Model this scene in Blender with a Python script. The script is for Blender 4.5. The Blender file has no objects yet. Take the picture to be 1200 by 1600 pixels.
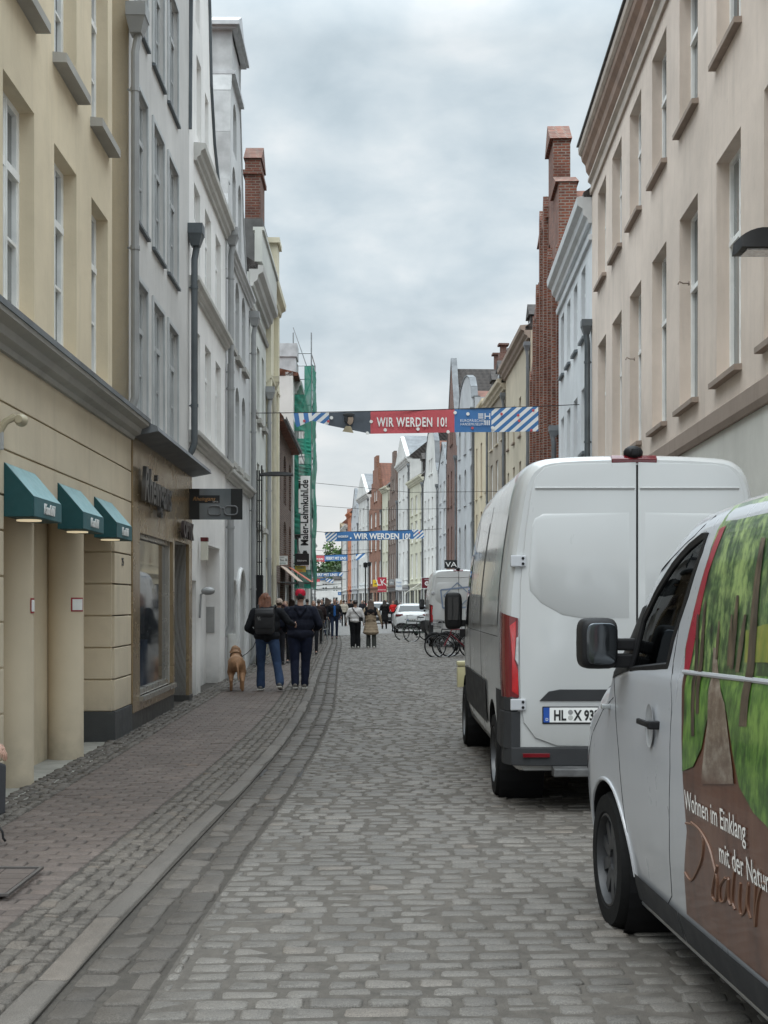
import bpy, bmesh, math, random
import numpy as np
from mathutils import Vector, Matrix
R = math.radians
PI = math.pi
random.seed(7)
rng = np.random.default_rng(11)
SC = bpy.context.scene
COL = SC.collection

# ------------------------------------------------------------------ materials
MATS = {}
def _nt(name):
    m = bpy.data.materials.new(name); m.use_nodes = True
    nt = m.node_tree; b = nt.nodes['Principled BSDF']
    return m, nt, b
def N(nt, t, **kw):
    n = nt.nodes.new(t)
    for k, v in kw.items():
        if k in n.inputs: n.inputs[k].default_value = v
        else: setattr(n, k, v)
    return n
def ramp(nt, fac, stops):
    r = nt.nodes.new('ShaderNodeValToRGB')
    e = r.color_ramp.elements
    while len(e) < len(stops): e.new(.5)
    for i, (p, c) in enumerate(stops):
        e[i].position = p
        e[i].color = (c, c, c, 1) if isinstance(c, (int, float)) else (*c[:3], 1)
    nt.links.new(fac, r.inputs[0]); return r.outputs[0]
def mixc(nt, fac, a, b, mode='MIX'):
    m = nt.nodes.new('ShaderNodeMix'); m.data_type = 'RGBA'; m.blend_type = mode
    for s, v in ((0, fac), (6, a), (7, b)):
        if hasattr(v, 'links'): nt.links.new(v, m.inputs[s])
        elif s == 0: m.inputs[0].default_value = v
        else: m.inputs[s].default_value = (*v[:3], 1)
    return m.outputs[2]
def math_(nt, op, a, b=0.0, clamp=False):
    m = nt.nodes.new('ShaderNodeMath'); m.operation = op; m.use_clamp = clamp
    for i, v in enumerate((a, b)):
        if hasattr(v, 'links'): nt.links.new(v, m.inputs[i])
        else: m.inputs[i].default_value = v
    return m.outputs[0]
def bump(nt, b, h, strength=.3, dist=.02):
    n = nt.nodes.new('ShaderNodeBump'); n.inputs['Strength'].default_value = strength
    n.inputs['Distance'].default_value = dist
    nt.links.new(h, n.inputs['Height']); nt.links.new(n.outputs[0], b.inputs['Normal'])
def noise(nt, vec, scale, detail=4, rough=.55):
    n = nt.nodes.new('ShaderNodeTexNoise')
    n.inputs['Scale'].default_value = scale; n.inputs['Detail'].default_value = detail
    n.inputs['Roughness'].default_value = rough
    if vec is not None: nt.links.new(vec, n.inputs['Vector'])
    return n.outputs[0]
def pos(nt): return nt.nodes.new('ShaderNodeNewGeometry').outputs['Position']
def objc(nt): return nt.nodes.new('ShaderNodeTexCoord').outputs['Object']
def scaled(nt, vec, s):
    m = nt.nodes.new('ShaderNodeMapping'); m.inputs['Scale'].default_value = s
    nt.links.new(vec, m.inputs[0]); return m.outputs[0]

def plain(name, c, rough=.6, metal=0, coat=0, var=.12, vs=3.0, bmp=0, bs=60, emit=None, spec=.5):
    """paint / metal / cloth with a little colour and roughness variation"""
    if name in MATS: return MATS[name]
    m, nt, b = _nt(name)
    p = objc(nt)
    n1 = noise(nt, p, vs, 5)
    lo = [x*(1-var) for x in c]; hi = [min(1, x*(1+var)) for x in c]
    col = ramp(nt, n1, [(.3, lo), (.7, hi)])
    nt.links.new(col, b.inputs['Base Color'])
    n2 = noise(nt, p, vs*2.7, 4)
    rr = ramp(nt, n2, [(.3, max(0, rough-.07)), (.7, min(1, rough+.08))])
    nt.links.new(rr, b.inputs['Roughness'])
    b.inputs['Metallic'].default_value = metal
    b.inputs['Coat Weight'].default_value = coat
    b.inputs['Coat Roughness'].default_value = .06
    b.inputs['Specular IOR Level'].default_value = spec
    if bmp: bump(nt, b, noise(nt, p, bs, 3), bmp, .01)
    if emit:
        b.inputs['Emission Color'].default_value = (*emit[:3], 1); b.inputs['Emission Strength'].default_value = emit[3]
    MATS[name] = m; return m

def stucco(name, c, dirt=.35, rough=.85, fine=.25, blotch=.14):
    if name in MATS: return MATS[name]
    m, nt, b = _nt(name)
    p = pos(nt)
    big = noise(nt, p, .45, 5, .6)
    streak = noise(nt, scaled(nt, p, (2.2, 2.2, .22)), 1.6, 6, .65)
    fin = noise(nt, p, 55, 3)
    mid = noise(nt, p, 5, 4)
    lo = [x*(1-blotch*1.3) for x in c]; hi = [min(1, x*(1+blotch*.6)) for x in c]
    col = ramp(nt, big, [(.32, lo), (.68, hi)])
    dc = [x*.55 for x in c]
    sf = ramp(nt, streak, [(.52, 0.0), (.78, dirt)])
    col = mixc(nt, sf, col, dc)
    mf = ramp(nt, mid, [(.55, 0.0), (.8, dirt*.5)])
    col = mixc(nt, mf, col, [x*.7 for x in c])
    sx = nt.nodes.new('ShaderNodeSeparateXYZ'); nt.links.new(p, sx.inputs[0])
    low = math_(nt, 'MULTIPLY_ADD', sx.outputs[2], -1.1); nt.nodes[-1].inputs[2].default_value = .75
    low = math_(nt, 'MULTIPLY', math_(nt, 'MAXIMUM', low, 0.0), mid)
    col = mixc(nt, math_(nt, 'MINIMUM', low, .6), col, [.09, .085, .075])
    nt.links.new(col, b.inputs['Base Color'])
    b.inputs['Roughness'].default_value = rough
    b.inputs['Specular IOR Level'].default_value = .25
    h = math_(nt, 'ADD', math_(nt, 'MULTIPLY', fin, .25), math_(nt, 'MULTIPLY', mid, 1.0))
    bump(nt, b, h, fine, .02)
    MATS[name] = m; return m

def brick(name, c1, c2, mortar=(.35, .32, .28), bw=.24, bh=.075, ms=.012, dark=.3):
    if name in MATS: return MATS[name]
    m, nt, b = _nt(name)
    o = objc(nt)
    s = nt.nodes.new('ShaderNodeSeparateXYZ'); nt.links.new(o, s.inputs[0])
    u = math_(nt, 'ADD', s.outputs[0], s.outputs[1])
    cb = nt.nodes.new('ShaderNodeCombineXYZ'); nt.links.new(u, cb.inputs[0]); nt.links.new(s.outputs[2], cb.inputs[1])
    t = nt.nodes.new('ShaderNodeTexBrick'); nt.links.new(cb.outputs[0], t.inputs['Vector'])
    t.inputs['Color1'].default_value = (*c1, 1); t.inputs['Color2'].default_value = (*c2, 1)
    t.inputs['Mortar'].default_value = (*mortar, 1)
    t.inputs['Scale'].default_value = 1; t.inputs['Mortar Size'].default_value = ms
    t.inputs['Brick Width'].default_value = bw; t.inputs['Row Height'].default_value = bh
    t.inputs['Mortar Smooth'].default_value = .3; t.inputs['Bias'].default_value = -.1
    n1 = noise(nt, pos(nt), .8, 6, .7)
    col = mixc(nt, ramp(nt, n1, [(.42, 0.0), (.75, dark*2)]), t.outputs[0], [x*.35 for x in c1])
    n3 = noise(nt, cb.outputs[0], 9, 3)
    col = mixc(nt, .35, col, ramp(nt, n3, [(.3, .25), (.7, .9)]), 'MULTIPLY')
    nt.links.new(col, b.inputs['Base Color']); b.inputs['Roughness'].default_value = .85
    inv = math_(nt, 'SUBTRACT', 1.0, t.outputs['Fac'])
    bump(nt, b, inv, .7, .012)
    MATS[name] = m; return m

def tiles(name, c):
    if name in MATS: return MATS[name]
    m, nt, b = _nt(name)
    o = objc(nt)
    w = nt.nodes.new('ShaderNodeTexWave'); w.wave_type = 'BANDS'; w.bands_direction = 'Z'; w.wave_profile = 'SAW'
    w.inputs['Scale'].default_value = 1.3; w.inputs['Distortion'].default_value = .5
    nt.links.new(o, w.inputs[0])
    w2 = nt.nodes.new('ShaderNodeTexWave'); w2.wave_type = 'BANDS'; w2.bands_direction = 'DIAGONAL'
    w2.inputs['Scale'].default_value = 1.6; nt.links.new(o, w2.inputs[0])
    n1 = noise(nt, o, 3, 5)
    h = math_(nt, 'ADD', w.outputs[1], math_(nt, 'MULTIPLY', w2.outputs[1], .6))
    col = ramp(nt, n1, [(.3, [x*.55 for x in c]), (.7, c)])
    col = mixc(nt, .6, col, ramp(nt, h, [(.2, .3), (.9, 1.0)]), 'MULTIPLY')
    nt.links.new(col, b.inputs['Base Color']); b.inputs['Roughness'].default_value = .75
    bump(nt, b, h, .8, .05)
    MATS[name] = m; return m

def glass_pane(name, c=(.025, .03, .034), rough=.04):
    if name in MATS: return MATS[name]
    m, nt, b = _nt(name)
    p = pos(nt)
    n1 = noise(nt, scaled(nt, p, (1, 1, .6)), 1.1, 3)
    col = ramp(nt, n1, [(.35, [x*.6 for x in c]), (.65, [x*1.7 for x in c])])
    nt.links.new(col, b.inputs['Base Color'])
    b.inputs['Roughness'].default_value = rough
    b.inputs['IOR'].default_value = 1.52
    b.inputs['Specular IOR Level'].default_value = .55
    bump(nt, b, noise(nt, p, 1.7, 2), .12, .02)
    MATS[name] = m; return m

# ------------------------------------------------------------------ mesh building
class MB:
    def __init__(s): s.v = []; s.f = []; s.m = []
    def add(s, vs, fs, mi=0):
        o = len(s.v); s.v += [tuple(p) for p in vs]
        for f in fs: s.f.append([i+o for i in f]); s.m.append(mi)
    def quad(s, a, b, c, d, mi=0): s.add([a, b, c, d], [(0, 1, 2, 3)], mi)
    def box(s, x0, x1, y0, y1, z0, z1, mi=0, M=None):
        if x0 > x1: x0, x1 = x1, x0
        if y0 > y1: y0, y1 = y1, y0
        if z0 > z1: z0, z1 = z1, z0
        vs = [(x0,y0,z0),(x1,y0,z0),(x1,y1,z0),(x0,y1,z0),(x0,y0,z1),(x1,y0,z1),(x1,y1,z1),(x0,y1,z1)]
        if M is not None: vs = [tuple(M @ Vector(p)) for p in vs]
        s.add(vs, [(0,3,2,1),(4,5,6,7),(0,1,5,4),(1,2,6,5),(2,3,7,6),(3,0,4,7)], mi)
    def prism(s, poly, axis, a, b, mi=0):
        """polygon extruded along axis; poly coords are the other two axes in order"""
        def P(p, t):
            if axis == 'x': return (t, p[0], p[1])
            if axis == 'y': return (p[0], t, p[1])
            return (p[0], p[1], t)
        n = len(poly)
        vs = [P(p, a) for p in poly] + [P(p, b) for p in poly]
        fs = [tuple(range(n)), tuple(range(2*n-1, n-1, -1))]
        fs += [(i, i+n, (i+1) % n+n, (i+1) % n) for i in range(n)]
        s.add(vs, fs, mi)
    def tube(s, pts, r, n=8, mi=0, cap=True):
        pts = [Vector(p) for p in pts]
        rs = r if isinstance(r, (list, tuple)) else [r]*len(pts)
        rings = []; up = None
        for i, p in enumerate(pts):
            t = (pts[min(i+1, len(pts)-1)]-pts[max(i-1, 0)]).normalized()
            if up is None: up = t.orthogonal().normalized()
            up = (up - t*up.dot(t))
            if up.length < 1e-5: up = t.orthogonal()
            up.normalize(); w = t.cross(up)
            rings.append([p+(up*math.cos(2*PI*k/n)+w*math.sin(2*PI*k/n))*rs[i] for k in range(n)])
        vs = [q for rg in rings for q in rg]; fs = []
        for i in range(len(pts)-1):
            for k in range(n):
                fs.append((i*n+k, i*n+(k+1) % n, (i+1)*n+(k+1) % n, (i+1)*n+k))
        if cap: fs.append(tuple(range(n-1, -1, -1))); fs.append(tuple(range((len(pts)-1)*n, len(pts)*n)))
        s.add(vs, fs, mi)
    def torus(s, c, Rr, r, axis='x', n=28, k=8, mi=0):
        c = Vector(c); vs = []; fs = []
        for i in range(n):
            a = 2*PI*i/n
            for j in range(k):
                b = 2*PI*j/k; q = Rr+r*math.cos(b); h = r*math.sin(b)
                if axis == 'x': v = (h, q*math.cos(a), q*math.sin(a))
                elif axis == 'y': v = (q*math.cos(a), h, q*math.sin(a))
                else: v = (q*math.cos(a), q*math.sin(a), h)
                vs.append(c+Vector(v))
                fs.append((i*k+j, ((i+1) % n)*k+j, ((i+1) % n)*k+(j+1) % k, i*k+(j+1) % k))
        s.add(vs, fs, mi)
    def lathe(s, prof, c=(0,0,0), axis='z', n=24, mi=0):
        """prof: list of (radius, height along axis)"""
        vs = []; fs = []; m = len(prof)
        for i in range(n):
            a = 2*PI*i/n; ca, sa = math.cos(a), math.sin(a)
            for r, h in prof:
                if axis == 'z': p = (r*ca, r*sa, h)
                elif axis == 'x': p = (h, r*ca, r*sa)
                else: p = (r*ca, h, r*sa)
                vs.append((p[0]+c[0], p[1]+c[1], p[2]+c[2]))
        for i in range(n):
            for j in range(m-1):
                fs.append((i*m+j, ((i+1) % n)*m+j, ((i+1) % n)*m+j+1, i*m+j+1))
        s.add(vs, fs, mi)
    def ball(s, c, r, n=12, mi=0):
        rx, ry, rz = (r, r, r) if isinstance(r, (int, float)) else r
        prof = [(math.sin(PI*i/(n//2)), -math.cos(PI*i/(n//2))) for i in range(n//2+1)]
        vs = []; fs = []; m = len(prof)
        for i in range(n):
            a = 2*PI*i/n
            for q, h in prof: vs.append((c[0]+rx*q*math.cos(a), c[1]+ry*q*math.sin(a), c[2]+rz*h))
        for i in range(n):
            for j in range(m-1): fs.append((i*m+j, ((i+1) % n)*m+j, ((i+1) % n)*m+j+1, i*m+j+1))
        s.add(vs, fs, mi)
    def mesh(s, name, mats, bevel=0, smooth=False, fixn=True):
        me = bpy.data.meshes.new(name)
        me.from_pydata(s.v, [], s.f)
        mats = mats if isinstance(mats, (list, tuple)) else [mats]
        for m in mats: me.materials.append(m)
        if len(mats) > 1: me.polygons.foreach_set('material_index', s.m)
        bm = bmesh.new(); bm.from_mesh(me)
        if fixn:
            bmesh.ops.remove_doubles(bm, verts=bm.verts, dist=1e-5)
            bmesh.ops.recalc_face_normals(bm, faces=bm.faces)
        if bevel:
            es = [e for e in bm.edges if len(e.link_faces) == 2 and e.calc_face_angle(0) > .6]
            bmesh.ops.bevel(bm, geom=es, offset=bevel, segments=2, profile=.6, affect='EDGES', clamp_overlap=True)
        bm.to_mesh(me); bm.free()
        if smooth:
            me.polygons.foreach_set('use_smooth', [True]*len(me.polygons))
            if smooth != 'all':
                try: me.set_sharp_from_angle(angle=R(35 if smooth is True else smooth))
                except Exception: pass
        me.update(); return me
    def build(s, name, mats, parent=None, bevel=0, smooth=False, loc=None, fixn=True):
        return obj(name, s.mesh(name, mats, bevel, smooth, fixn), parent, loc)

def obj(name, me, parent=None, loc=None, rot=None):
    o = bpy.data.objects.new(name, me); COL.objects.link(o)
    if parent is not None: o.parent = parent
    if loc is not None: o.location = loc
    if rot is not None: o.rotation_euler = rot
    return o
def tag(o, label=None, cat=None, group=None, kind=None):
    if label: o['label'] = label
    if cat: o['category'] = cat
    if group: o['group'] = group
    if kind: o['kind'] = kind
    return o
def thing(name, label, cat, loc=(0,0,0), rz=0, group=None):
    o = bpy.data.objects.new(name, None); COL.objects.link(o)
    o.empty_display_size = .2
    o.location = loc; o.rotation_euler = (0, 0, rz)
    return tag(o, label, cat, group)
def copy_tree(o, parent=None, name=None):
    c = o.copy(); COL.objects.link(c)
    if parent is not None: c.parent = parent
    for ch in KIDS(o): copy_tree(ch, c)
    return c
def KIDS(o): return [x for x in COL.objects if x.parent == o]

def text_mesh(body, size, depth=.004, align='LEFT', shear=0, sx=1.0, bold=0, spacing=1.0, res=3):
    cu = bpy.data.curves.new('lettering', 'FONT'); cu.body = body; cu.size = size
    cu.extrude = depth/2; cu.align_x = align; cu.shear = shear; cu.offset = bold; cu.space_character = spacing
    cu.resolution_u = res
    o = bpy.data.objects.new('lettering', cu); COL.objects.link(o)
    dg = bpy.context.evaluated_depsgraph_get()
    me = bpy.data.meshes.new_from_object(o.evaluated_get(dg))
    bpy.data.objects.remove(o); bpy.data.curves.remove(cu)
    if sx != 1:
        for v in me.vertices: v.co.x *= sx
    me.name = 'lettering'
    return me
def text_obj(body, size, mat, parent=None, M=None, name='lettering', **kw):
    """M maps text plane (x right, y up, z towards the reader) into parent space"""
    me = text_mesh(body, size, **kw)
    if M is not None: me.transform(M)
    me.materials.clear(); me.materials.append(mat)
    return obj(name, me, parent)
def M_face(o, right, up):
    r = Vector(right).normalized(); u = Vector(up).normalized(); n = r.cross(u)
    M = Matrix((r, u, n)).transposed().to_4x4(); M.translation = Vector(o); return M

# street geometry ------------------------------------------------
def interp(pts, d):
    if d <= pts[0][0]:
        a, b = pts[0], pts[1]
    elif d >= pts[-1][0]: a, b = pts[-2], pts[-1]
    else:
        for a, b in zip(pts, pts[1:]):
            if a[0] <= d <= b[0]: break
    return a[1]+(b[1]-a[1])*(d-a[0])/(b[0]-a[0])
LPTS = [(0,-2.91),(65,-3.63),(80,-5.2),(100,-8),(130,-11.6),(240,-13.4),(300,-15)]
RPTS = [(0,3.8),(30.4,4.94),(38.4,5.24),(50,5.74),(60,5.7),(67,5.5),(75,5.3),(84,4.8),(92,4.5),(98,4.17),(107,3.3),
        (115,2.3),(124,1.36),(132,.46),(140,-.84),(148,-2.0),(156,-3.1),(170,-4.7),(185,-6),(240,-7.9),(300,-9.5)]
KPTS = [(0,-1.42),(5.1,-1.42),(6.1,-1.40),(7.6,-1.365),(8.8,-1.31),(11.3,-1.24),(14.4,-1.18),(18.8,-1.21),(22,-1.30),(26.7,-1.46),
        (35.5,-1.72),(49,-2.09),(65,-2.75),(80,-4.2),(100,-6.9),(130,-10.4),(240,-12.2),(300,-13.6)]
LX = lambda d: interp(LPTS, d)
RX = lambda d: interp(RPTS, d)
_ks = np.arange(0, 300, .25)
_kv = np.array([interp(KPTS, d) for d in _ks])
_g = np.exp(-.5*(np.arange(-16, 17)/6.0)**2); _g /= _g.sum()
_kv = np.convolve(np.pad(_kv, 16, mode='edge'), _g, 'valid')
KX = lambda d: np.interp(d, _ks, _kv)
def scr(sx, sy, d):
    """photo pixel at depth d -> world (f 2000 px, eye 1.6 m)"""
    return Vector(((sx-600)*d/2000, d, 1.6+(940-sy)*d/2000))
# ------------------------------------------------------------------ camera, world, light
cam = bpy.data.cameras.new('camera'); camo = bpy.data.objects.new('camera', cam); COL.objects.link(camo)
camo.location = (0, 0, 1.6); camo.rotation_euler = (R(90), 0, 0)
cam.sensor_fit = 'HORIZONTAL'; cam.sensor_width = 36; cam.lens = 60; cam.shift_y = 140/1200
cam.clip_end = 3000; cam.clip_start = .1
SC.camera = camo
SC.view_settings.view_transform = 'Standard'; SC.view_settings.look = 'None'; SC.view_settings.exposure = 0
w = bpy.data.worlds.new('World'); SC.world = w; w.use_nodes = True
nt = w.node_tree; bg = nt.nodes['Background']
sky = nt.nodes.new('ShaderNodeTexSky'); sky.sky_type = 'NISHITA'; sky.sun_disc = False
SUN_EL, SUN_AZ = R(58), R(200)     # azimuth clockwise from +y
sky.sun_elevation = SUN_EL; sky.sun_rotation = SUN_AZ
tc = nt.nodes.new('ShaderNodeTexCoord')
sp = nt.nodes.new('ShaderNodeSeparateXYZ'); nt.links.new(tc.outputs['Generated'], sp.inputs[0])
zc = math_(nt, 'MAXIMUM', sp.outputs[2], 0.0)
zd = math_(nt, 'ADD', zc, .42)
cx = nt.nodes.new('ShaderNodeCombineXYZ')
nt.links.new(math_(nt, 'DIVIDE', sp.outputs[0], zd), cx.inputs[0]); nt.links.new(math_(nt, 'DIVIDE', sp.outputs[1], zd), cx.inputs[1])
wv = scaled(nt, cx.outputs[0], (1.0, 1.15, 1))
n1 = noise(nt, wv, 6.5, 7, .52); nt.nodes[-1].inputs['Distortion'].default_value = .15
n2 = noise(nt, wv, 3.0, 4, .5)
s = math_(nt, 'ADD', math_(nt, 'MULTIPLY', n1, .62), math_(nt, 'MULTIPLY', n2, .38))
cl = ramp(nt, s, [(.36, (.52, .62, .685)), (.45, (.62, .715, .775)), (.54, (.73, .81, .855)), (.64, (.90, .94, .96))])
hz = ramp(nt, zc, [(0.0, 1.0), (.10, .45), (.25, 0.0)])
cl = mixc(nt, hz, cl, (.80, .795, .775))
# overcast sky: about three times brighter overhead than at the horizon
gain = math_(nt, 'ADD', 1.0, math_(nt, 'MULTIPLY', math_(nt, 'MAXIMUM', math_(nt, 'SUBTRACT', zc, .40), 0.0), 7.5))
g10 = math_(nt, 'MULTIPLY', gain, 10.0)
vm = nt.nodes.new('ShaderNodeVectorMath'); vm.operation = 'SCALE'
nt.links.new(cl, vm.inputs[0]); nt.links.new(g10, vm.inputs['Scale'])
colr = mixc(nt, .96, sky.outputs[0], vm.outputs[0])
nt.links.new(colr, bg.inputs[0]); bg.inputs[1].default_value = .1
sl = bpy.data.lights.new('sun', 'SUN'); so = bpy.data.objects.new('sun', sl); COL.objects.link(so)
sl.energy = 1.15; sl.angle = R(35); sl.color = (1, .97, .92)
dv = Vector((math.sin(SUN_AZ)*math.cos(SUN_EL), math.cos(SUN_AZ)*math.cos(SUN_EL), math.sin(SUN_EL)))
so.rotation_euler = dv.to_track_quat('Z', 'Y').to_euler(); so.location = (0, 0, 40)

# ------------------------------------------------------------------ ground
def stone_mat(name, c, var=.22, rough=.7, grain=160, bstr=.45, spec=.28):
    m, nt, b = _nt(name)
    a = nt.nodes.new('ShaderNodeAttribute'); a.attribute_name = 'tone'
    p = pos(nt)
    base = ramp(nt, a.outputs['Fac'], [(0.0, [c[0]*(1-var), c[1]*(1-var), c[2]*(1-var*.95)]), (.5, c), (.86, [min(1, x*(1+var)) for x in c]), (1.0, [c[0]*1.2, c[1]*1.1, c[2]*1.02])])
    big = noise(nt, p, .7, 5, .6); md = noise(nt, p, 9, 5, .6); fn = noise(nt, p, grain, 3)
    col = mixc(nt, .75, base, ramp(nt, big, [(.3, .62), (.7, 1.0)]), 'MULTIPLY')
    col = mixc(nt, .6, col, ramp(nt, md, [(.3, .62), (.7, 1.0)]), 'MULTIPLY')
    col = mixc(nt, .8, col, ramp(nt, fn, [(.36, .42), (.64, 1.15)]), 'MULTIPLY')
    nt.links.new(col, b.inputs['Base Color'])
    rr = ramp(nt, md, [(.3, rough-.14), (.7, rough+.1)]); nt.links.new(rr, b.inputs['Roughness'])
    b.inputs['Specular IOR Level'].default_value = spec
    h = math_(nt, 'ADD', math_(nt, 'MULTIPLY', fn, .35), md)
    bump(nt, b, h, bstr, .012)
    return m
M_SETT = stone_mat('cobble granite', (.192, .176, .157), .17, rough=.56)
M_GUT = stone_mat('gutter stone', (.125, .110, .095), rough=.6)
M_MOS = stone_mat('mosaic stone', (.155, .136, .117), .2)
M_PAV = stone_mat('brown paver', (.158, .127, .111), .14)
M_KERB = stone_mat('kerb granite', (.17, .152, .134), .12, grain=220)
def joint_mat(name, c):
    m, nt, b = _nt(name); p = pos(nt)
    md = noise(nt, p, 14, 5, .7); fn = noise(nt, p, 190, 3); bg_ = noise(nt, p, 1.1, 4)
    col = ramp(nt, md, [(.3, [x*.55 for x in c]), (.7, c)])
    col = mixc(nt, .6, col, ramp(nt, fn, [(.3, .45), (.7, 1.0)]), 'MULTIPLY')
    col = mixc(nt, .5, col, ramp(nt, bg_, [(.3, .5), (.7, 1.0)]), 'MULTIPLY')
    nt.links.new(col, b.inputs['Base Color']); b.inputs['Roughness'].default_value = .9
    bump(nt, b, math_(nt, 'ADD', fn, math_(nt, 'MULTIPLY', md, 2.0)), .6, .008)
    return m
M_JOINT = joint_mat('joint sand', (.145, .128, .109))
M_DIRT = joint_mat('dark joint', (.085, .073, .060))

def zcurve(t):
    """height of the ground at offset t from the kerb centre: dished gutter, raised pavement"""
    t = np.asarray(t, float)
    z = np.where(t < -.06, .004 + np.clip(-(t+.06), 0, 2)*.015, 0.006)
    z = np.where(t > .08, -.006 + np.clip((t-.3)/.5, 0, 1)*.006 + np.clip(t-.8, 0, 2.0)*.012, z)
    return z
def stones(name, rows, mat, hi, gap=.012, top=.010, jit=.006, rnd=.03, sides=8, tilt=.004, tones=None, kx=True):
    """rows: list of arrays (t0,t1,d0,d1) of one stone each; built as one mesh with real joints"""
    A = np.array(rows, float); n = len(A)
    A[:, 0] += gap/2; A[:, 1] -= gap/2; A[:, 2] += gap/2; A[:, 3] -= gap/2
    A[:, :4] += rng.normal(0, jit, (n, 4))
    cx_, cy_ = (A[:, 0]+A[:, 1])/2, (A[:, 2]+A[:, 3])/2
    hx, hy = np.maximum((A[:, 1]-A[:, 0])/2, .015), np.maximum((A[:, 3]-A[:, 2])/2, .015)
    if sides == 8:
        r = np.minimum(rnd, np.minimum(hx, hy)*.75)
        ux = [1, 1, None, None, -1, -1, None, None]
        rx = np.stack([hx, hx, hx-r, -(hx-r), -hx, -hx, -(hx-r), hx-r], 1)
        ry = np.stack([-(hy-r), hy-r, hy, hy, hy-r, -(hy-r), -hy, -hy], 1)
    else:
        rx = np.stack([hx, hx, -hx, -hx], 1); ry = np.stack([-hy, hy, hy, -hy], 1)
    k = rx.shape[1]
    rx = rx + rng.normal(0, jit*.9, rx.shape); ry = ry + rng.normal(0, jit*.9, ry.shape)
    yaw = rng.normal(0, .02, n)[:, None]
    rx, ry = rx*np.cos(yaw)-ry*np.sin(yaw), rx*np.sin(yaw)+ry*np.cos(yaw)
    ins = np.minimum(.011, np.minimum(hx, hy)*.3)[:, None]
    sxn = 1-ins/hx[:, None]; syn = 1-ins/hy[:, None]
    zt = rng.normal(0, top*.28, n)[:, None] + top
    tx = rng.normal(0, tilt, n)[:, None]/hx[:, None]; ty = rng.normal(0, tilt, n)[:, None]/hy[:, None]
    rings = []
    for (fx, fy, dz, useT) in ((sxn, syn, 0, 1), (1, 1, -.007, 1), (1.02, 1.02, -.05, 0)):
        px = rx*fx; py = ry*fy
        z = zt+dz+(tx*px+ty*py if useT else 0)
        rings.append((cx_[:, None]+px, cy_[:, None]+py, z+np.zeros_like(px)))
    T = np.stack([q[0] for q in rings], 1); D = np.stack([q[1] for q in rings], 1); Z = np.stack([q[2] for q in rings], 1)
    Z = Z + zcurve(np.broadcast_to(cx_[:, None, None], T.shape) if kx else np.zeros_like(T) - .5)
    X = T + (KX(D) if kx else 0)
    V = np.stack([X, D, Z], -1).reshape(-1, 3)
    base = (np.arange(n)*3*k)[:, None]
    quads = []
    for rr in range(2):
        for i in range(k):
            quads.append(np.concatenate([base+rr*k+i, base+(rr+1)*k+i, base+(rr+1)*k+(i+1) % k, base+rr*k+(i+1) % k], 1))
    quads = np.concatenate(quads, 0)
    tops = base+np.arange(k)[None, :]
    me = bpy.data.meshes.new(name)
    nq, ntp = len(quads), len(tops)
    me.vertices.add(len(V)); me.vertices.foreach_set('co', V.ravel())
    loops = np.concatenate([quads.ravel(), tops.ravel()])
    me.loops.add(len(loops)); me.loops.foreach_set('vertex_index', loops.astype(np.int32))
    starts = np.concatenate([np.arange(nq)*4, nq*4+np.arange(ntp)*k]).astype(np.int32)
    tot = np.concatenate([np.full(nq, 4), np.full(ntp, k)]).astype(np.int32)
    me.polygons.add(nq+ntp); me.polygons.foreach_set('loop_start', starts); me.polygons.foreach_set('loop_total', tot)
    me.update(calc_edges=True); me.validate()
    tone = rng.beta(2.2, 2.2, n) if tones is None else tones
    at = me.attributes.new('tone', 'FLOAT', 'POINT'); at.data.foreach_set('value', np.repeat(tone, 3*k).astype(np.float32))
    me.polygons.foreach_set('use_smooth', [True]*len(me.polygons))
    me.materials.append(mat)
    return obj(name, me)
def rows_across(t0, t1, d0, d1, rowd, sw, wob=.02, tf=None):
    out = []; d = d0; i = 0
    while d < d1:
        rd = rowd*(1+rng.normal(0, .035)); t = (t0(d) if callable(t0) else t0); te = t1(d) if callable(t1) else t1
        off = rng.uniform(0, sw*.9) if wob > .005 else (i % 2)*sw/2
        first = True; sl_ = rng.normal(0, .006) if wob > .005 else 0
        while t < te-.03:
            wd = sw*(1+rng.normal(0, .17)) if wob > .005 else sw
            if first: wd = max(.07, off) if off > .05 else wd; first = False
            t2 = min(t+wd, te)
            if te-t2 < .06: t2 = te
            s_ = sl_*(t-(-.5))
            out.append((t, t2, d+s_, d+rd+s_)); t = t2
        d += rd; i += 1
    return out
# carriageway
road_t1 = lambda d: RX(d)-KX(d)-1.25
stn = rows_across(.47, road_t1, 4.2, 16, .130, .196)
road = stones('cobblestone_road', stn, M_SETT, 0, gap=.030, top=.010, jit=.0035, rnd=.013, sides=8, tilt=.0022)
tag(road, kind='structure')
stf = rows_across(.47, road_t1, 16, 62, .130, .196)
road2 = stones('cobblestone_road', stf, M_SETT, 0, gap=.028, top=.010, jit=.004, sides=4, tilt=.004); tag(road2, kind='structure')
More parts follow.
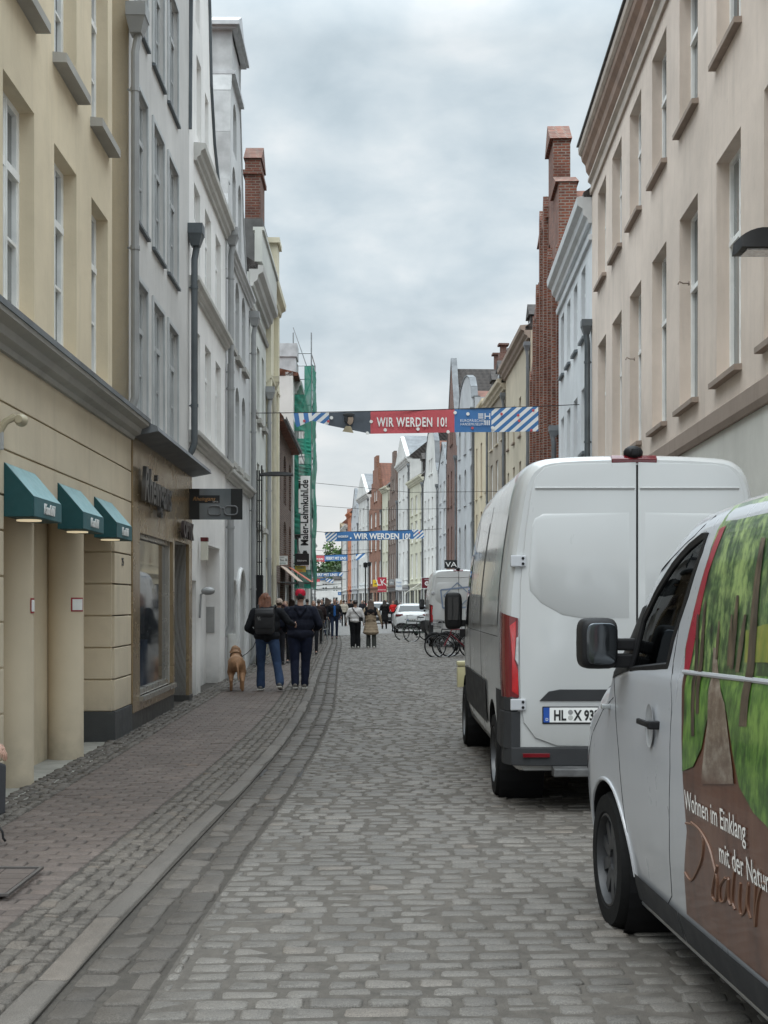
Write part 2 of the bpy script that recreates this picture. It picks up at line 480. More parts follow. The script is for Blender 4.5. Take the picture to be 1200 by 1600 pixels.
# gutter, two rows of larger blocks laid lengthwise, kerb, mosaic strip, pavers
def cols_along(t0, t1, d0, d1, ln, var=.15):
    out = []; d = d0+rng.uniform(0, ln)
    while d < d1:
        l = ln*(1+rng.normal(0, var)); out.append((t0, t1, d, d+l)); d += l
    return out
g1 = cols_along(.105, .275, 4, 60, .20, .13)+cols_along(.285, .455, 4, 60, .20, .13)
gut = stones('gutter', [q for q in g1], M_GUT, 0, gap=.018, top=.011, jit=.006, rnd=.014, tilt=.003); tag(gut, kind='structure')
kb = cols_along(-.07, .075, 4, 66, 1.0, .22)
def subdiv_long(rows, step=.5):
    return rows
kerb = stones('kerb', kb, M_KERB, 0, gap=.014, top=.009, jit=.004, rnd=.012, tilt=.002); tag(kerb, kind='structure')
mo = []
for q in range(4): mo += cols_along(-.43+q*.09, -.43+(q+1)*.09, 4, 60, .095, .2)
mos = stones('mosaic_strip', mo, M_MOS, 0, gap=.010, top=.008, jit=.005, rnd=.010, tilt=.004); tag(mos, kind='structure')
pv = rows_across(lambda d: LX(d)-KX(d)+.34, -.45, 4, 62, .118, .2, wob=0)
pav = stones('pavement', pv, M_PAV, 0, gap=.007, top=.006, jit=.0016, rnd=.006, sides=4, tilt=.0012); tag(pav, kind='structure')
wl = []
dd = 4.0
while dd < 60:
    t = LX(dd)-KX(dd)-.02
    for q in range(4):
        wl.append((t+q*.09, t+(q+1)*.09, dd+rng.uniform(-.02, .02), dd+.1))
    dd += .1
wlo = stones('mosaic_strip', wl, M_MOS, 0, gap=.012, top=.009, jit=.007, rnd=.02, tilt=.005); tag(wlo, kind='structure')
# joint bed following the same cross fall
mb = MB(); ds = [3.0]+[3.5+i*.5 for i in range(120)]
ts = [-3.2, -.5, -.08, -.0600, .0800, .0801, .3, .475, .8, 2.8, 9]
for a, b in zip(ds, ds[1:]):
    for p, q in zip(ts, ts[1:]):
        mi = 1 if q <= .48 else 0
        za, zb = float(zcurve(p)), float(zcurve(q))
        lo = -.003 if q <= -.05 else (.003 if q <= .48 else .0055)
        mb.quad((KX(a)+p, a, za+lo), (KX(a)+q, a, zb+lo), (KX(b)+q, b, zb+lo), (KX(b)+p, b, za+lo), mi)
tag(mb.build('road_bed', [M_JOINT, M_DIRT]), kind='structure')
# far carriageway and pavements as sheets
def cob_far(name, c, sc):
    m, nt, b = _nt(name)
    t = nt.nodes.new('ShaderNodeTexBrick'); nt.links.new(pos(nt), t.inputs['Vector'])
    t.inputs['Color1'].default_value = (*c, 1); t.inputs['Color2'].default_value = (*[x*.7 for x in c], 1)
    t.inputs['Mortar'].default_value = (*[x*.5 for x in c], 1); t.inputs['Scale'].default_value = 1
    t.inputs['Brick Width'].default_value = .19; t.inputs['Row Height'].default_value = sc; t.inputs['Mortar Size'].default_value = .012
    n = noise(nt, pos(nt), .6, 5); col = mixc(nt, .6, t.outputs[0], ramp(nt, n, [(.3, .6), (.7, 1.0)]), 'MULTIPLY')
    nt.links.new(col, b.inputs['Base Color']); b.inputs['Roughness'].default_value = .7
    return m
M_FR = cob_far('far cobbles', (.27, .26, .25), .13); M_FP = cob_far('far pavers', (.24, .2, .185), .12)
mb = MB(); ds = list(range(60, 301, 4))
for a, b in zip(ds, ds[1:]):
    for (f0, f1, z, mi) in ((lambda d: LX(d)-8, lambda d: KX(d)-.06, .05, 1), (lambda d: KX(d)-.06, lambda d: KX(d)+.1, .054, 2), (lambda d: KX(d)+.1, lambda d: RX(d)+2, .02, 0)):
        mb.quad((f0(a), a, z), (f1(a), a, z), (f1(b), b, z), (f0(b), b, z), mi)
tag(mb.build('far_road', [M_FR, M_FP, M_KERB], fixn=True), kind='structure')
# right pavement with its kerb
mb = MB()
ds = [4+i*4 for i in range(15)]
for a, b in zip(ds, ds[1:]):
    for (o0, o1, z0, z1, mi) in ((-1.25, -1.10, .11, .11, 1), (-1.10, .5, .112, .13, 0)):
        mb.quad((RX(a)+o0, a, z0), (RX(a)+o1, a, z1), (RX(b)+o1, b, z1), (RX(b)+o0, b, z0), mi)
    mb.quad((RX(a)-1.25, a, -.03), (RX(a)-1.25, a, .11), (RX(b)-1.25, b, .11), (RX(b)-1.25, b, -.03), 1)
tag(mb.build('right_pavement', [M_FP, M_KERB]), kind='structure')
mb = MB(); mb.quad((-700, -40, -.09), (700, -40, -.09), (700, 1500, -.09), (-700, 1500, -.09))
tag(mb.build('ground', M_DIRT), kind='structure')
# storm drain grate in the gutter
M_IRON = plain('cast iron', (.045, .043, .042), .5, .6, bmp=.3)
dr = thing('drain_grate', 'dark cast iron drain grate set in the gutter beside the kerb', 'drain', (float(KX(11.95))+.28, 11.95, -.025))
mb = MB(); mb.box(-.19, .19, -.25, .25, -.02, .012); mb.build('frame', plain('grate pit', (.02,.02,.02), .9), dr)
mb = MB()
for s_ in (-1, 1): mb.box(s_*.19, s_*.165, -.25, .25, .0, .026); mb.box(-.19, .19, s_*.25, s_*.225, 0, .026)
for i in range(9):
    y = -.2+i*.05; mb.box(-.165, .165, y-.011, y+.011, 0, .024)
mb.build('grate', M_IRON, dr, bevel=.003)
ch = thing('access_cover', 'sunken paved access cover with a thin steel frame in the brown pavement', 'cover', (-2.28, 7.1, .045))
mb = MB()
for s_ in (-1, 1): mb.box(s_*.3, s_*.28, -.35, .35, 0, .014); mb.box(-.28, .28, s_*.35, s_*.33, 0, .014)
mb.build('frame', plain('cover steel', (.13,.12,.115), .5, .7), ch)
mb = MB()
for i in range(5):
    for j in range(3): mb.box(-.27+j*.18, -.095+j*.18, -.32+i*.13, -.2+i*.13, 0, .006)
mb.build('inlay', M_PAV, ch, bevel=.002)
# ------------------------------------------------------------------ buildings
M_WHITEF = plain('window frame white', (.80, .80, .78), .45)
M_GREYF = plain('window frame grey', (.42, .43, .43), .45)
M_DARKF = plain('window frame dark', (.09, .085, .08), .5)
M_GLASS = glass_pane('window glass')
M_GLASSC = glass_pane('window glass with curtain', (.12, .125, .12), .1)
M_ZINC = plain('zinc sheet', (.15, .16, .17), .6, .15, var=.25, vs=1.5, bmp=.2, bs=8)
M_ZINCD = plain('dark zinc', (.12, .135, .145), .5, .6, var=.25, vs=1.5)
M_PIPEG = plain('painted grey pipe', (.30, .305, .305), .5, .2, var=.2, vs=1.2)
M_TILE = tiles('red roof tiles', (.22, .085, .05))
M_TILED = tiles('dark roof tiles', (.07, .06, .055))
WC = {}
def win_mesh(w, h, nx, nz, fm, trans=.68, detail=True, dark=False):
    key = (round(w, 2), round(h, 2), nx, tuple(nz) if isinstance(nz, (list, tuple)) else nz, fm.name, trans)
    if key in WC: return WC[key]
    m = MB(); f = min(.055, w*.07)
    m.box(0, f, 0, .07, 0, h); m.box(w-f, w, 0, .07, 0, h); m.box(f, w-f, 0, .07, 0, f*1.2); m.box(f, w-f, 0, .07, h-f, h)
    if nx >= 2:
        for i in range(1, nx):
            c = w*i/nx; bw = .036 if (nx == 2 or 2*i == nx) else .018
            m.box(c-bw, c+bw, -.012, .058, f*1.2, h-f)
            if bw > .03: m.box(c-.013, c+.013, -.028, -.012, f*1.2, h-f)
    levels = list(nz) if isinstance(nz, (list, tuple)) else [(i/nz) for i in range(1, nz)]
    for l in levels:
        big = abs(l-trans) < .04
        bw = .035 if big else .014
        z = h*l
        m.box(f, w-f, -.018 if big else .006, .05, z-bw, z+bw)
    # casement inner frames
    if detail and nx == 2:
        for a, b in ((f, w/2-.045), (w/2+.045, w-f)):
            m.box(a, a+.022, .004, .06, f*1.2, h-f); m.box(b-.022, b, .004, .06, f*1.2, h-f)
    me = m.mesh('window', fm)
    p = MB(); p.box(f*.6, w-f*.6, .045, .062, f, h-f*.6)
    WC[key] = (me, p); return WC[key]
PC = {}
class Bld:
    def __init__(s, side, d0, d1, name, label, cat='house', off=0, group=None, gl=None):
        s.side = side; s.d0, s.d1 = d0, d1; s.off = off
        if side == 'L':
            p0 = Vector((LX(d0)-off, d0)); p1 = Vector((LX(d1)-off, d1))
        else:
            p0 = Vector((RX(d1)+off, d1)); p1 = Vector((RX(d0)+off, d0))
        v = p1-p0; s.L = v.length
        s.t = thing(name, label, cat, (p0.x, p0.y, 0), math.atan2(v.y, v.x), group)
        s.nw = 0
    def u(s, d): return (d-s.d0)/(s.d1-s.d0)*s.L if s.side == 'L' else (s.d1-d)/(s.d1-s.d0)*s.L
    def add(s, mb, name, mat, **k): return mb.build(name, mat, s.t, **k)
    def win(s, u0, u1, z0, z1, nx=2, nz=(.68,), fm=None, rv=.17, glass=None, sill=None, sillm=None, proud=.09, parent=None, trans=.68):
        if u0 > u1: u0, u1 = u1, u0
        fm = fm or M_WHITEF; w, h = u1-u0, z1-z0
        me, p = win_mesh(w, h, nx, nz, fm, trans)
        o = obj('window', me, s.t, (u0, rv-.07, z0))
        g = glass or (M_GLASSC if random.random() < .3 else M_GLASS)
        k = (me.name, g.name)
        if k not in PC: PC[k] = p.mesh('pane', g)
        obj('pane', PC[k], o)
        if sill is not None:
            m = MB(); t = sill
            m.prism([(-proud-(rv-.07), -t-.01), (.0, -t-.01), (.0, .0), (-proud-(rv-.07), -.025)], 'x', -.06, w+.06)
            m.build('sill', sillm or fm, o)
        s.nw += 1
        return o
def wall_mb(L, prof, ops, th=.3, rv=.17, m=None):
    """facade with real openings; prof = top outline [(u,z)...], ops = (u0,u1,z0,z1[,arch rise])"""
    m = m or MB()
    ops = [tuple(o) if o[0] < o[1] else (o[1], o[0])+tuple(o[2:]) for o in ops]
    xs = sorted({round(p[0], 4) for p in prof} | {round(x, 4) for o in ops for x in o[:2]})
    xs = [x for x in xs if -1e-6 <= x <= L+1e-6]
    segs = [(a, b) for a, b in zip(prof, prof[1:]) if b[0]-a[0] > 1e-4]
    def top(xa, xb):
        c = (xa+xb)/2
        for a, b in segs:
            if a[0]-1e-6 <= c <= b[0]+1e-6:
                f = lambda x: a[1]+(b[1]-a[1])*(x-a[0])/(b[0]-a[0])
                return f(xa), f(xb)
        return prof[-1][1], prof[-1][1]
    for xa, xb in zip(xs, xs[1:]):
        if xb-xa < 1e-5: continue
        ta, tb = top(xa, xb); c = (xa+xb)/2
        hs = sorted([o for o in ops if o[0] < c < o[1]], key=lambda o: o[2])
        z = -.15
        for o in hs:
            if o[2] > z+1e-5: m.quad((xa, 0, z), (xb, 0, z), (xb, 0, o[2]), (xa, 0, o[2]))
            z = o[3]
        m.quad((xa, 0, z), (xb, 0, z), (xb, 0, tb), (xa, 0, ta))
        m.quad((xa, th, -.15), (xb, th, -.15), (xb, th, tb), (xa, th, ta))
    for a, b in zip(prof, prof[1:]): m.quad((a[0], 0, a[1]), (b[0], 0, b[1]), (b[0], th, b[1]), (a[0], th, a[1]))
    m.quad((0, 0, -.15), (0, th, -.15), (0, th, prof[0][1]), (0, 0, prof[0][1]))
    m.quad((L, 0, -.15), (L, th, -.15), (L, th, prof[-1][1]), (L, 0, prof[-1][1]))
    for o in ops:
        u0, u1, z0, z1 = o[:4]; r = rv if len(o) < 6 else o[5]; rise = o[4] if len(o) > 4 else 0
        zs = z1-rise
        m.quad((u0, 0, z0), (u0, r, z0), (u0, r, zs), (u0, 0, zs)); m.quad((u1, 0, z0), (u1, r, z0), (u1, r, zs), (u1, 0, zs))
        m.quad((u0, 0, z0), (u1, 0, z0), (u1, r, z0), (u0, r, z0))
        if rise:
            n = 10; a = (u1-u0)/2; uc = (u0+u1)/2
            P = [(uc-a*math.cos(PI*i/n), zs+rise*math.sin(PI*i/n)) for i in range(n+1)]
            for p, q in zip(P, P[1:]):
                m.quad((p[0], 0, p[1]), (q[0], 0, q[1]), (q[0], 0, z1), (p[0], 0, z1))
                m.quad((p[0], 0, p[1]), (q[0], 0, q[1]), (q[0], r, q[1]), (p[0], r, p[1]))
                m.quad((p[0], r, p[1]), (q[0], r, q[1]), (q[0], r, z1+.02), (p[0], r, z1+.02))
        else: m.quad((u0, 0, z1), (u1, 0, z1), (u1, r, z1), (u0, r, z1))
    return m
def wall(b, prof, ops, mat, th=.3, rv=.17, name='wall', back=5.0):
    m = wall_mb(b.L, prof, ops, th, rv)
    # side walls and rear part of the body
    h0 = min(prof[0][1], prof[-1][1])
    e = .01
    m.quad((e, th, -.15), (e, th+back, -.15), (e, th+back, prof[0][1] if prof[0][1] < h0+.5 else h0), (e, th, h0))
    m.quad((b.L-e, th, -.15), (b.L-e, th+back, -.15), (b.L-e, th+back, h0), (b.L-e, th, h0))
    return m.build(name, mat, b.t, fixn=True)
def molding(b, pts, mat, u0=None, u1=None, name='cornice', bevel=0):
    m = MB(); m.prism(pts, 'x', -.0 if u0 is None else u0, b.L if u1 is None else u1)
    return m.build(name, mat, b.t, bevel=bevel)
CORN = lambda z, h, p: [(.02, z), (-p*.25, z), (-p*.3, z+h*.18), (-p*.55, z+h*.3), (-p*.62, z+h*.55), (-p*.95, z+h*.68), (-p, z+h*.98), (-p*.9, z+h), (.02, z+h*1.06)]
def pipe(b, u, z0, z1, mat, r=.055, y=-.1, hopper=True, shoe=True):
    m = MB(); pts = [(u, y, z1-.5), (u, y, z0+.25)]
    if hopper: pts = [(u+.02, y-.03, z1-.28), (u+.02, y-.03, z1-.36), (u, y, z1-.55)] + pts[1:]
    if shoe: pts += [(u, y, z0+.2), (u, y+.04, z0+.08), (u, y+.1, z0)]
    m.tube(pts, r, 10)
    k = z1-1.0
    while k > z0+.4:
        m.tube([(u, y, k-.025), (u, y, k+.025)], r*1.18, 10); m.box(u-.01, u+.01, y, .0, k-.01, k+.01); k -= 1.9
    p = m.build('downpipe', mat, b.t, smooth=True)
    if hopper:
        h = MB()
        a, c = .14, .085
        vs = [(u-c, y-c, z1-.34), (u+c, y-c, z1-.34), (u+c, y+c*.6, z1-.34), (u-c, y+c*.6, z1-.34), (u-a, y-a, z1-.16), (u+a, y-a, z1-.16), (u+a, 0, z1-.16), (u-a, 0, z1-.16)]
        h.add(vs, [(0,3,2,1),(0,1,5,4),(1,2,6,5),(2,3,7,6),(3,0,4,7)])
        h.box(u-a-.008, u+a+.008, y-a-.008, 0, z1-.16, z1)
        h.build('hopper', mat, p)
    return p
def roof_eaves(b, z, depth=5, rise=4, mat=None, over=.2):
    m = MB(); m.prism([(-over, z-.02), (depth, z+rise), (depth*2, z-.02), (depth*2, z-.2), (-over, z-.14)], 'x', 0, b.L)
    return m.build('roof', mat or M_TILE, b.t)
def roof_gable(b, z, zr, mat=None, y0=.3, depth=9, uc=None):
    uc = b.L/2 if uc is None else uc
    m = MB(); m.prism([(0.02, z), (uc, zr), (b.L-.02, z), (b.L-.02, z-.2), (.02, z-.2)], 'y', y0, depth)
    return m.build('roof', mat or M_TILE, b.t)
def gutter_box(b, z, mat=None, y=-.22):
    m = MB(); m.prism([(y-.12, z), (y-.13, z+.09), (y-.11, z+.09), (y-.1, z+.02), (y, z+.02), (y+.01, z+.1), (y+.03, z+.1), (y+.02, z)], 'x', 0, b.L)
    return m.build('gutter', mat or M_ZINC, b.t)
def coping(b, prof, mat, w=.42, t=.06, over=.06, name='coping', y0=-.05):
    """sheet metal band following a gable outline"""
    m = MB()
    for a, c in zip(prof, prof[1:]):
        A = Vector((a[0], a[1])); C = Vector((c[0], c[1])); d = C-A
        if d.length < .02: continue
        n = Vector((-d.y, d.x)).normalized()*t
        P = [A, C, C+n, A+n]
        m.prism([(p.x, p.y) for p in P], 'y', y0, y0+w)
    return m.build(name, mat, b.t)

# ======================================================== left 1: cream house with the small teal awnings
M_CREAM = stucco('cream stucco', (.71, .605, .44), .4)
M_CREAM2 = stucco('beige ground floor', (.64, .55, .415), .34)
M_CORN1 = stucco('grey cornice', (.40, .385, .355), .45)
b = Bld('L', 7.5, 15.45, 'townhouse', 'cream plastered house with three small teal awnings and a grey cornice, nearest on the left')
U = b.u
wr = [(U(10.15), U(11.1)), (U(11.8), U(12.7)), (U(13.38), U(14.22)), (U(8.5), U(9.45))]
ops = [(a, c, 4.0, 5.83) for a, c in wr]+[(a, c, 6.66, 8.5) for a, c in wr]+[(a, c, 9.3, 10.9) for a, c in wr]
ops += [(U(10.07), U(14.45), .0, 2.44, 0, 1.0), (U(7.9), U(8.9), .5, 2.3, 0, .3)]
m = wall_mb(b.L, [(0, 11.8), (b.L, 11.8)], ops, .32, .2)
# recess behind the columns and door panels
m.quad((U(10.07), 1.0, 0), (U(14.45), 1.0, 0), (U(14.45), 1.0, 2.44), (U(10.07), 1.0, 2.44))
m.box(0, b.L, .33, 6, 2.6, 11.7)
b.add(m, 'wall', M_CREAM)
# ground floor cladding 25 mm proud, jointed in courses
m = MB(); cz = [.36, .72, 1.08, 1.44, 1.80, 2.16, 2.44]
for (a, c) in ((U(8.92), U(10.07)), (U(14.45), b.L-.003), (0.0, U(7.9))):
    zz = [.0]+cz
    for z0, z1 in zip(zz, zz[1:]): m.box(a, c, -.03, .3, z0+.008, z1-.008)
zz = [2.44, 2.80, 3.17, 3.56]
for z0, z1 in zip(zz, zz[1:]): m.box(0.0, b.L-.003, -.03, .0, z0+.008, z1-.008)
for z0, z1 in zip([0]+cz, cz): m.box(U(14.45)-.03, U(14.45), .0, 1.0, z0+.008, z1-.008)
b.add(m, 'rusticated_cladding', M_CREAM2, bevel=.006)
m = MB(); m.box(U(14.45)-.045, b.L-.01, -.045, 1.0, 0, .36); b.add(m, 'plinth', plain('dark slate plinth', (.055, .058, .06), .55, bmp=.2), bevel=.004)
for dcol in (11.0, 12.92):
    uc = U(dcol); m = MB()
    m.lathe([(0, -.02), (.185, -.02), (.185, .03), (.178, .05), (.178, 2.35), (.19, 2.44), (0, 2.44)], (uc, .16, 0), n=40)
    b.add(m, 'column', stucco('smooth beige column', (.63, .535, .395), .12, fine=.12), smooth=True)
m = MB()
for k in range(4):
    ua = U(10.3)+k*1.02
    m.box(ua, ua+.9, .93, .99, .02, 2.35)
    for (z0, z1) in ((.15, 1.05), (1.12, 2.25)):
        for t_ in (0, .035): m.box(ua+.12+t_, ua+.78-t_, .915-t_*.2, .93, z0+t_, z1-t_)
b.add(m, 'door_panel', M_CREAM2, bevel=.004)
m = MB(); m.box(U(10.07), U(14.45)-.05, -.0, 1.0, 2.42, 2.435); b.add(m, 'soffit', M_CREAM2)
m = MB(); m.box(U(9.9), U(14.4), -.16, .95, -.04, .022); b.add(m, 'threshold', stucco('pale threshold stone', (.40, .39, .35), .4), bevel=.006)
molding(b, CORN(3.55, .24, .26), M_CORN1)
m = MB(); m.prism([(-.25, 3.785), (.0, 3.86), (.0, 3.80)], 'x', 0, b.L); m.box(0, b.L, -.265, -.25, 3.75, 3.80); b.add(m, 'flashing', M_ZINC)
for i, (a, c) in enumerate(wr):
    b.win(a, c, 4.0, 5.83, 2, (.36, .68), rv=.2, glass=M_GLASSC if i in (0, 1) else M_GLASS)
    b.win(a, c, 6.66, 8.5, 2, (.36, .68), rv=.2, sill=.1, sillm=M_CORN1, proud=.13)
    b.win(a, c, 9.3, 10.9, 2, (.36, .68), rv=.2, sill=.1, sillm=M_CORN1, proud=.13)
roof_eaves(b, 11.8)
pipe(b, b.L-.07, 3.85, 8.75, M_PIPEG, .05, y=-.09)
text_obj('25', .13, plain('number black', (.05, .05, .05), .5), b.t, M_face((U(14.9), -.034, 2.02), (1, 0, 0), (0, 0, 1)), name='house_number', depth=.006, align='CENTER')
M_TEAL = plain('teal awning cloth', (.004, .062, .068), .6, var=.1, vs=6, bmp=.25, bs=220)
M_TEALD = plain('teal with painted daylight', (.22, .38, .40), .5, var=.12, vs=5, bmp=.25, bs=220)  # paler awning teal, daylight on the sloping top put into the colour
M_LAMPW = plain('warm light disc', (.9, .8, .6), .5, emit=(1.0, .84, .55, .5))
for i, (da, dc) in enumerate(((10.07, 10.98), (11.80, 12.72), (13.36, 14.24))):
    a, c = U(da), U(dc)
    t = thing('awning', ['teal box awning with a white name, nearest the camera on the cream house', 'teal box awning with a white name, middle of the three on the cream house', 'teal box awning with a white name, third and farthest on the cream house'][i],
              'awning', tuple(b.t.matrix_basis @ Vector((a, -.03, 0))), b.t.rotation_euler.z, 'small teal awnings on the cream house')
    W = c-a; z0, z1, zt = 2.27, 2.43, 2.70; P = .235
    m = MB(); m.prism([(0, z0), (-P, z0), (-P, z1), (0, zt)], 'x', 0, W)
    m.build('cover', M_TEAL, t, bevel=.004)
    m = MB(); th_ = .003
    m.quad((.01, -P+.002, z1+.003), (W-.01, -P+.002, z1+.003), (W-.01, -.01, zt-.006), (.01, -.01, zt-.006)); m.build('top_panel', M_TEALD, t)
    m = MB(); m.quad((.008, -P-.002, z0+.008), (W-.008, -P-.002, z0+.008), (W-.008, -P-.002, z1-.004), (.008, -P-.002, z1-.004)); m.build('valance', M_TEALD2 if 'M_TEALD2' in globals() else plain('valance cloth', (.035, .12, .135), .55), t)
    text_obj('Kaufeld', .115, plain('white lettering', (.62, .62, .6), .5), t, M_face((W*.52, -P-.005, z0+.045), (1, 0, 0), (0, 0, 1)), depth=.008, align='CENTER', shear=.25, bold=.004)
    m = MB(); m.lathe([(0, z0-.012), (.1, z0-.012), (.1, z0-.001), (0, z0-.001)], (W*.45, -.09, 0), n=20); m.build('lamp', M_LAMPW, t)
# small framed notice on the second column
t = thing('notice', 'small white notice in a red frame on the second round beige column', 'notice', tuple(b.t.matrix_basis @ Vector((U(12.92), .16, 0))), b.t.rotation_euler.z)
def arcplate(r, a0, a1, z0, z1, n=6):
    m = MB()
    for i in range(n):
        p, q = a0+(a1-a0)*i/n, a0+(a1-a0)*(i+1)/n
        m.quad((r*math.sin(p), -r*math.cos(p), z0), (r*math.sin(q), -r*math.cos(q), z0), (r*math.sin(q), -r*math.cos(q), z1), (r*math.sin(p), -r*math.cos(p), z1))
    return m
arcplate(.182, -1.05, -.15, 1.50, 1.64).build('frame', plain('red frame', (.3, .02, .025), .5), t)
arcplate(.184, -.97, -.23, 1.515, 1.625).build('sheet', plain('paper', (.75, .75, .73), .6), t)
t = thing('notice', 'narrow red framed notice on the edge of the nearest round beige column', 'notice', tuple(b.t.matrix_basis @ Vector((U(11.0), .16, 0))), b.t.rotation_euler.z)
arcplate(.182, -.35, .2, 1.5, 1.63).build('frame', MATS['red frame'], t); arcplate(.184, -.28, .13, 1.515, 1.615).build('sheet', MATS['paper'], t)
t = thing('letterbox', 'dark letterbox slot with a light frame in the recess of the cream house', 'letterbox', tuple(b.t.matrix_basis @ Vector((U(14.45)-.03, .35, 1.55))), b.t.rotation_euler.z)
m = MB(); m.box(-.03, 0, 0, .22, 0, .2); m.build('frame', M_CREAM2, t, bevel=.004); m = MB(); m.box(-.034, -.03, .03, .19, .05, .17); m.build('slot', M_DARKF, t)
t = thing('wall_lamp', 'small beige wall spotlight on the upper wall of the cream house', 'lamp', tuple(b.t.matrix_basis @ Vector((U(9.95), -.03, 3.02))), b.t.rotation_euler.z)
m = MB(); m.tube([(0, 0, -.1), (0, -.05, -.02), (.02, -.12, .02)], [.03, .028, .03], 10); m.lathe([(0, -.04), (.03, -.04), (.05, .02), (.05, .06), (0, .06)], (.03, -.15, 0), 'x', 16)
m.build('housing', plain('beige lamp', (.42, .37, .26), .5), t, smooth=True); m = MB(); m.box(-.02, .02, -.03, 0, -.24, -.1); m.build('sensor', M_GREYF, t, bevel=.004)

# ======================================================== left 2: grey house above the optician
M_GREYW = stucco('light grey stucco', (.58, .565, .545), .3)
M_BRONZE = plain('bronze cladding', (.33, .245, .145), .24, .45, var=.16, vs=.8, bmp=.05, bs=4)
M_BRONZED = plain('dark gold metal', (.17, .135, .06), .3, .7, var=.2, vs=.8)
b = Bld('L', 15.45, 20.6, 'townhouse', 'light grey plastered house above the bronze clad optician shop'); U = b.u
rows = [(3.95, 5.62), (6.36, 8.03), (8.82, 10.5)]
cs = [(15.88, 16.68), (17.15, 18.02), (18.44, 19.34)]
ops = [(U(a), U(c), z0, z1) for z0, z1 in rows for a, c in cs]
ops += [(U(15.92), U(18.6), .42, 2.46, 0, .12), (U(18.75), U(20.25), .0, 2.5, 0, .45)]
wall(b, [(0, 12.2), (b.L, 12.2)], ops, M_GREYW, rv=.14)
for z0, z1 in rows:
    for a, c in cs:
        o = b.win(U(a), U(c), z0, z1, 2, (.34, .67), fm=M_GREYF, rv=.12, sill=.05, sillm=M_ZINCD, proud=.05)
        m = MB(); w_, h_ = U(c)-U(a), z1-z0
        for k_, (e, y) in enumerate(((.07, -.075),)):
            m.box(-e, 0, y, -.04, -.02, h_+e); m.box(w_, w_+e, y, -.04, -.02, h_+e); m.box(0, w_, y, -.04, h_, h_+e)
        m.build('surround', M_GREYF, o, bevel=.006)
m = MB()
for (u0, u1, z0, z1) in ((.004, U(15.92), .25, 3.62), (U(15.92), U(18.6), 2.46, 3.62), (U(18.6), U(18.75), .25, 3.62), (U(18.75), U(20.25), 2.5, 3.62), (U(20.25), b.L-.004, .12, 3.62), (U(15.92), U(18.6), .25, .42)):
    m.box(u0, u1, -.05, .0, z0, z1)
b.add(m, 'shopfront', M_BRONZE)
m = MB(); m.box(U(20.25), U(20.25)+.03, .0, .45, .12, 2.5); m.box(U(18.75)-.03, U(18.75)-.001, .0, .45, .1, 2.5); b.add(m, 'reveal', M_BRONZED)
m = MB(); m.box(.01, U(18.74), -.04, 0, 0, .25); m.box(U(20.25)-.02, b.L-.01, -.06, .4, 0, .12); b.add(m, 'plinth', plain('dark plinth', (.05, .048, .045), .6))
m = MB(); m.prism([(-.36, 3.66), (-.34, 3.72), (0, 3.86), (0, 3.62), (-.05, 3.6)], 'x', 0, b.L+.02); b.add(m, 'canopy', M_ZINC)
o = b.win(U(15.92), U(18.6), .42, 2.46, 1, (), fm=plain('brushed steel frame', (.42, .40, .36), .3, .8), rv=.08,
          glass=plain('shop glass', (.045, .05, .055), .025, spec=.9, var=.3, vs=.4))
m = MB(); m.box(-.03, U(18.6)-U(15.92)+.03, -.11, -.02, -.06, 0); m.build('sill', MATS['brushed steel frame'], o)
m = MB(); m.box(U(18.8), U(19.5), .42, .45, .02, 2.5); b.add(m, 'door', plain('shop door', (.03, .03, .032), .1, spec=.8))
M_LET = plain('brushed steel lettering', (.16, .155, .15), .35, .6)
text_obj('Rheingans', .6, M_LET, b.t, M_face((U(15.72), -.12, 2.86), (1, 0, 0), (0, 0, 1)), depth=.05, shear=.3, sx=.88, bold=.010)
text_obj('OPTIK', .34, plain('dark lettering', (.05, .035, .035), .4), b.t, M_face((U(19.05), -.12, 2.57), (1, 0, 0), (0, 0, 1)), depth=.05, sx=1.1, bold=.012)
pipe(b, b.L-.02, 3.95, 7.65, M_ZINCD, .055, y=-.09)
roof_eaves(b, 12.2)
# optician's glass sign
sg = thing('hanging_sign', 'dark glass optician sign with a spectacles outline projecting over the pavement', 'sign', (LX(20.3)+.05, 20.3, 2.90))
m = MB(); m.box(.0, .84, -.012, .012, 0, .49); m.build('glass_panel', glass_pane('smoked glass', (.10, .11, .115), .06), sg)
m = MB(); m.box(0, .16, -.016, .016, 0, .49); m.box(.66, .84, -.016, .016, .0, .49); m.box(.16, .48, -.016, .016, .26, .385); m.build('dark_band', plain('sign black', (.012, .013, .014), .4), sg)
m = MB(); m.tube([(-.02, 0, -.05), (-.02, 0, .55)], .014, 8); m.box(-.05, -.02, -.01, .01, .02, .05); m.box(-.05, -.02, -.01, .01, .44, .47); m.build('bracket', M_GREYF, sg)
text_obj('Rheingans', .088, plain('gold lettering', (.42, .22, .08), .4), sg, M_face((.05, -.019, .30), (1, 0, 0), (0, 0, 1)), depth=.003, shear=.35)
text_obj('OPTIK', .032, plain('pale lettering', (.5, .5, .48), .5), sg, M_face((.37, -.019, .27), (1, 0, 0), (0, 0, 1)), depth=.003)
m = MB()
for cx_ in (.40, .66):
    pts = [(cx_+.10*math.copysign(abs(math.cos(a))**.5, math.cos(a)), -.022, .145+.07*math.copysign(abs(math.sin(a))**.6, math.sin(a))) for a in [2*PI*k/20 for k in range(21)]]
    m.tube(pts, .012, 6, cap=False)
m.tube([(.50, -.022, .17), (.53, -.022, .185), (.56, -.022, .17)], .01, 6); m.build('spectacles', plain('grey spectacles', (.16, .165, .17), .4), sg)

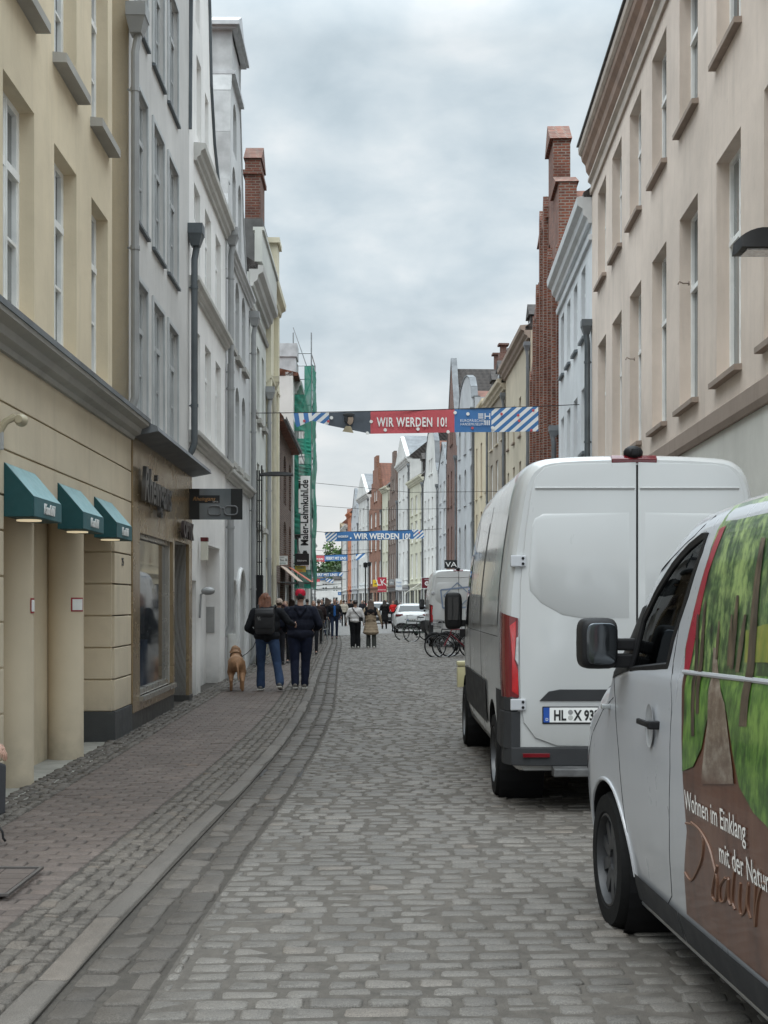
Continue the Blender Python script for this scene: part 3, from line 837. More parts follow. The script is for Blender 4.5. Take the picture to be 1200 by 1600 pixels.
# ======================================================== left 3: white gabled house
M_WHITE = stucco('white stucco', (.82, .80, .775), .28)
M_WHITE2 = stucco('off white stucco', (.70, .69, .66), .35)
b = Bld('L', 20.6, 25.8, 'gabled_house', 'tall white house with a curved gable and three grey cornices, third from the left edge'); U = b.u
rows = [(4.52, 6.15), (7.02, 8.55), (9.35, 10.85)]
cs = [(21.2, 21.95), (22.6, 23.45), (24.15, 25.0)]
ops = [(U(a), U(c), z0, z1) for z0, z1 in rows[:2] for a, c in cs]+[(U(21.5), U(22.1), 9.45, 10.8), (U(22.6), U(23.1), 9.45, 10.6), (U(21.35), U(21.9), 11.3, 12.9, .28)]
ops += [(U(20.72), U(21.45), .0, 1.95, 0, .35), (U(22.0), U(24.8), .0, 2.62, 0, .5)]
prof = [(0, 9.2), (.02, 9.75), (.06, 10.5), (.12, 11.3), (.3, 12.6), (.6, 13.4), (1.0, 13.6), (1.9, 13.6), (2.3, 12.9), (2.5, 12.2), (2.7, 11.0), (3.2, 10.1), (3.9, 9.55), (4.8, 9.3), (b.L, 9.2)]
wall(b, prof, ops, M_WHITE, th=.26, rv=.16)
coping(b, prof, M_ZINCD, .36, .05)
for z0, z1 in rows[:2]:
    for a, c in cs: b.win(U(a), U(c), z0, z1, 2, (.34, .67), rv=.15)
b.win(U(21.5), U(22.1), 9.45, 10.8, 2, (.5,), rv=.15); b.win(U(22.6), U(23.1), 9.45, 10.6, 2, (.5,), rv=.15); b.win(U(21.35), U(21.9), 11.3, 12.9, 1, (), rv=.15)
M_CORNL = stucco('pale cornice', (.56, .55, .52), .4)
molding(b, CORN(4.16, .20, .17), M_CORNL); molding(b, CORN(6.65, .20, .17), M_CORNL); molding(b, CORN(8.9, .28, .2), M_CORNL, u0=.55)
m = MB(); m.box(U(20.72), U(21.45), .33, .36, 0, 1.95); b.add(m, 'side_door', M_WHITE2)
m = MB(); m.box(U(22.0), U(24.8), .47, .5, 0, 2.6); b.add(m, 'door_frame', M_WHITE2)
m = MB(); m.box(U(22.0)+.1, U(23.3), .44, .47, .02, 2.2); o = b.add(m, 'door', plain('black door', (.014, .014, .015), .3)); 
m = MB(); m.ball((U(23.1), .40, 1.0), .03, 10); m.build('knob', M_GREYF, o)
m = MB(); m.box(U(24.8)-.02, U(24.8)-.001, .1, .3, 1.0, 1.5); b.add(m, 'bell_plate', plain('steel plate', (.35, .35, .34), .4, .5))
roof_gable(b, 9.3, 13.0, M_TILE, .3)
pipe(b, b.L+.05, 4.15, 6.9, M_PIPEG, .07, hopper=False, shoe=False); pipe(b, b.L+.05, .9, 4.1, M_PIPEG, .07, hopper=False)
m = MB(); m.tube([(b.L+.02, -.13, 0.05), (b.L+.02, -.13, .95)], .095, 14); b.add(m, 'pipe_shoe', plain('white pipe', (.55, .55, .53), .5), smooth=True)
t = thing('wall_light', 'white box light with a dark red top beside the white house door', 'lamp', tuple(b.t.matrix_basis @ Vector((U(21.75), -.04, 2.3))), b.t.rotation_euler.z)
m = MB(); m.box(-.06, .06, -.12, 0, 0, .32); m.build('body', plain('cream plastic', (.6, .58, .5), .4), t, bevel=.008); m = MB(); m.box(-.065, .065, -.125, 0, .32, .39); m.build('cap', plain('dark red', (.10, .01, .012), .4), t, bevel=.006)
t = thing('wall_lamp', 'grey dome lamp on the white wall above the black doorway edge', 'lamp', tuple(b.t.matrix_basis @ Vector((U(21.75), -.02, 1.72))), b.t.rotation_euler.z)
m = MB(); m.ball((0, -.14, .06), (.09, .12, .07), 14); m.build('shade', M_PIPEG, t, smooth=True); m = MB(); m.tube([(0, 0, -.4), (0, -.02, 0), (0, -.1, .05)], .018, 8); m.build('arm', M_PIPEG, t)

# ======================================================== left 4: pale grey gable with a pedimented top
M_LG = stucco('pale blue grey stucco', (.60, .60, .595), .25)
b = Bld('L', 25.8, 31.0, 'gabled_house', 'pale grey house with arched windows and a tall volute gable capped by a small pediment'); U = b.u
ac = [(26.35, 27.2), (27.7, 28.55), (29.1, 29.95)]
ops = [(U(a), U(c), z0, z1, .35) for z0, z1 in ((4.55, 6.3), (6.95, 8.6)) for a, c in ac] + [(U(27.1), U(27.8), 9.3, 10.9, .3), (U(28.3), U(29.0), 9.3, 10.9, .3), (U(27.25), U(27.95), 11.2, 12.3, .3)]
ops += [(U(26.4), U(27.3), .0, 2.1, .4, .3), (U(28.0), U(29.3), .0, 2.15, .45, .3)]
prof = [(0, 8.3), (.02, 8.7), (.12, 9.4), (.3, 9.9), (.34, 10.2), (.62, 10.2), (.66, 11.3), (.8, 12.2), (1.02, 12.7), (1.02, 13.55), (2.75, 13.55), (2.75, 12.7), (2.95, 12.2), (3.2, 11.4), (3.45, 10.5), (3.9, 9.7), (4.4, 9.1), (b.L, 8.8)]
wall(b, prof, ops, M_LG, th=.3, rv=.16)
coping(b, [p for p in prof if True], plain('weathered white coping', (.44, .45, .45), .6, var=.2), .5, .05, y0=-.03)
m = MB(); m.prism([(.86, 13.55), (2.95, 13.55), (2.95, 13.68), (1.9, 14.25), (.86, 13.68)], 'y', -.14, .48); b.add(m, 'pediment', plain('zinc pediment', (.48, .49, .50), .55, .1, var=.2))
m = MB(); m.box(.78, 3.0, -.2, .52, 13.60, 13.68); m.box(.92, 2.86, -.1, .42, 12.62, 12.70); b.add(m, 'cap_molding', MATS['zinc pediment'])
for z0, z1 in ((4.55, 6.3), (6.95, 8.6)):
    for a, c in ac: b.win(U(a), U(c), z0, z1, 2, (.36, .68), rv=.15, fm=M_GREYF, sill=.12, sillm=M_CORN1, proud=.1)
for a, c, z0, z1 in ((27.1, 27.8, 9.3, 10.9), (28.3, 29.0, 9.3, 10.9), (27.25, 27.95, 11.2, 12.3)): b.win(U(a), U(c), z0, z1, 1, (.5,), rv=.15, fm=M_GREYF)
molding(b, CORN(4.08, .2, .17), M_CORNL); molding(b, CORN(8.7, .2, .16), M_LG, u0=.5)
for (a, c, x) in ((26.4, 27.3, 2.1), (28.0, 29.3, 2.15)):
    m = MB(); m.box(U(a), U(c), .28, .31, 0, x); b.add(m, 'door', plain('pale door', (.45, .44, .42), .5))
    m = MB(); uc = (U(a)+U(c))/2; w_ = (U(c)-U(a))/2+.06; zs_ = x-.42
    pts = [(U(a)-.06, -.03, 0), (U(a)-.06, -.03, zs_)]+[(uc-w_*math.cos(PI*k/10), -.03, zs_+(w_-.12)*math.sin(PI*k/10)) for k in range(1, 10)]+[(U(c)+.06, -.03, zs_), (U(c)+.06, -.03, 0)]
    m.tube(pts, .05, 8); b.add(m, 'door_surround', plain('white surround', (.6, .6, .59), .5), smooth=True)
roof_gable(b, 8.3, 12.2, M_TILED, .35)
pipe(b, .12, 4.4, 9.15, M_PIPEG, .06); pipe(b, b.L-.05, .1, 8.6, M_PIPEG, .06)

# ======================================================== left 5: pale house with heavy cornice
M_PALE = stucco('pale greenish stucco', (.60, .605, .56), .3)
b = Bld('L', 31.0, 35.9, 'townhouse', 'pale grey green house with a heavy top cornice behind the black street lamp'); U = b.u
cs = [(31.5, 32.2), (33.0, 33.75), (34.5, 35.2)]
ops = [(U(a), U(c), z0, z1) for z0, z1 in ((6.35, 8.2), (3.6, 5.2)) for a, c in cs]+[(U(31.5), U(32.6), .0, 2.2, 0, .3), (U(33.4), U(35.2), .5, 2.3, 0, .2)]
wall(b, [(0, 9.6), (b.L, 9.6)], ops, M_PALE)
for z0, z1 in ((6.35, 8.2), (3.6, 5.2)):
    for a, c in cs: b.win(U(a), U(c), z0, z1, 2, (.33, .66), sill=.14, sillm=M_CORN1, proud=.12)
b.win(U(33.4), U(35.2), .5, 2.3, 2, ()); m = MB(); m.box(U(31.5), U(32.6), .25, .3, 0, 2.2); b.add(m, 'door', M_DARKF)
molding(b, CORN(9.25, .5, .34), M_CORNL); molding(b, [(.02, 8.7), (-.06, 8.7), (-.09, 8.8), (.02, 8.84)], M_CORN1, name='string_course')
m = MB(); m.box(0, b.L, -.3, -.12, 9.84, 10.6); m.box(0, b.L, -.35, -.08, 10.6, 10.68); b.add(m, 'parapet', M_PALE)
roof_eaves(b, 9.8, 5, 3.4, M_TILED); pipe(b, b.L-.1, .1, 7.6, M_PIPEG, .06)
# ======================================================== left 6: narrow cream house with brick chimney gable
M_CRM = stucco('pale yellow stucco', (.70, .65, .50), .3)
b = Bld('L', 35.9, 39.4, 'townhouse', 'narrow pale yellow house with pilasters below a dark slate dormer and brick chimney'); U = b.u
ops = [(U(36.9), U(37.9), z0, z1) for z0, z1 in ((8.2, 9.6), (6.0, 7.5), (3.6, 5.2))]+[(U(36.6), U(38.4), .4, 2.4)]
wall(b, [(0, 10.6), (b.L, 10.6)], ops, M_CRM)
for (a, c, z0, z1) in ops: b.win(a, c, z0, z1, 2, (.5,))
m = MB()
for u_ in (.2, b.L-.35): m.box(u_-.15, u_+.25, -.14, .0, 2.7, 10.3)
b.add(m, 'pilaster', M_CRM, bevel=.01); molding(b, CORN(10.2, .5, .34), M_CRM); molding(b, CORN(7.75, .2, .16), M_CRM)
m = MB(); m.box(.0, b.L, .1, 3.5, 10.7, 12.35); b.add(m, 'slate_dormer', plain('grey slate', (.10, .098, .095), .8, var=.3, vs=2, bmp=.4, bs=14))
M_BR = brick('old red brick', (.20, .062, .036), (.10, .036, .026), (.22, .18, .145), dark=.45)
m = MB(); m.box(.5, 1.9, .2, .64, 12.35, 14.2); m.box(.44, 1.96, .14, .70, 13.75, 13.87); m.prism([(.44, 14.2), (1.96, 14.2), (1.2, 14.75)], 'y', .16, .68); b.add(m, 'chimney', M_BR)
m = MB(); m.box(.9, 1.7, -.25, .5, 10.7, 11.9); m.box(.8, 1.8, -.32, .5, 11.9, 12.05); b.add(m, 'balcony', M_CRM)
pipe(b, 1.7, .1, 8.2, plain('cream pipe', (.5, .46, .36), .5), .07)
# ======================================================== left 7: brown brick house
M_BRD = brick('brown brick', (.19, .115, .085), (.105, .06, .05), (.27, .24, .21), dark=.25)
b = Bld('L', 39.4, 48.5, 'brick_house', 'brown brick house with arched white windows and a steep red tiled roof'); U = b.u
ops = [(U(d), U(d+1.3), z0, z1, .4) for d in (40.3, 43.2, 46.0) for z0, z1 in ((4.9, 6.6), (2.85, 4.35))]+[(U(40.2), U(42.8), .3, 2.2), (U(44), U(47.5), .3, 2.2)]
wall(b, [(0, 7.3), (b.L, 7.3)], ops, M_BRD)
for o in ops: b.win(o[0], o[1], o[2], o[3], 3 if o[3] > 2.5 else 2, (.33, .66) if o[3] > 2.5 else ())
m = MB(); m.prism([(-.25, 7.15), (-.25, 7.3), (4.2, 13.0), (9, 7.3), (9, 7.15)], 'x', 0, b.L); b.add(m, 'roof', M_TILE)
gutter_box(b, 7.2)
# ======================================================== left 8: white house behind the scaffold
b = Bld('L', 48.5, 66, 'townhouse', 'tall white house partly covered by the green netted scaffold'); U = b.u
ops = [(U(d), U(d+1.1), z0, z1) for d in (49.5, 51.8, 54.2, 57, 60, 63) for z0, z1 in ((3.5, 5.3), (6.2, 7.6), (8.1, 9.2))]+[(U(50), U(54), .3, 2.5), (U(57), U(63), .3, 2.5)]
wall(b, [(0, 10.3), (b.L, 10.3)], ops, M_WHITE2)
for o in ops: b.win(o[0], o[1], o[2], o[3], 2, (.5,))
m = MB(); m.box(.1, 1.2, -.1, 1.0, 10.3, 10.9); m.box(.05, 1.25, -.15, 1.05, 10.9, 11.4); b.add(m, 'parapet', MATS['zinc pediment'])
molding(b, CORN(9.7, .5, .26), M_WHITE2, u0=1.3); roof_eaves(b, 10.3, 5, 1.2)

# ======================================================== right 1: long pink-beige building
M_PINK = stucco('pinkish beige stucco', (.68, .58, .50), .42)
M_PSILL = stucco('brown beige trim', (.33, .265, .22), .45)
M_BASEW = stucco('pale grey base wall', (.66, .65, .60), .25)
b = Bld('R', 8.0, 30.4, 'townhouse', 'long pinkish beige building with deep windows along the right side'); U = b.u
far = [12.2, 14.65, 17.1, 19.65, 22.1, 24.6, 27.0, 29.3, 9.8]
ops = []
for d in far:
    for z0, z1 in ((4.54, 7.45), (8.80, 10.93)): ops.append((U(d), U(d-1.35), z0, z1))
ops += [(U(29), U(27.6), .0, 2.4), (U(25), U(22), .6, 2.8), (U(19), U(16), .6, 2.8)]
wall(b, [(0, 12.0), (b.L, 12.0)], ops, M_PINK, rv=.27, th=.4)
for o in ops[:-3]:
    up = o[2] > 8
    b.win(o[0], o[1], o[2], o[3], 2, (.62,), rv=.24, sill=.085, sillm=M_PSILL, proud=.10, trans=.62)
for o in ops[-3:]: b.win(o[0], o[1], o[2], o[3], 2, (), rv=.2, fm=M_GREYF)
m = MB(); m.box(0.003, b.L, -.02, 0, .0, 3.85)
molding(b, [(.02, 3.82), (-.07, 3.82), (-.10, 3.90), (-.10, 4.10), (-.05, 4.14), (.02, 4.14)], M_PSILL, name='string_course')
# base cladding with the openings left free
mm = MB(); us = sorted([(0.003, 0.003)]+[(o[0], o[1]) for o in ops[-3:]]+[(b.L, b.L)])
for (a0, a1), (c0, c1) in zip(us, us[1:]): mm.box(a1, c0, -.025, .0, .0, 3.82)
for o in ops[-3:]: mm.box(o[0], o[1], -.025, 0, o[3], 3.82); mm.box(o[0], o[1], -.025, 0, 0, o[2]) if o[2] > .1 else None
b.add(mm, 'base_cladding', M_BASEW)
M_CORB = plain('brown painted cornice', (.25, .155, .105), .6, var=.25, vs=2)
M_CORP = plain('faded cornice', (.42, .35, .29), .6, var=.2, vs=2)
molding(b, [(.02, 11.25), (-.05, 11.25), (-.06, 11.36), (-.03, 11.40), (-.03, 11.50), (-.10, 11.56), (-.10, 11.62), (.02, 11.66)], M_CORP, name='frieze')
molding(b, [(.02, 11.68), (-.06, 11.68), (-.14, 11.80), (-.16, 11.95), (-.24, 12.05), (-.26, 12.15), (.02, 12.16)], M_CORB)
molding(b, [(-.0, 12.165), (-.27, 12.165), (-.32, 12.22), (-.33, 12.34), (-.0, 12.38)], M_CORP, name='gutter_board')
m = MB(); m.box(0, b.L, -.37, .0, 12.385, 12.42); b.add(m, 'roof_edge', M_DARKF); roof_eaves(b, 12.45, 5, 3, M_TILED, over=.0)

for (d_, z_, l_) in ((18.9, 6.3, 'small iron hook on the pinkish wall beside the tall lower windows'), (24.0, 6.15, 'second small iron hook farther along the pinkish wall')):
    hk = thing('wall_hook', l_, 'hook', tuple(b.t.matrix_basis @ Vector((U(d_), 0, z_))), b.t.rotation_euler.z)
    m = MB(); m.tube([(0, 0, 0), (0, -.09, .0), (.0, -.15, .03), (.03, -.17, -.02)], .012, 6); m.build('hook', M_PSILL, hk, smooth='all')
    m = MB(); m.lathe([(0, -.012), (.035, -.012), (.035, 0), (0, 0)], (0, 0, 0), 'y', 14); m.build('plate', M_PSILL, hk)
# ======================================================== right 2: pale blue-white house
M_BW = stucco('cool white stucco', (.64, .66, .675), .2)
b = Bld('R', 30.4, 38.4, 'townhouse', 'pale blue white house with a deep curved cornice between the pinkish and brick buildings'); U = b.u
far = [32.55, 34.3, 36.0, 37.7]
ops = [(U(d), U(d-.85), z0, z1) for d in far for z0, z1 in ((8.2, 9.95), (5.35, 6.95), (2.9, 4.2))]+[(U(37.6), U(34), .4, 2.3)]
wall(b, [(0, 11.1), (b.L, 11.1)], ops, M_BW)
for o in ops: b.win(o[0], o[1], o[2], o[3], 2, (.66,), sill=.08 if o[2] > 3 else None, sillm=M_ZINCD)
molding(b, CORN(10.6, .62, .36), plain('white cornice', (.55, .56, .56), .5, var=.08)); molding(b, [(.02, 10.2), (-.07, 10.2), (-.09, 10.32), (.02, 10.34)], M_BW, name='string_course')
roof_eaves(b, 11.35, 5, 3.4, M_TILED); pipe(b, b.L-.08, .1, 8.3, M_ZINCD, .07)
# ======================================================== right 3: brick stepped gable
M_BRR = brick('dark red church brick', (.27, .078, .042), (.13, .042, .028), (.28, .24, .2), bw=.26, bh=.09, ms=.016, dark=.42)
b = Bld('R', 38.4, 50.2, 'gabled_house', 'dark red brick house with a stepped gable of tall piers and niches', off=.12)
L = b.L; uc = L*.66
st = [(0, 10.4), (1.3, 10.4), (1.3, 12.2), (3.0, 12.2), (3.0, 14.6), (uc-.9, 14.6), (uc-.9, 16.6), (uc+.9, 16.6), (uc+.9, 14.6), (uc+2.8, 14.6), (uc+2.8, 12.2), (L-1.2, 12.2), (L-1.2, 10.4), (L, 10.4)]
ops = []
for k in range(7):
    u0 = .55+k*(L-1.1)/7; u1 = u0+.95; ctr = (u0+u1)/2
    tp = [9.6, 11.4, 13.6, 15.6, 13.6, 11.4, 9.6][k]
    ops.append((u0, u1, 3.1, 5.2, .35, .25)); ops.append((u0, u1, 5.9, 8.0, .35, .25)); ops.append((u0, u1, 8.7, tp, .4, .25) if tp > 9.2 else (u0, u1, 8.7, 9.2, .2, .25))
ops += [(1.0, 4.5, .3, 2.4, .3, .25), (6.5, 10.5, .3, 2.4, .3, .25)]
wall(b, st, ops, M_BRR, th=.55, rv=.25)
for o in ops:
    if o[3]-o[2] < 2.3 and o[0] < o[1]: b.win(o[0], o[1], o[2], o[3], 2, (.5,), rv=.24)
    else:
        m = MB(); m.box(o[0], o[1], .24, .27, o[2], o[3]); b.add(m, 'niche', plain('pale niche plaster', (.40, .38, .35), .8) if o[3] < 12 else M_BRR)
m = MB()
for k in range(8):
    u0 = .12+k*(L-.5)/7; tp = [10.4, 12.2, 13.0, 15.2, 15.2, 13.0, 12.2, 10.4][k]
    m.box(u0-.14, u0+.2, -.16, 0, .3, tp-.2); m.prism([(u0-.14, tp-.2), (u0+.2, tp-.2), (u0+.03, tp+.2)], 'y', -.16, .1)
m.prism([(uc-1.0, 16.6), (uc+1.0, 16.6), (uc, 17.35)], 'y', -.12, .6); b.add(m, 'pier', M_BRR)
for a, c in ((.0, 1.3), (1.3, 3.0), (3.0, uc-.9), (uc+.9, uc+2.8), (uc+2.8, L-1.2), (L-1.2, L)):
    z = [p[1] for p in st if abs(p[0]-a) < .01][-1]
    m = MB(); m.prism([(a-.04, z), (c+.04, z), ((a+c)/2, z+.45)], 'y', -.1, .62); b.add(m, 'step_cap', M_BRR)
roof_gable(b, 10.4, 15.8, M_TILE, .56, 12); pipe(b, L-.2, .1, 6.9, M_ZINC, .07, y=-.25)
# ======================================================== far houses
CC = {}
def color(c, n): return stucco(n, c, .3)
def far_house(side, d0, d1, name, label, mat, H, rows, n, kind='eaves', wm=None, roof=None, arch=0, wf=.42, base=None, gs=1.0, trim=None, top=None):
    b = Bld(side, d0, d1, name, label); L = b.L
    ops = []; cw = L/n
    for (z0, z1) in rows:
        for k in range(n): ops.append((cw*(k+.5)-cw*wf/2, cw*(k+.5)+cw*wf/2, z0, z1, arch) if arch else (cw*(k+.5)-cw*wf/2, cw*(k+.5)+cw*wf/2, z0, z1))
    gops = [(.35, L*.36, .35, 2.6), (L*.42, L*.55, .05, 2.6), (L*.62, L-.35, .35, 2.6)]
    T = top or H+L*.55
    if kind == 'eaves': prof = [(0, H), (L, H)]
    elif kind == 'step':
        ns = 5; prof = []
        for i in range(ns): prof += [(L*.5*i/ns, H+(T-H)*i/(ns-1)), (L*.5*(i+1)/ns, H+(T-H)*i/(ns-1))]
        prof += [(L-p[0], p[1]) for p in prof[::-1]]
    elif kind == 'volute':
        prof = [(0, H), (L*.03, H+.4)]+[(L*(.05+.27*t), H+.4+(T-H-.6)*t**.6 if t > .5 else H+.4+(T-H)*.75*t**1.5) for t in (.15, .4, .6, .85, 1)]+[(L*.34, T), (L*.5, T+.15)]
        prof = [p for i, p in enumerate(prof) if i == 0 or p[0] >= prof[i-1][0]]
        prof += [(L-p[0], p[1]) for p in prof[::-1][1:]]
    elif kind == 'pediment': prof = [(0, H), (L, H)]
    elif kind == 'gable': prof = [(0, H), (L/2, T), (L, H)]
    elif kind == 'curve': prof = [(0, H), (L*.12, H+.1)]+[(L*(.5-.36*math.cos(PI*t)), H+.1+(T-H)*math.sin(PI*t)**.8) for t in (.1, .25, .4, .5, .6, .75, .9)]+[(L*.88, H+.1), (L, H)]
    if kind in ('step', 'gable', 'volute'):
        for k in range(2): ops.append((L*(.38+.14*k), L*(.38+.14*k)+L*.1, H+.6, H+1.8))
    wall(b, prof, ops+gops, mat, th=.3, rv=.15, back=7)
    for o in ops: b.win(o[0], o[1], o[2], o[3], 2, (.6,), fm=wm or M_WHITEF, rv=.15, sill=.08 if side == 'R' else None, sillm=trim or mat)
    for o in gops: b.win(o[0], o[1], o[2], o[3], 1, (), fm=M_DARKF, rv=.15)
    tm = trim or mat
    if kind in ('eaves', 'pediment'):
        molding(b, CORN(H-.45, .5, .4), tm)
        roof_eaves(b, H, 4.5, 3.8*gs, roof or M_TILED)
    else: roof_gable(b, H-.05, T-.7, roof or M_TILE, .3, 10)
    if kind == 'pediment':
        m = MB(); m.prism([(L*.02, H+.08), (L*.98, H+.08), (L*.5, T)], 'y', -.3, .1); m.prism([(L*.12, H+.35), (L*.88, H+.35), (L*.5, T-.35)], 'y', -.301, -.28); b.add(m, 'pediment', tm)
        m = MB(); m.prism([(0, H+.05), (L/2, T+.1), (L, H+.05)], 'y', .1, 6); b.add(m, 'roof', roof or M_ZINC)
    if kind in ('volute', 'curve', 'gable'): coping(b, prof, M_ZINC, .4, .07)
    molding(b, CORN(2.95, .22, .18), tm, name='shop_cornice')
    if base: 
        m = MB(); m.box(0.01, .33, -.04, 0, 0, 2.95); m.box(L-.33, L-.01, -.04, 0, 0, 2.95); m.box(.33, L-.33, -.04, 0, 2.62, 2.95); b.add(m, 'shopfront', base)
    rr_ = random.Random(int(d0*7)); T2 = max(H, (T if kind not in ('eaves',) else H+2.6))
    for k in range(rr_.choice((1, 2))):
        u_ = rr_.uniform(.1, .75)*L; m = MB(); m.box(u_, u_+.7, 3.0, 3.6, H-.5, T2+rr_.uniform(-.6, .5)); m.box(u_-.05, u_+.75, 2.95, 3.65, T2+.5, T2+.62); m.box(u_+.1, u_+.6, 3.1, 3.5, H, T2+.52); b.add(m, 'chimney', M_BRB)
    if kind == 'eaves' and L > 6:
        for u_ in (L*.28, L*.68):
            m = MB(); m.box(u_-.55, u_+.55, .8, 3.2, H+.5, H+1.9); m.prism([(u_-.7, H+1.9), (u_+.7, H+1.9), (u_, H+2.5)], 'y', .7, 3.4); m.box(u_-.38, u_+.38, .78, .80, H+.75, H+1.7, 1); b.add(m, 'dormer', [roof or M_TILED, M_GLASS])
    if n > 2 and side == 'R' and L > 6: pipe(b, L-.1, .1, H-.6, M_ZINC, .06)
    return b
M_TAN = color((.50, .44, .34), 'tan stucco'); M_TAN2 = color((.33, .285, .23), 'brown grey stone'); M_CRE = color((.60, .52, .38), 'warm cream stucco')
M_GW = color((.47, .485, .50), 'cool grey stucco'); M_W3 = color((.62, .62, .60), 'chalk white'); M_CG = color((.56, .55, .44), 'cream green stucco')
M_BRB = brick('reddish brown brick', (.20, .085, .06), (.13, .055, .042), (.25, .2, .17)); M_BRO = brick('orange brick', (.33, .12, .065), (.22, .075, .045), (.3, .24, .18))
M_DKB = plain('dark shopfront', (.06, .06, .062), .5); M_GRB = plain('grey shopfront', (.22, .225, .23), .5)
FH = [
 ('R', 50.2, 60, 'townhouse', 'tan house with a brown cornice and small square windows beyond the brick gable', M_TAN, 12.4, [(3.6, 5.2), (6.0, 7.5), (8.6, 10.2)], 4, dict(wm=M_DARKF, trim=M_PSILL, wf=.3)),
 ('R', 60, 67, 'townhouse', 'brown grey stone house with heavy window frames, behind the banner end', M_TAN2, 12.0, [(3.6, 5.8), (6.8, 8.6), (9.4, 10.9)], 3, dict(trim=M_TAN, gs=1.2)),
 ('R', 67, 75, 'townhouse', 'warm cream house with tall narrow brown windows', M_CRE, 12.2, [(3.7, 6.6), (7.5, 10.4)], 3, dict(wm=plain('brown frame', (.16, .07, .04), .5), wf=.3, roof=M_TILED, gs=1.3)),
 ('R', 75, 84, 'townhouse', 'cool grey house with arched windows and a white curved top', M_GW, 13.6, [(3.6, 6.4), (7.6, 9.8), (10.8, 12.6)], 3, dict(kind='curve', arch=.35, wf=.36, top=15.4, wm=M_GREYF)),
 ('R', 84, 92, 'brick_house', 'reddish brown brick house with white windows and a high red brick gable', M_BRB, 11.8, [(3.6, 6.8), (8.2, 10.6)], 3, dict(kind='gable', top=18.3, wf=.34, arch=.2, base=M_DKB, roof=M_TILED)),
 ('R', 92, 98, 'townhouse', 'small pale grey house with a low zinc gable', M_GW, 11.4, [(3.6, 5.6), (6.6, 8.4), (9.0, 10.4)], 2, dict(kind='gable', top=13.4)),
 ('R', 98, 107, 'gabled_house', 'white house with a sweeping curved gable below a dark tiled roof', M_W3, 11.2, [(3.4, 5.2), (5.9, 7.6), (8.3, 9.9)], 4, dict(kind='volute', top=15.2, wf=.36)),
 ('R', 107, 115, 'townhouse', 'cream green house with a balustraded bay and white windows', M_CG, 12.2, [(3.6, 5.8), (6.8, 8.6), (9.2, 10.8)], 3, dict(wf=.45, roof=M_TILED)),
 ('R', 115, 124, 'townhouse', 'white classical house with a triangular pediment', M_W3, 14.6, [(3.6, 6.2), (7.4, 10.0), (11.2, 13.4)], 3, dict(kind='pediment', top=17.0, wf=.34, base=M_GRB)),
 ('R', 124, 132, 'gabled_house', 'dark brown brick house with a stepped gable and white windows', M_BRD, 12.0, [(3.6, 6.4), (7.4, 9.2), (9.8, 11.2)], 4, dict(kind='step', top=16.6, base=M_DKB)),
 ('R', 132, 136, 'townhouse', 'narrow cream grey house squeezed between two brick gables', M_CG, 13.5, [(3.6, 5.8), (6.8, 8.6), (9.6, 11.4)], 2, dict()),
 ('R', 136, 146, 'gabled_house', 'orange brick house with a high stepped gable', M_BRO, 12.0, [(3.6, 6.0), (7.2, 8.8), (9.8, 11.4)], 3, dict(kind='step', top=17.6)),
 ('R', 146, 156, 'townhouse', 'white house with a small pediment, beyond the orange brick gable', M_W3, 14.0, [(3.6, 6.0), (7.2, 9.2), (10.4, 12.6)], 3, dict(kind='pediment', top=16.6)),
 ('R', 156, 166, 'gabled_house', 'pale grey gabled house with a zinc roof far down the street', M_GW, 11.8, [(3.6, 5.8), (7, 8.8), (9.6, 11)], 3, dict(kind='gable', top=15.8)),
 ('R', 166, 172, 'townhouse', 'orange red plastered house far down the street on the right', color((.50, .19, .10), 'orange plaster'), 13.2, [(3.6, 5.8), (7, 8.8), (10, 11.6)], 2, dict()),
 ('R', 172, 186, 'townhouse', 'white house with a red roof far down the street on the right', M_W3, 12.0, [(3.6, 5.8), (7, 8.8), (9.8, 11.2)], 4, dict(roof=M_TILE)),
 ('R', 186, 204, 'townhouse', 'cream house at the bend of the street on the right', M_CRE, 13.0, [(3.6, 5.8), (7, 8.8), (10, 11.8)], 4, dict(roof=M_TILE)),
 ('R', 204, 240, 'townhouse', 'long pale house at the far end of the right side', M_W3, 13.5, [(3.6, 5.8), (7, 8.8), (10, 11.8)], 6, dict(roof=M_TILE)),
 ('L', 70, 90, 'townhouse', 'beige house beyond the scaffold on the left', M_TAN, 8.5, [(3.6, 5.4), (6.1, 7.6)], 6, dict()),
 ('L', 205, 225, 'townhouse', 'cream house at the far end of the left side', M_CRE, 12.0, [(3.6, 5.8), (7, 8.8)], 4, dict()),
 ('L', 225, 262, 'townhouse', 'white house with dark windows at the far end of the left side', M_W3, 13.0, [(3.6, 5.8), (7, 8.8), (10, 11.8)], 7, dict()),
]
for f in FH: far_house(*f[:9], **f[9])
# a white house closing the street
b = Bld('L', 262, 263, 'townhouse', 'x')
for o in list(KIDS(b.t)): bpy.data.objects.remove(o)
bpy.data.objects.remove(b.t)
t = thing('townhouse', 'low white building closing the far end of the street below the trees', 'house', (-18, 300, 0))
class B2: pass
b = Bld.__new__(Bld); b.t = t; b.L = 16; b.nw = 0; b.side = 'L'
ops = [(1+k*2.5, 2.2+k*2.5, z0, z1) for k in range(6) for z0, z1 in ((.4, 2.6), (4, 5.8))]
wall(b, [(0, 6.8), (16, 6.8)], ops, M_W3)
for o in ops: b.win(o[0], o[1], o[2], o[3], 2, (.5,))
roof_eaves(b, 6.8, 5, 1.6, M_TILED)
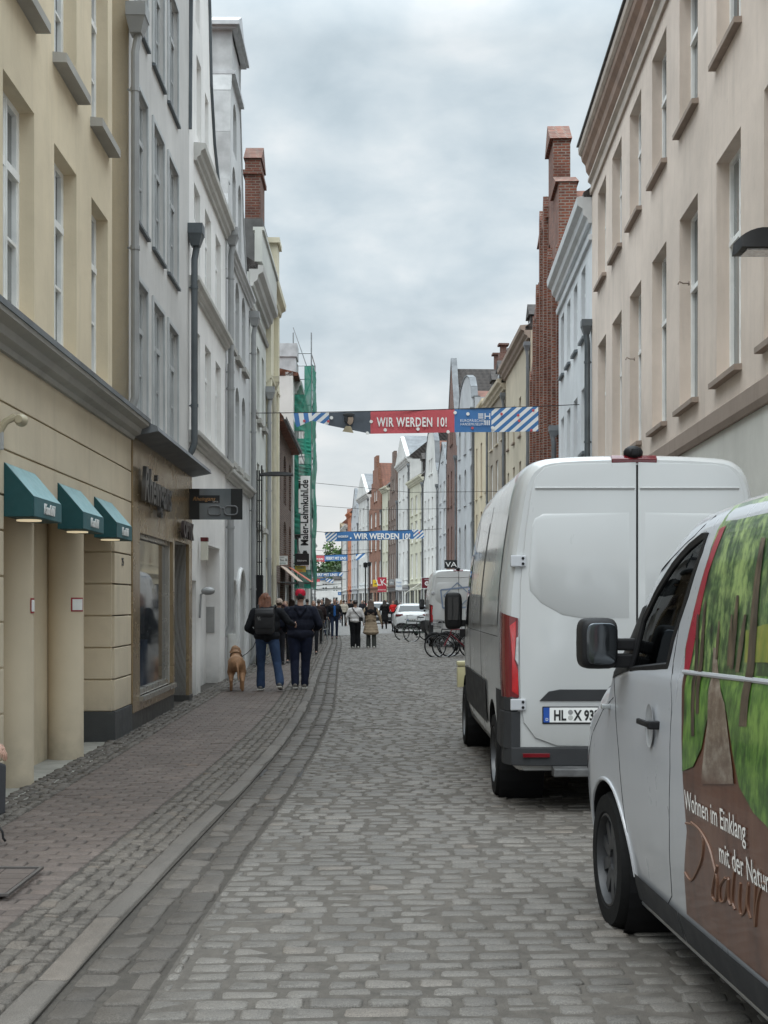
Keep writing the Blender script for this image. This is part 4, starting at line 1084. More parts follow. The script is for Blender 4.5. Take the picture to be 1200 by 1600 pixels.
# ------------------------------------------------------------------ vehicles
def paint(name, c, dirt=.15, rough=.24):
    if name in MATS: return MATS[name]
    m, nt, b = _nt(name); o = objc(nt)
    n1 = noise(nt, scaled(nt, o, (1, 1, .35)), 2.2, 6, .7); s = nt.nodes.new('ShaderNodeSeparateXYZ'); nt.links.new(o, s.inputs[0])
    low = ramp(nt, math_(nt, 'MULTIPLY', s.outputs[2], .5), [(.12, .75), (.42, .06)])
    f = math_(nt, 'MULTIPLY', math_(nt, 'MULTIPLY', n1, low), dirt*5, True)
    col = mixc(nt, f, c, [.26, .245, .22]); nt.links.new(col, b.inputs['Base Color'])
    rr = ramp(nt, n1, [(.3, rough), (.7, rough+.14)]); nt.links.new(rr, b.inputs['Roughness'])
    b.inputs['Coat Weight'].default_value = .7; b.inputs['Coat Roughness'].default_value = .05
    MATS[name] = m; return m
M_VW = paint('white van paint', (.47, .48, .478), .30)
M_VW2 = paint('silver white van paint', (.42, .43, .45), .12)
M_BLK = plain('black plastic', (.012, .012, .013), .5, bmp=.15, bs=150, spec=.22)
M_GRP = plain('grey plastic', (.03, .031, .033), .6, bmp=.15, bs=150, spec=.22)
M_TYRE = plain('tyre rubber', (.010, .010, .010), .85, bmp=.2, bs=60, spec=.15)
M_RIM = plain('steel rim', (.09, .092, .095), .4, .7)
M_RIMS = plain('silver rim', (.38, .39, .40), .35, .8)
M_SEAM = plain('dark gap', (.008, .008, .008), .8)
M_RED = plain('tail light red', (.42, .008, .01), .12, coat=1, var=.3, vs=9); M_REDD = plain('dark red lens', (.12, .006, .01), .15, coat=1)
M_CLR = plain('clear lens', (.35, .36, .36), .12, coat=1, var=.3, vs=20)
M_VGL = glass_pane('vehicle glass', (.012, .014, .016), .03)
M_PLATE = plain('plate white', (.70, .70, .68), .4, var=.08); M_EUB = plain('plate blue', (.01, .06, .28), .4); M_INK = plain('plate black', (.012, .012, .012), .5)

def prof_dense(P, n=3):
    """Catmull-Rom through the half profile"""
    out = []
    for i in range(len(P)-1):
        p0 = P[max(i-1, 0)]; p1 = P[i]; p2 = P[i+1]; p3 = P[min(i+2, len(P)-1)]
        for k in range(n):
            t = k/n
            out.append(tuple(.5*((2*p1[j])+(-p0[j]+p2[j])*t+(2*p0[j]-5*p1[j]+4*p2[j]-p3[j])*t*t+(-p0[j]+3*p1[j]-3*p2[j]+p3[j])*t**3) for j in (0, 1)))
    out.append(P[-1]); return out
class Shell:
    """lofted vehicle body: half profile (x,z) bottom to roof centre; top(y) and wid(y) shape it along its length"""
    def __init__(s, prof, H, zb, top, wid, bot=None):
        s.P = prof_dense(prof); s.H = H; s.zb = zb; s.top = top; s.wid = wid; s.bot = bot; s.cache = {}
    def zmap(s, z, y):
        h = interp(s.top, y); zb = min(s.zb, h-.2); z0 = s.P[0][1]
        if z > s.zb: return zb+(z-s.zb)*(h-zb)/(s.H-s.zb)
        return z0+(z-z0)*(zb-z0)/(s.zb-z0)
    def sect(s, y):
        w = interp(s.wid, y)
        L = [(-x*w, s.zmap(z, y)) for x, z in s.P]
        return L+[(-x, z) for x, z in L[::-1][1:]]
    def S(s, y, z):
        k = round(y, 4)
        if k not in s.cache: s.cache[k] = sorted((s.zmap(q, y), x) for x, q in s.P)
        pts = s.cache[k]; z = min(max(z, pts[0][0]), pts[-1][0])
        return interp(pts, z)*interp(s.wid, y)
    def mesh(s, ys):
        m = MB(); vs = []; n = None
        for y in ys:
            L = s.sect(y); n = len(L); vs += [(x, y, z) for x, z in L]
        fs = []
        for i in range(len(ys)-1):
            for k in range(n-1): fs.append((i*n+k, i*n+k+1, (i+1)*n+k+1, (i+1)*n+k))
            fs.append((i*n+n-1, i*n, (i+1)*n, (i+1)*n+n-1))
        fs.append(tuple(range(n))); fs.append(tuple(range((len(ys)-1)*n, len(ys)*n))[::-1])
        m.add(vs, fs); return m
    def patch(s, poly, off=.003, side=-1, step=.06):
        """polygon in (y,z) laid onto the side surface"""
        bm = bmesh.new()
        f = bm.faces.new([bm.verts.new((0, p[0], p[1])) for p in poly])
        ys = [p[0] for p in poly]; zs = [p[1] for p in poly]
        for ax, lo, hi in ((1, min(ys), max(ys)), (2, min(zs), max(zs))):
            k = lo+step
            while k < hi:
                no = [0, 0, 0]; no[ax] = 1; co = [0, 0, 0]; co[ax] = k
                bmesh.ops.bisect_plane(bm, geom=bm.verts[:]+bm.edges[:]+bm.faces[:], plane_co=co, plane_no=no); k += step
        for v in bm.verts: v.co.x = side*(s.S(v.co.y, v.co.z)+off)
        bmesh.ops.recalc_face_normals(bm, faces=bm.faces)
        if bm.faces[:] and sum(f.normal.x for f in bm.faces)*side < 0: bmesh.ops.reverse_faces(bm, faces=bm.faces)
        me = bpy.data.meshes.new('panel'); bm.to_mesh(me); bm.free()
        me.polygons.foreach_set('use_smooth', [True]*len(me.polygons)); return me
    def seam(s, pts, w=.006, off=.0015, side=-1, closed=False):
        m = MB(); P = []
        for a, b in zip(pts, pts[1:]):
            n = max(1, int(math.dist(a, b)/.07))
            P += [(a[0]+(b[0]-a[0])*k/n, a[1]+(b[1]-a[1])*k/n) for k in range(n)]
        P.append(pts[-1])
        m.tube([(side*(s.S(y, z)+off-w*.4), y, z) for y, z in P], w*.5, 5); return m
def boolcut(o, cutters):
    """subtract closed meshes and bake"""
    for c in cutters:
        c.parent = o.parent
        md = o.modifiers.new('cut', 'BOOLEAN'); md.object = c; md.solver = 'EXACT'; md.operation = 'DIFFERENCE'; md.material_mode = 'TRANSFER'
    dg = bpy.context.evaluated_depsgraph_get(); dg.update()
    me = bpy.data.meshes.new_from_object(o.evaluated_get(dg))
    o.modifiers.clear(); o.data = me
    for c in cutters: bpy.data.objects.remove(c)
    me.polygons.foreach_set('use_smooth', [True]*len(me.polygons)); me.set_sharp_from_angle(angle=R(38))
    return o
def cutter_cyl(c, r, x0, x1, parent=None):
    m = MB(); m.lathe([(0, x0), (r, x0), (r, x1), (0, x1)], c, 'x', 36)
    return m.build('cutter', M_BLK, parent)
def wheel(t, c, r, w, side, rim=M_RIM, spokes=6, name='wheel', cover=False):
    """wheel > tyre, rim; side -1 has its face toward -x"""
    x = c[0]; s = side
    m = MB()
    pr = [(r*.66, .0), (r*.70, s*.012), (r*.93, s*.010), (r*.985, -s*.02), (r, -s*.05), (r, -s*(w-.05)), (r*.985, -s*(w-.02)), (r*.9, -s*w), (r*.6, -s*w)]
    hub = MB(); hub.lathe([(0, -s*.035), (r*.20, -s*.03), (r*.24, -s*.06), (r*.24, -s*.1), (0, -s*.1)], c, 'x', 24)
    wh = hub.build(name, rim, t, smooth=True)
    m.lathe(pr, c, 'x', 48); 
    for k in range(5): m.lathe([(r*1.001, -s*(.05+k*(w-.1)/4-.004)), (r*1.003, -s*(.05+k*(w-.1)/4)), (r*1.001, -s*(.05+k*(w-.1)/4+.004))], c, 'x', 48)
    m.build('tyre', M_TYRE, wh, smooth=True)
    m = MB(); m.lathe([(r*.67, s*.006), (r*.64, s*.010), (r*.61, -s*.02), (r*.60, -s*.12), (r*.3, -s*.11)], c, 'x', 48)
    for k in range(spokes):
        a = 2*PI*k/spokes
        A = Matrix.Translation(c) @ Matrix.Rotation(a, 4, 'X')
        m.box(-s*.02 if s > 0 else .02, -s*.055 if s > 0 else .055, -r*.085, r*.085, r*.15, r*.63, M=A)
    m.build('rim', rim, wh, smooth=True)
    return wh
def plate(t, x, y, z, text, w=.52, h=.11, face='rear', sc=1.0):
    m = MB(); m.box(x-.008, x+w+.008, y-.004, y+.01, z-.012, z+h+.008); p = m.build('licence_plate', M_BLK, t, bevel=.003)
    m = MB(); m.box(x, x+w, y-.006, y-.003, z, z+h); m.build('plate_face', M_PLATE, p, bevel=.001)
    m = MB(); m.box(x, x+.045, y-.008, y-.005, z, z+h); m.build('country_band', M_EUB, p)
    text_obj('D', .03, M_PLATE, p, M_face((x+.014, y-.0085, z+.012), (1, 0, 0), (0, 0, 1)), depth=.001)
    k = x+.075
    for i, part in enumerate(text):
        me = text_mesh(part, .105, depth=.002, sx=.72, bold=.0035)
        w_ = max((v.co.x for v in me.vertices), default=0)
        me.transform(M_face((k, y-.0075, z+.017), (1, 0, 0), (0, 0, 1))); me.materials.clear(); me.materials.append(M_INK); obj('lettering', me, p)
        k += w_+.012
        if i == 0:
            for dz, c_ in ((.075, MATS['grey seal'] if 'grey seal' in MATS else plain('grey seal', (.22, .22, .22), .5)), (.035, MATS['pale seal'] if 'pale seal' in MATS else plain('pale seal', (.4, .4, .38), .5))):
                mm = MB(); mm.lathe([(0, -.008), (.017, -.008), (.019, -.006), (0, -.006)], (k+.02, y, z+dz), 'y', 16); mm.build('seal', c_, p)
            k += .047
    return p

def superbox(c, r, e=.42, n=28):
    m = MB(); vs = []; fs = []; k = n//2
    sp_ = lambda v: math.copysign(abs(v)**e, v)
    for i in range(n):
        a = 2*PI*i/n
        for j in range(k+1):
            b = PI*j/k-PI/2; cb = sp_(math.cos(b)) if 0 < j < k else 0.0
            vs.append((c[0]+r[0]*sp_(math.cos(a))*cb, c[1]+r[1]*sp_(math.sin(b)), c[2]+r[2]*sp_(math.sin(a))*cb))
    for i in range(n):
        for j in range(k): fs.append((i*(k+1)+j, ((i+1) % n)*(k+1)+j, ((i+1) % n)*(k+1)+j+1, i*(k+1)+j+1))
    m.add(vs, fs); return m
# -------- high roof panel van --------------------------------------------------
def big_van(name, label, origin, rz, full=True, plate_text=None):
    t = thing(name, label, 'van', origin, rz, 'white high roof vans parked along the street')
    prof = [(.90, .34), (.95, .42), (.985, .60), (1.0, .9), (1.008, 1.2), (1.0, 1.6), (.958, 2.0), (.915, 2.28), (.885, 2.45), (.85, 2.56), (.79, 2.635), (.68, 2.68), (.40, 2.70), (0, 2.71)]
    top = [(-.97, 2.66), (-.90, 2.70), (-.6, 2.72), (1.5, 2.73), (2.6, 2.70), (3.0, 2.62), (3.35, 2.40), (4.1, 1.62), (4.5, 1.36), (4.8, 1.12), (4.95, .95)]
    wid = [(-.97, .935), (-.94, .965), (-.86, .99), (-.7, 1.0), (3.0, 1.0), (3.6, .975), (4.2, .94), (4.6, .88), (4.85, .78), (4.95, .68)]
    sh = Shell(prof, 2.71, 1.1, top, wid)
    ys = [-.97, -.955, -.94, -.92, -.89, -.86, -.8, -.7]+[-.5+.25*k for k in range(15)]+[3.15, 3.3, 3.5, 3.7, 3.9, 4.1, 4.25, 4.4, 4.55, 4.7, 4.8, 4.88, 4.95]
    body = sh.mesh(ys).build('body', M_VW, t, smooth=True)
    # the body loft spans the whole width; cut the arches out
    cut = [cutter_cyl((sx_*0, yy, .36), .44, sx_*.62 if sx_ > 0 else -1.2, 1.2 if sx_ > 0 else -.62) for sx_ in (-1, 1) for yy in (0, 3.665)]
    boolcut(body, cut)
    m = MB()
    m.box(-.85, .85, -.75, 4.4, .30, .62)
    for yy in (0, 3.665):
        for s_ in (-1, 1): m.lathe([(.43, s_*.62), (.43, s_*.97)], (0, yy, .36), 'x', 30)
    m.build('underbody', M_BLK, t)
    for yy in (0, 3.665):
        for s_ in (-1, 1): wheel(t, (s_*.975, yy, .345), .345, .235, s_)
    # rear doors: two raised leaves
    L = [(-.007, .515), (-.60, .525), (-.76, .585), (-.845, .70), (-.872, .90), (-.878, 1.3), (-.868, 1.75), (-.828, 2.15), (-.79, 2.42), (-.755, 2.53), (-.69, 2.60), (-.58, 2.625), (-.007, 2.64)]
    y0 = -.972
    for s_ in (1, -1):
        m = MB(); m.prism([(x*s_, z) for x, z in L], 'y', y0-.012, y0+.05)
        dl = m.build('rear_door', M_VW, t, bevel=.007)
        for p in dl.data.polygons: p.use_smooth = True
        dl.data.set_sharp_from_angle(angle=R(25))
        # pressed panel
        I = [(-.06, 1.475), (-.42, 1.475), (-.56, 1.50), (-.72, 1.59), (-.80, 1.68), (-.812, 1.80), (-.79, 2.15), (-.765, 2.22), (-.70, 2.255), (-.06, 2.265)]
        m = MB(); inner = [(x*s_, z) for x, z in I]
        c = (sum(p[0] for p in inner)/len(inner), sum(p[1] for p in inner)/len(inner))
        ou = inner; inn = [(c[0]+(p[0]-c[0])*.955, c[1]+(p[1]-c[1])*.955) for p in inner]
        n = len(ou); vs = [(p[0], y0-.0118, p[1]) for p in ou]+[(p[0], y0-.020, p[1]) for p in inn]
        m.add(vs, [(i, (i+1) % n, (i+1) % n+n, i+n) for i in range(n)]+[tuple(range(n, 2*n))])
        pm = m.build('pressed_panel', M_VW, dl, bevel=.004); 
        for p in pm.data.polygons: p.use_smooth = True
        pm.data.set_sharp_from_angle(angle=R(50))
        m = MB(); m.prism([(y0-.012, 2.455), (y0-.024, 2.449), (y0-.012, 2.43)], 'x', *sorted((-.02*s_, -.76*s_))); m.build('crease', M_VW, dl)
        # hinges
        for z in (1.86, .79):
            m = MB(); xa = -.872*s_; k = -s_*(-1)
            m.box(xa-.075*s_, xa+.04*s_, y0-.03, y0+.01, z, z+.085)
            h = m.build('hinge', M_VW2, dl, bevel=.008)
            m = MB()
            for dz in (.022, .062): m.lathe([(0, -.034+y0), (.011, -.034+y0), (.011, -.02+y0), (0, -.02+y0)], (xa+.018*s_, 0, z+dz), 'y', 12)
            m.build('screw', M_BLK, h)
        # tail lights wrap the corner
        P = [(-.885, y0-.012), (-.925, y0-.014), (-.965, y0+.005), (-.992, y0+.06), (-1.002, y0+.13), (-1.004, y0+.18)]
        zs = [.885, .93, 1.0, 1.1, 1.2, 1.3, 1.4, 1.455, 1.475]
        m = MB(); vs = []
        for z in zs:
            kx_ = sh.S(0, z)/1.008
            for i, (px, py) in enumerate(P):
                vs.append((s_*(px*kx_-.004), py, z+(i*.012 if z > 1.4 else 0)))
        n = len(P); fs = [(i*n+j, i*n+j+1, (i+1)*n+j+1, (i+1)*n+j) for i in range(len(zs)-1) for j in range(n-1)]
        m.add(vs, fs); lamp = m.build('tail_light', M_REDD, t, smooth='all')
        m = MB(); a = y0-.0165
        m.prism([(s_*x, z) for x, z in ((-.886, .90), (-.935, .93), (-.935, 1.20), (-.952, 1.42), (-.905, 1.455), (-.905, 1.36), (-.915, 1.16), (-.888, 1.08))], 'y', a-.001, a+.004); m.build('red_band', M_RED, lamp, bevel=.003)  # brighter red part of the lens, no emission
        m = MB(); m.prism([(s_*x, z) for x, z in ((-.886, 1.12), (-.912, 1.17), (-.902, 1.33), (-.884, 1.34))], 'y', a-.003, a+.004); m.build('reversing_lens', M_CLR, lamp, bevel=.003)
    # side details
    for sd in (-1, 1):
        for (pl, nm, mt, of) in (([( -.62, 1.42), (-.60, 2.28), (.95, 2.32), (.95, 1.40)], 'side_panel', M_VW, .006), ([(1.1, 1.40), (1.1, 2.32), (2.2, 2.30), (2.28, 1.38)], 'side_panel', M_VW, .006),
                                 ([(2.62, 1.36), (2.62, 2.08), (3.1, 2.08), (3.62, 1.60), (3.72, 1.38)], 'side_window', M_VGL, .005)):
            me = sh.patch(pl, of, sd, .12); me.materials.append(mt); obj(nm, me, t)
        for pl in ([(.5, .55), (.5, .92), (3.2, .92), (3.2, .55)], [(-.93, .55), (-.93, .93), (-.52, .93), (-.47, .55)]):
            me = sh.patch(pl, .012, sd, .15); me.materials.append(M_GRP); obj('side_trim', me, t)
        for pts in ([(1.02, .45), (1.02, 2.45)], [(2.4, .45), (2.4, 2.35), (2.55, 2.40)], [(-.6, 1.33), (2.4, 1.33)], [(3.25, .95), (3.75, 1.35)]):
            sh.seam(pts, .007, side=sd).build('panel_gap', M_SEAM, t)
        m = MB(); xs = sd*1.0
        m = superbox((xs+sd*.12, 3.38, 1.50), (.095, .06, .20)); mr = m.build('wing_mirror', M_BLK, t, smooth='all')
        m = MB(); m.box(xs+sd*.055, xs+sd*.185, 3.314, 3.319, 1.40, 1.65); m.build('mirror_glass', M_VGL, mr)
        m = MB(); m.box(xs-sd*.06, xs+sd*.08, 3.36, 3.42, 1.33, 1.40); m.box(xs-sd*.06, xs+sd*.05, 3.36, 3.42, 1.22, 1.30); m.build('mirror_arm', M_BLK, mr)
    # bumper, step, handle bar, lights
    m = MB()
    ou = [(-.975, -.70), (-.995, -.80), (-.985, -.92), (-.94, -1.0), (-.80, -1.03), (0, -1.04)]; ou += [(-x, y) for x, y in ou[::-1][1:]]
    inn_ = [(-.90, -.70), (-.90, -.9), (0, -.93), (.90, -.9), (.90, -.70)]
    m.prism(ou+inn_[::-1], 'z', .38, .515)
    for s_ in (-1, 1):
        c = [(-.872, -.985), (-.94, -.995), (-.99, -.93), (-1.005, -.80), (-1.0, -.46), (-.93, -.46), (-.93, -.9), (-.872, -.93)]
        m.prism([(x*s_ * -1 if s_ > 0 else x, y) for x, y in c] if s_ < 0 else [(-x, y) for x, y in c], 'z', .50, .78)
        c2 = [(-.885, -.98), (-.94, -.99), (-.985, -.93), (-1.0, -.80), (-.93, -.80), (-.93, -.93)]
        m.prism([((-1 if s_ > 0 else 1)*x, y) for x, y in c2], 'z', .78, .89)
    bp = m.build('rear_bumper', M_GRP, t, bevel=.008)
    for s_ in (-1, 1):
        m = MB(); m.box(s_*.86, s_*.66, -1.046, -1.03, .445, .475); m.build('reflector', M_REDD, bp, bevel=.002)
    m = MB(); m.prism([(-.98, .30), (-1.12, .31), (-1.12, .37), (-.98, .385)], 'x', -.64, .64); m.build('step', plain('worn step', (.10, .10, .10), .5, .4, var=.4, vs=8), t, bevel=.01)
    m = MB(); m.box(-.015, .70, y0-.02, y0, .86, .935); m.prism([(-.73, .86), (-.66, .93), (-.58, .945), (-.02, .945), (-.02, .86)], 'y', y0-.022, y0); m.build('handle_strip', M_GRP, t, bevel=.004)
    m = MB(); m.prism([(-.975, 2.635), (-.985, 2.665), (-.95, 2.695), (-.86, 2.70), (-.86, 2.63)], 'x', -.19, .15); m.build('high_brake_light', M_REDD, t, bevel=.008)
    m = MB(); m.ball((-.02, -.93, 2.715), (.075, .07, .055), 14); m.box(-.045, .005, -1.02, -.93, 2.69, 2.74); m.build('rear_camera', M_BLK, t, bevel=.006, smooth=True)
    m = MB(); m.box(-.010, .010, y0-.006, y0-.005, .52, 2.62); m.build('door_gap', M_SEAM, t)
    if plate_text: plate(t, -.70, y0-.014, .70, plate_text)
    return t
big_van('panel_van', 'large white high roof panel van with closed rear doors and a plate starting HL', (1.885, 10.53, 0), R(.2), plate_text=['HL', 'X 932'])
# second one with a diamond emblem on its doors
v2 = big_van('panel_van', 'distant white high roof van with a blue framed diamond emblem on its rear doors', (2.56, 44.9, 0), R(.3))
m = MB(); y = -1.0
def frame2(m, pts, w, y):
    for a, b in zip(pts, pts[1:]+pts[:1]):
        A, B_ = Vector(a), Vector(b); d = (B_-A).normalized(); n = Vector((-d.y, d.x))*w/2
        m.prism([tuple(A+n), tuple(B_+n), tuple(B_-n), tuple(A-n)], 'y', y-.002, y)
frame2(m, [(-.05, 2.25), (.42, 1.8), (-.05, 1.35), (-.52, 1.8)], .03, -1.004); frame2(m, [(-.62, 2.0), (.48, 2.12), (.55, 1.42), (-.55, 1.38)], .05, -1.002)
m.build('emblem', plain('emblem grey blue', (.16, .21, .30), .5), v2)
text_obj('ML', .26, plain('emblem blue', (.04, .13, .30), .5), v2, M_face((-.28, -1.008, 1.72), (1, 0, 0), (0, 0, 1)), depth=.003)

# -------- smaller van with the woodland wrap ------------------------------------
t = thing('delivery_van', 'silver white delivery van with a woodland path picture on its side, nearest the camera', 'van', (2.045, 6.33, 0), R(3.0))
prof = [(.80, .20), (.875, .23), (.905, .32), (.925, .45), (.945, .60), (.958, .80), (.962, 1.0), (.955, 1.15), (.945, 1.28), (.928, 1.34), (.912, 1.52), (.886, 1.72), (.848, 1.87), (.785, 1.97), (.65, 2.025), (.35, 2.055), (0, 2.06)]
prof = prof
topP = [(-4.15, 1.86), (-4.05, 1.99), (-3.8, 2.05), (-2.3, 2.06), (-1.45, 2.05), (-1.0, 2.02), (-.66, 1.92), (-.36, 1.71), (-.10, 1.44), (.02, 1.30), (.22, 1.25), (.48, 1.17), (.68, 1.07), (.82, .92), (.90, .76)]
widP = [(-4.15, .90), (-4.0, .97), (-3.6, 1.0), (-.6, 1.0), (-.1, 1.0), (.3, 1.0), (.52, .975), (.68, .91), (.79, .82), (.86, .72), (.90, .64)]
sh = Shell(prof, 2.06, 1.26, topP, widP)
ys = [-4.15, -4.1, -4.05, -4.0, -3.9, -3.8, -3.6]+[-3.4+.2*k for k in range(16)]+[-.3, -.2, -.1, 0, .1, .2, .3, .4, .5, .6, .68, .74, .8, .84, .88, .90]
body = sh.mesh(ys).build('body', M_VW2, t, smooth=True)
OX, OY, RZ = 2.045, 6.33, R(3.0)
def F(sx_, sy_):
    """point of the van side that a ray of the survey photo meets, as local (y, z)"""
    y = -1.5; c, sn = math.cos(RZ), math.sin(RZ); k = (sx_-600)/2000; z = 1.4
    for _ in range(8):
        S_ = sh.S(y, max(.21, min(z, 1.98)))
        D = (c*OX+sn*OY-S_)/(c*k+sn)
        z = 1.6-(sy_-940)*D/2000; y = max(-3.7, min(.8, -sn*(k*D-OX)+c*(D-OY)))
    return (y, max(.21, min(z, 1.99)))
WIN = [F(*p) for p in ((985, 1047), (1043, 1041), (1052, 1000), (1075, 930), (1097, 862), (1105, 838), (1098, 838), (1078, 854), (1052, 884), (1028, 922), (1006, 968))]
m = MB(); m.prism(WIN, 'x', -1.2, -.12); cw = m.build('cutter', M_BLK)
boolcut(body, [cutter_cyl((0, 0, .335), .385, -1.2, -.6), cutter_cyl((0, 0, .335), .385, .6, 1.2), cutter_cyl((0, -3.275, .335), .385, -1.2, -.6), cw])
m = MB(); m.box(-.84, .84, -3.9, .75, .2, .55)
for yy in (0, -3.275):
    for s_ in (-1, 1): m.lathe([(.382, s_*.60), (.382, s_*.93)], (0, yy, .335), 'x', 30)
m.build('underbody', M_BLK, t)
for yy in (0, -3.275):
    for s_ in (-1, 1): wheel(t, (s_*.945, yy, .335), .335, .215, s_, rim=plain('dark wheel cover', (.05, .051, .053), .45, .4), spokes=10)
# cab interior seen through the door glass
m = MB(); m.box(-.68, .68, -1.45, -1.38, .6, 1.75); m.box(-.62, -.15, -1.3, -.75, .7, .95); m.box(-.60, -.15, -1.32, -1.2, .9, 1.45); m.box(-.49, -.26, -1.3, -1.2, 1.5, 1.68); m.box(-.75, .75, -.45, .0, .9, 1.12)
m.build('cab_interior', plain('cab fabric', (.05, .052, .055), .8), t, bevel=.02)
m = MB(); SW = Matrix.Translation((-.42, -.62, 1.19)) @ Matrix.Rotation(R(-28), 4, 'X')
tor = MB(); tor.torus((0, 0, 0), .185, .017, 'y', 36, 8); tor.box(-.17, .17, -.01, .01, -.03, .03); tor.box(-.02, .02, -.01, .01, -.17, 0); tor.ball((0, 0, 0), (.06, .03, .05), 10)
m.add([tuple(SW @ Vector(v)) for v in tor.v], tor.f); m.build('steering_wheel', M_BLK, t, smooth=True)
def glassmix(name):
    m, nt, b = _nt(name)
    tr = nt.nodes.new('ShaderNodeBsdfTransparent'); tr.inputs[0].default_value = (.30, .33, .33, 1)
    gl = nt.nodes.new('ShaderNodeBsdfGlossy'); gl.inputs['Roughness'].default_value = .02; gl.inputs[0].default_value = (.55, .58, .6, 1)
    fr = nt.nodes.new('ShaderNodeFresnel'); fr.inputs[0].default_value = 1.45
    mx = nt.nodes.new('ShaderNodeMixShader'); nt.links.new(fr.outputs[0], mx.inputs[0]); nt.links.new(tr.outputs[0], mx.inputs[1]); nt.links.new(gl.outputs[0], mx.inputs[2])
    nt.links.new(mx.outputs[0], nt.nodes['Material Output'].inputs[0]); return m
me = sh.patch(WIN, -.006, -1, .08); me.materials.append(glassmix('door glass')); obj('side_window', me, t)
m = sh.seam(WIN+[WIN[0]], .045, .004); m.build('window_seal', M_BLK, t, smooth=True)
me = sh.patch([F(962, 1045), F(984, 1047), F(1005, 966), F(1012, 945), F(1004, 950), F(985, 985)], .003, -1, .05); me.materials.append(M_BLK); obj('quarter_panel', me, t)
for pts in ([F(*p) for p in ((1049, 1478), (1050, 1400), (1046, 1300), (1047, 1200), (1050, 1100), (1052, 1036), (1069, 936), (1095, 860), (1119, 806))], [(-.40, .38), (-.33, .6), (-.28, .9), (-.20, 1.12), (-.12, 1.26)], [(-.12, 1.26), (-.25, 1.33), (-.45, 1.5)],
            [(-.15, 1.14), (.1, 1.06), (.35, .90), (.52, .72)], [F(1119, 806), F(1085, 838), F(1050, 872), F(1020, 915), F(1000, 955)]):
    sh.seam(pts, .006).build('panel_gap', M_SEAM, t)
me = sh.patch([(-.40, .235), (-.44, .36), (-1.125, .352), (-1.125, .228)], .014, -1, .1); me.materials.append(M_GRP); obj('lower_trim', me, t)
me = sh.patch([(-1.135, .228), (-1.135, .352), (-2.35, .36), (-2.55, .34), (-2.66, .235)], .014, -1, .1); me.materials.append(M_GRP); obj('lower_trim', me, t)
m = MB(); m.tube([(-(sh.S(y, .215)+.012), y, .212) for y in [-.38-.2*k for k in range(13)]], .014, 8); m.build('sill_edge', M_RIMS, t, smooth=True)
m = MB(); m.tube([(-(sh.S(.395*math.cos(a), .335+.395*math.sin(a))+.001), .395*math.cos(a), .335+.395*math.sin(a)) for a in [PI*k/24 for k in range(25)]], .010, 8); m.build('arch_edge', M_VW2, t, smooth=True)
m = MB(); m.box(-1.005, -.985, -.985, -.775, 1.075, 1.10); m.box(-1.005, -.95, -.99, -.95, 1.07, 1.105); h = m.build('door_handle', M_BLK, t, bevel=.008)
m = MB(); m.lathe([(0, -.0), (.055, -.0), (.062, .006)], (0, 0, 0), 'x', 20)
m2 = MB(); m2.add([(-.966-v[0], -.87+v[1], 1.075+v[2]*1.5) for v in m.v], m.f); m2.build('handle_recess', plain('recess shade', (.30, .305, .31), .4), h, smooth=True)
m = MB(); m.box(-1.0, -.95, -.10, -.06, 1.08, 1.105); m.build('side_repeater', M_CLR, t, bevel=.008)
# wing mirror, glass towards the camera
m = superbox((-1.082, -.36, 1.408), (.088, .085, .118)); mr = m.build('wing_mirror', M_BLK, t, smooth='all')
m = superbox((-1.078, -.443, 1.408), (.070, .006, .095)); m.build('mirror_glass', plain('mirror glass', (.10, .11, .12), .04, .9), mr, smooth='all')
m = MB(); m.box(-1.03, -.88, -.40, -.32, 1.295, 1.36); m.box(-1.03, -.88, -.40, -.32, 1.375, 1.43); m.build('mirror_arm', M_BLK, mr, bevel=.01)
# woodland film laid on the side in (y, z) outlines read off the van
def foliage(name, dark, mid, light, sc=18, stretch=.4):
    m, nt, b = _nt(name); o = objc(nt)
    n1 = noise(nt, scaled(nt, o, (1, 1, stretch)), sc, 6, .7); n2 = noise(nt, o, sc*.22, 3)
    f = math_(nt, 'ADD', math_(nt, 'MULTIPLY', n1, .55), math_(nt, 'MULTIPLY', n2, .45))
    nt.links.new(ramp(nt, f, [(.36, dark), (.48, mid), (.60, light)]), b.inputs['Base Color'])
    b.inputs['Roughness'].default_value = .3; b.inputs['Coat Weight'].default_value = .5; return m
F_LEAF = foliage('print leaves', (.006, .014, .008), (.04, .09, .03), (.28, .38, .13), 24, .45)
F_GRASS = foliage('print grass', (.008, .025, .006), (.045, .12, .018), (.15, .27, .05), 30, .3)
F_YEL = foliage('print meadow', (.06, .12, .02), (.16, .20, .03), (.30, .28, .05), 14, .5)
F_TRK = foliage('print trunk', (.008, .007, .005), (.04, .028, .018), (.13, .095, .06), 16, .15)
F_SOIL = foliage('print soil', (.05, .018, .010), (.095, .034, .018), (.13, .055, .03), 9, .08)
F_PATH = foliage('print path', (.07, .04, .028), (.16, .12, .09), (.30, .26, .21), 12, 1.5)
_n = F_PATH.node_tree; _b = _n.nodes['Principled BSDF']; _s = _n.nodes.new('ShaderNodeSeparateXYZ'); _n.links.new(objc(_n), _s.inputs[0])
_src = _b.inputs['Base Color'].links[0].from_socket
_n.links.new(mixc(_n, ramp(_n, _s.outputs[2], [(.93, 0.0), (1.10, 1.0)]), (.085, .032, .018), _src), _b.inputs['Base Color'])
F_RED = plain('print red', (.30, .012, .03), .3, coat=.5)
film = None
def lay(pts, mat, off, name='print', parent=None, mpx=True, step=.08):
    P = [F(*p) for p in pts] if mpx else pts
    me = sh.patch(P, off, -1, step); me.materials.append(mat); return obj(name, me, parent or t)
RY = -3.6
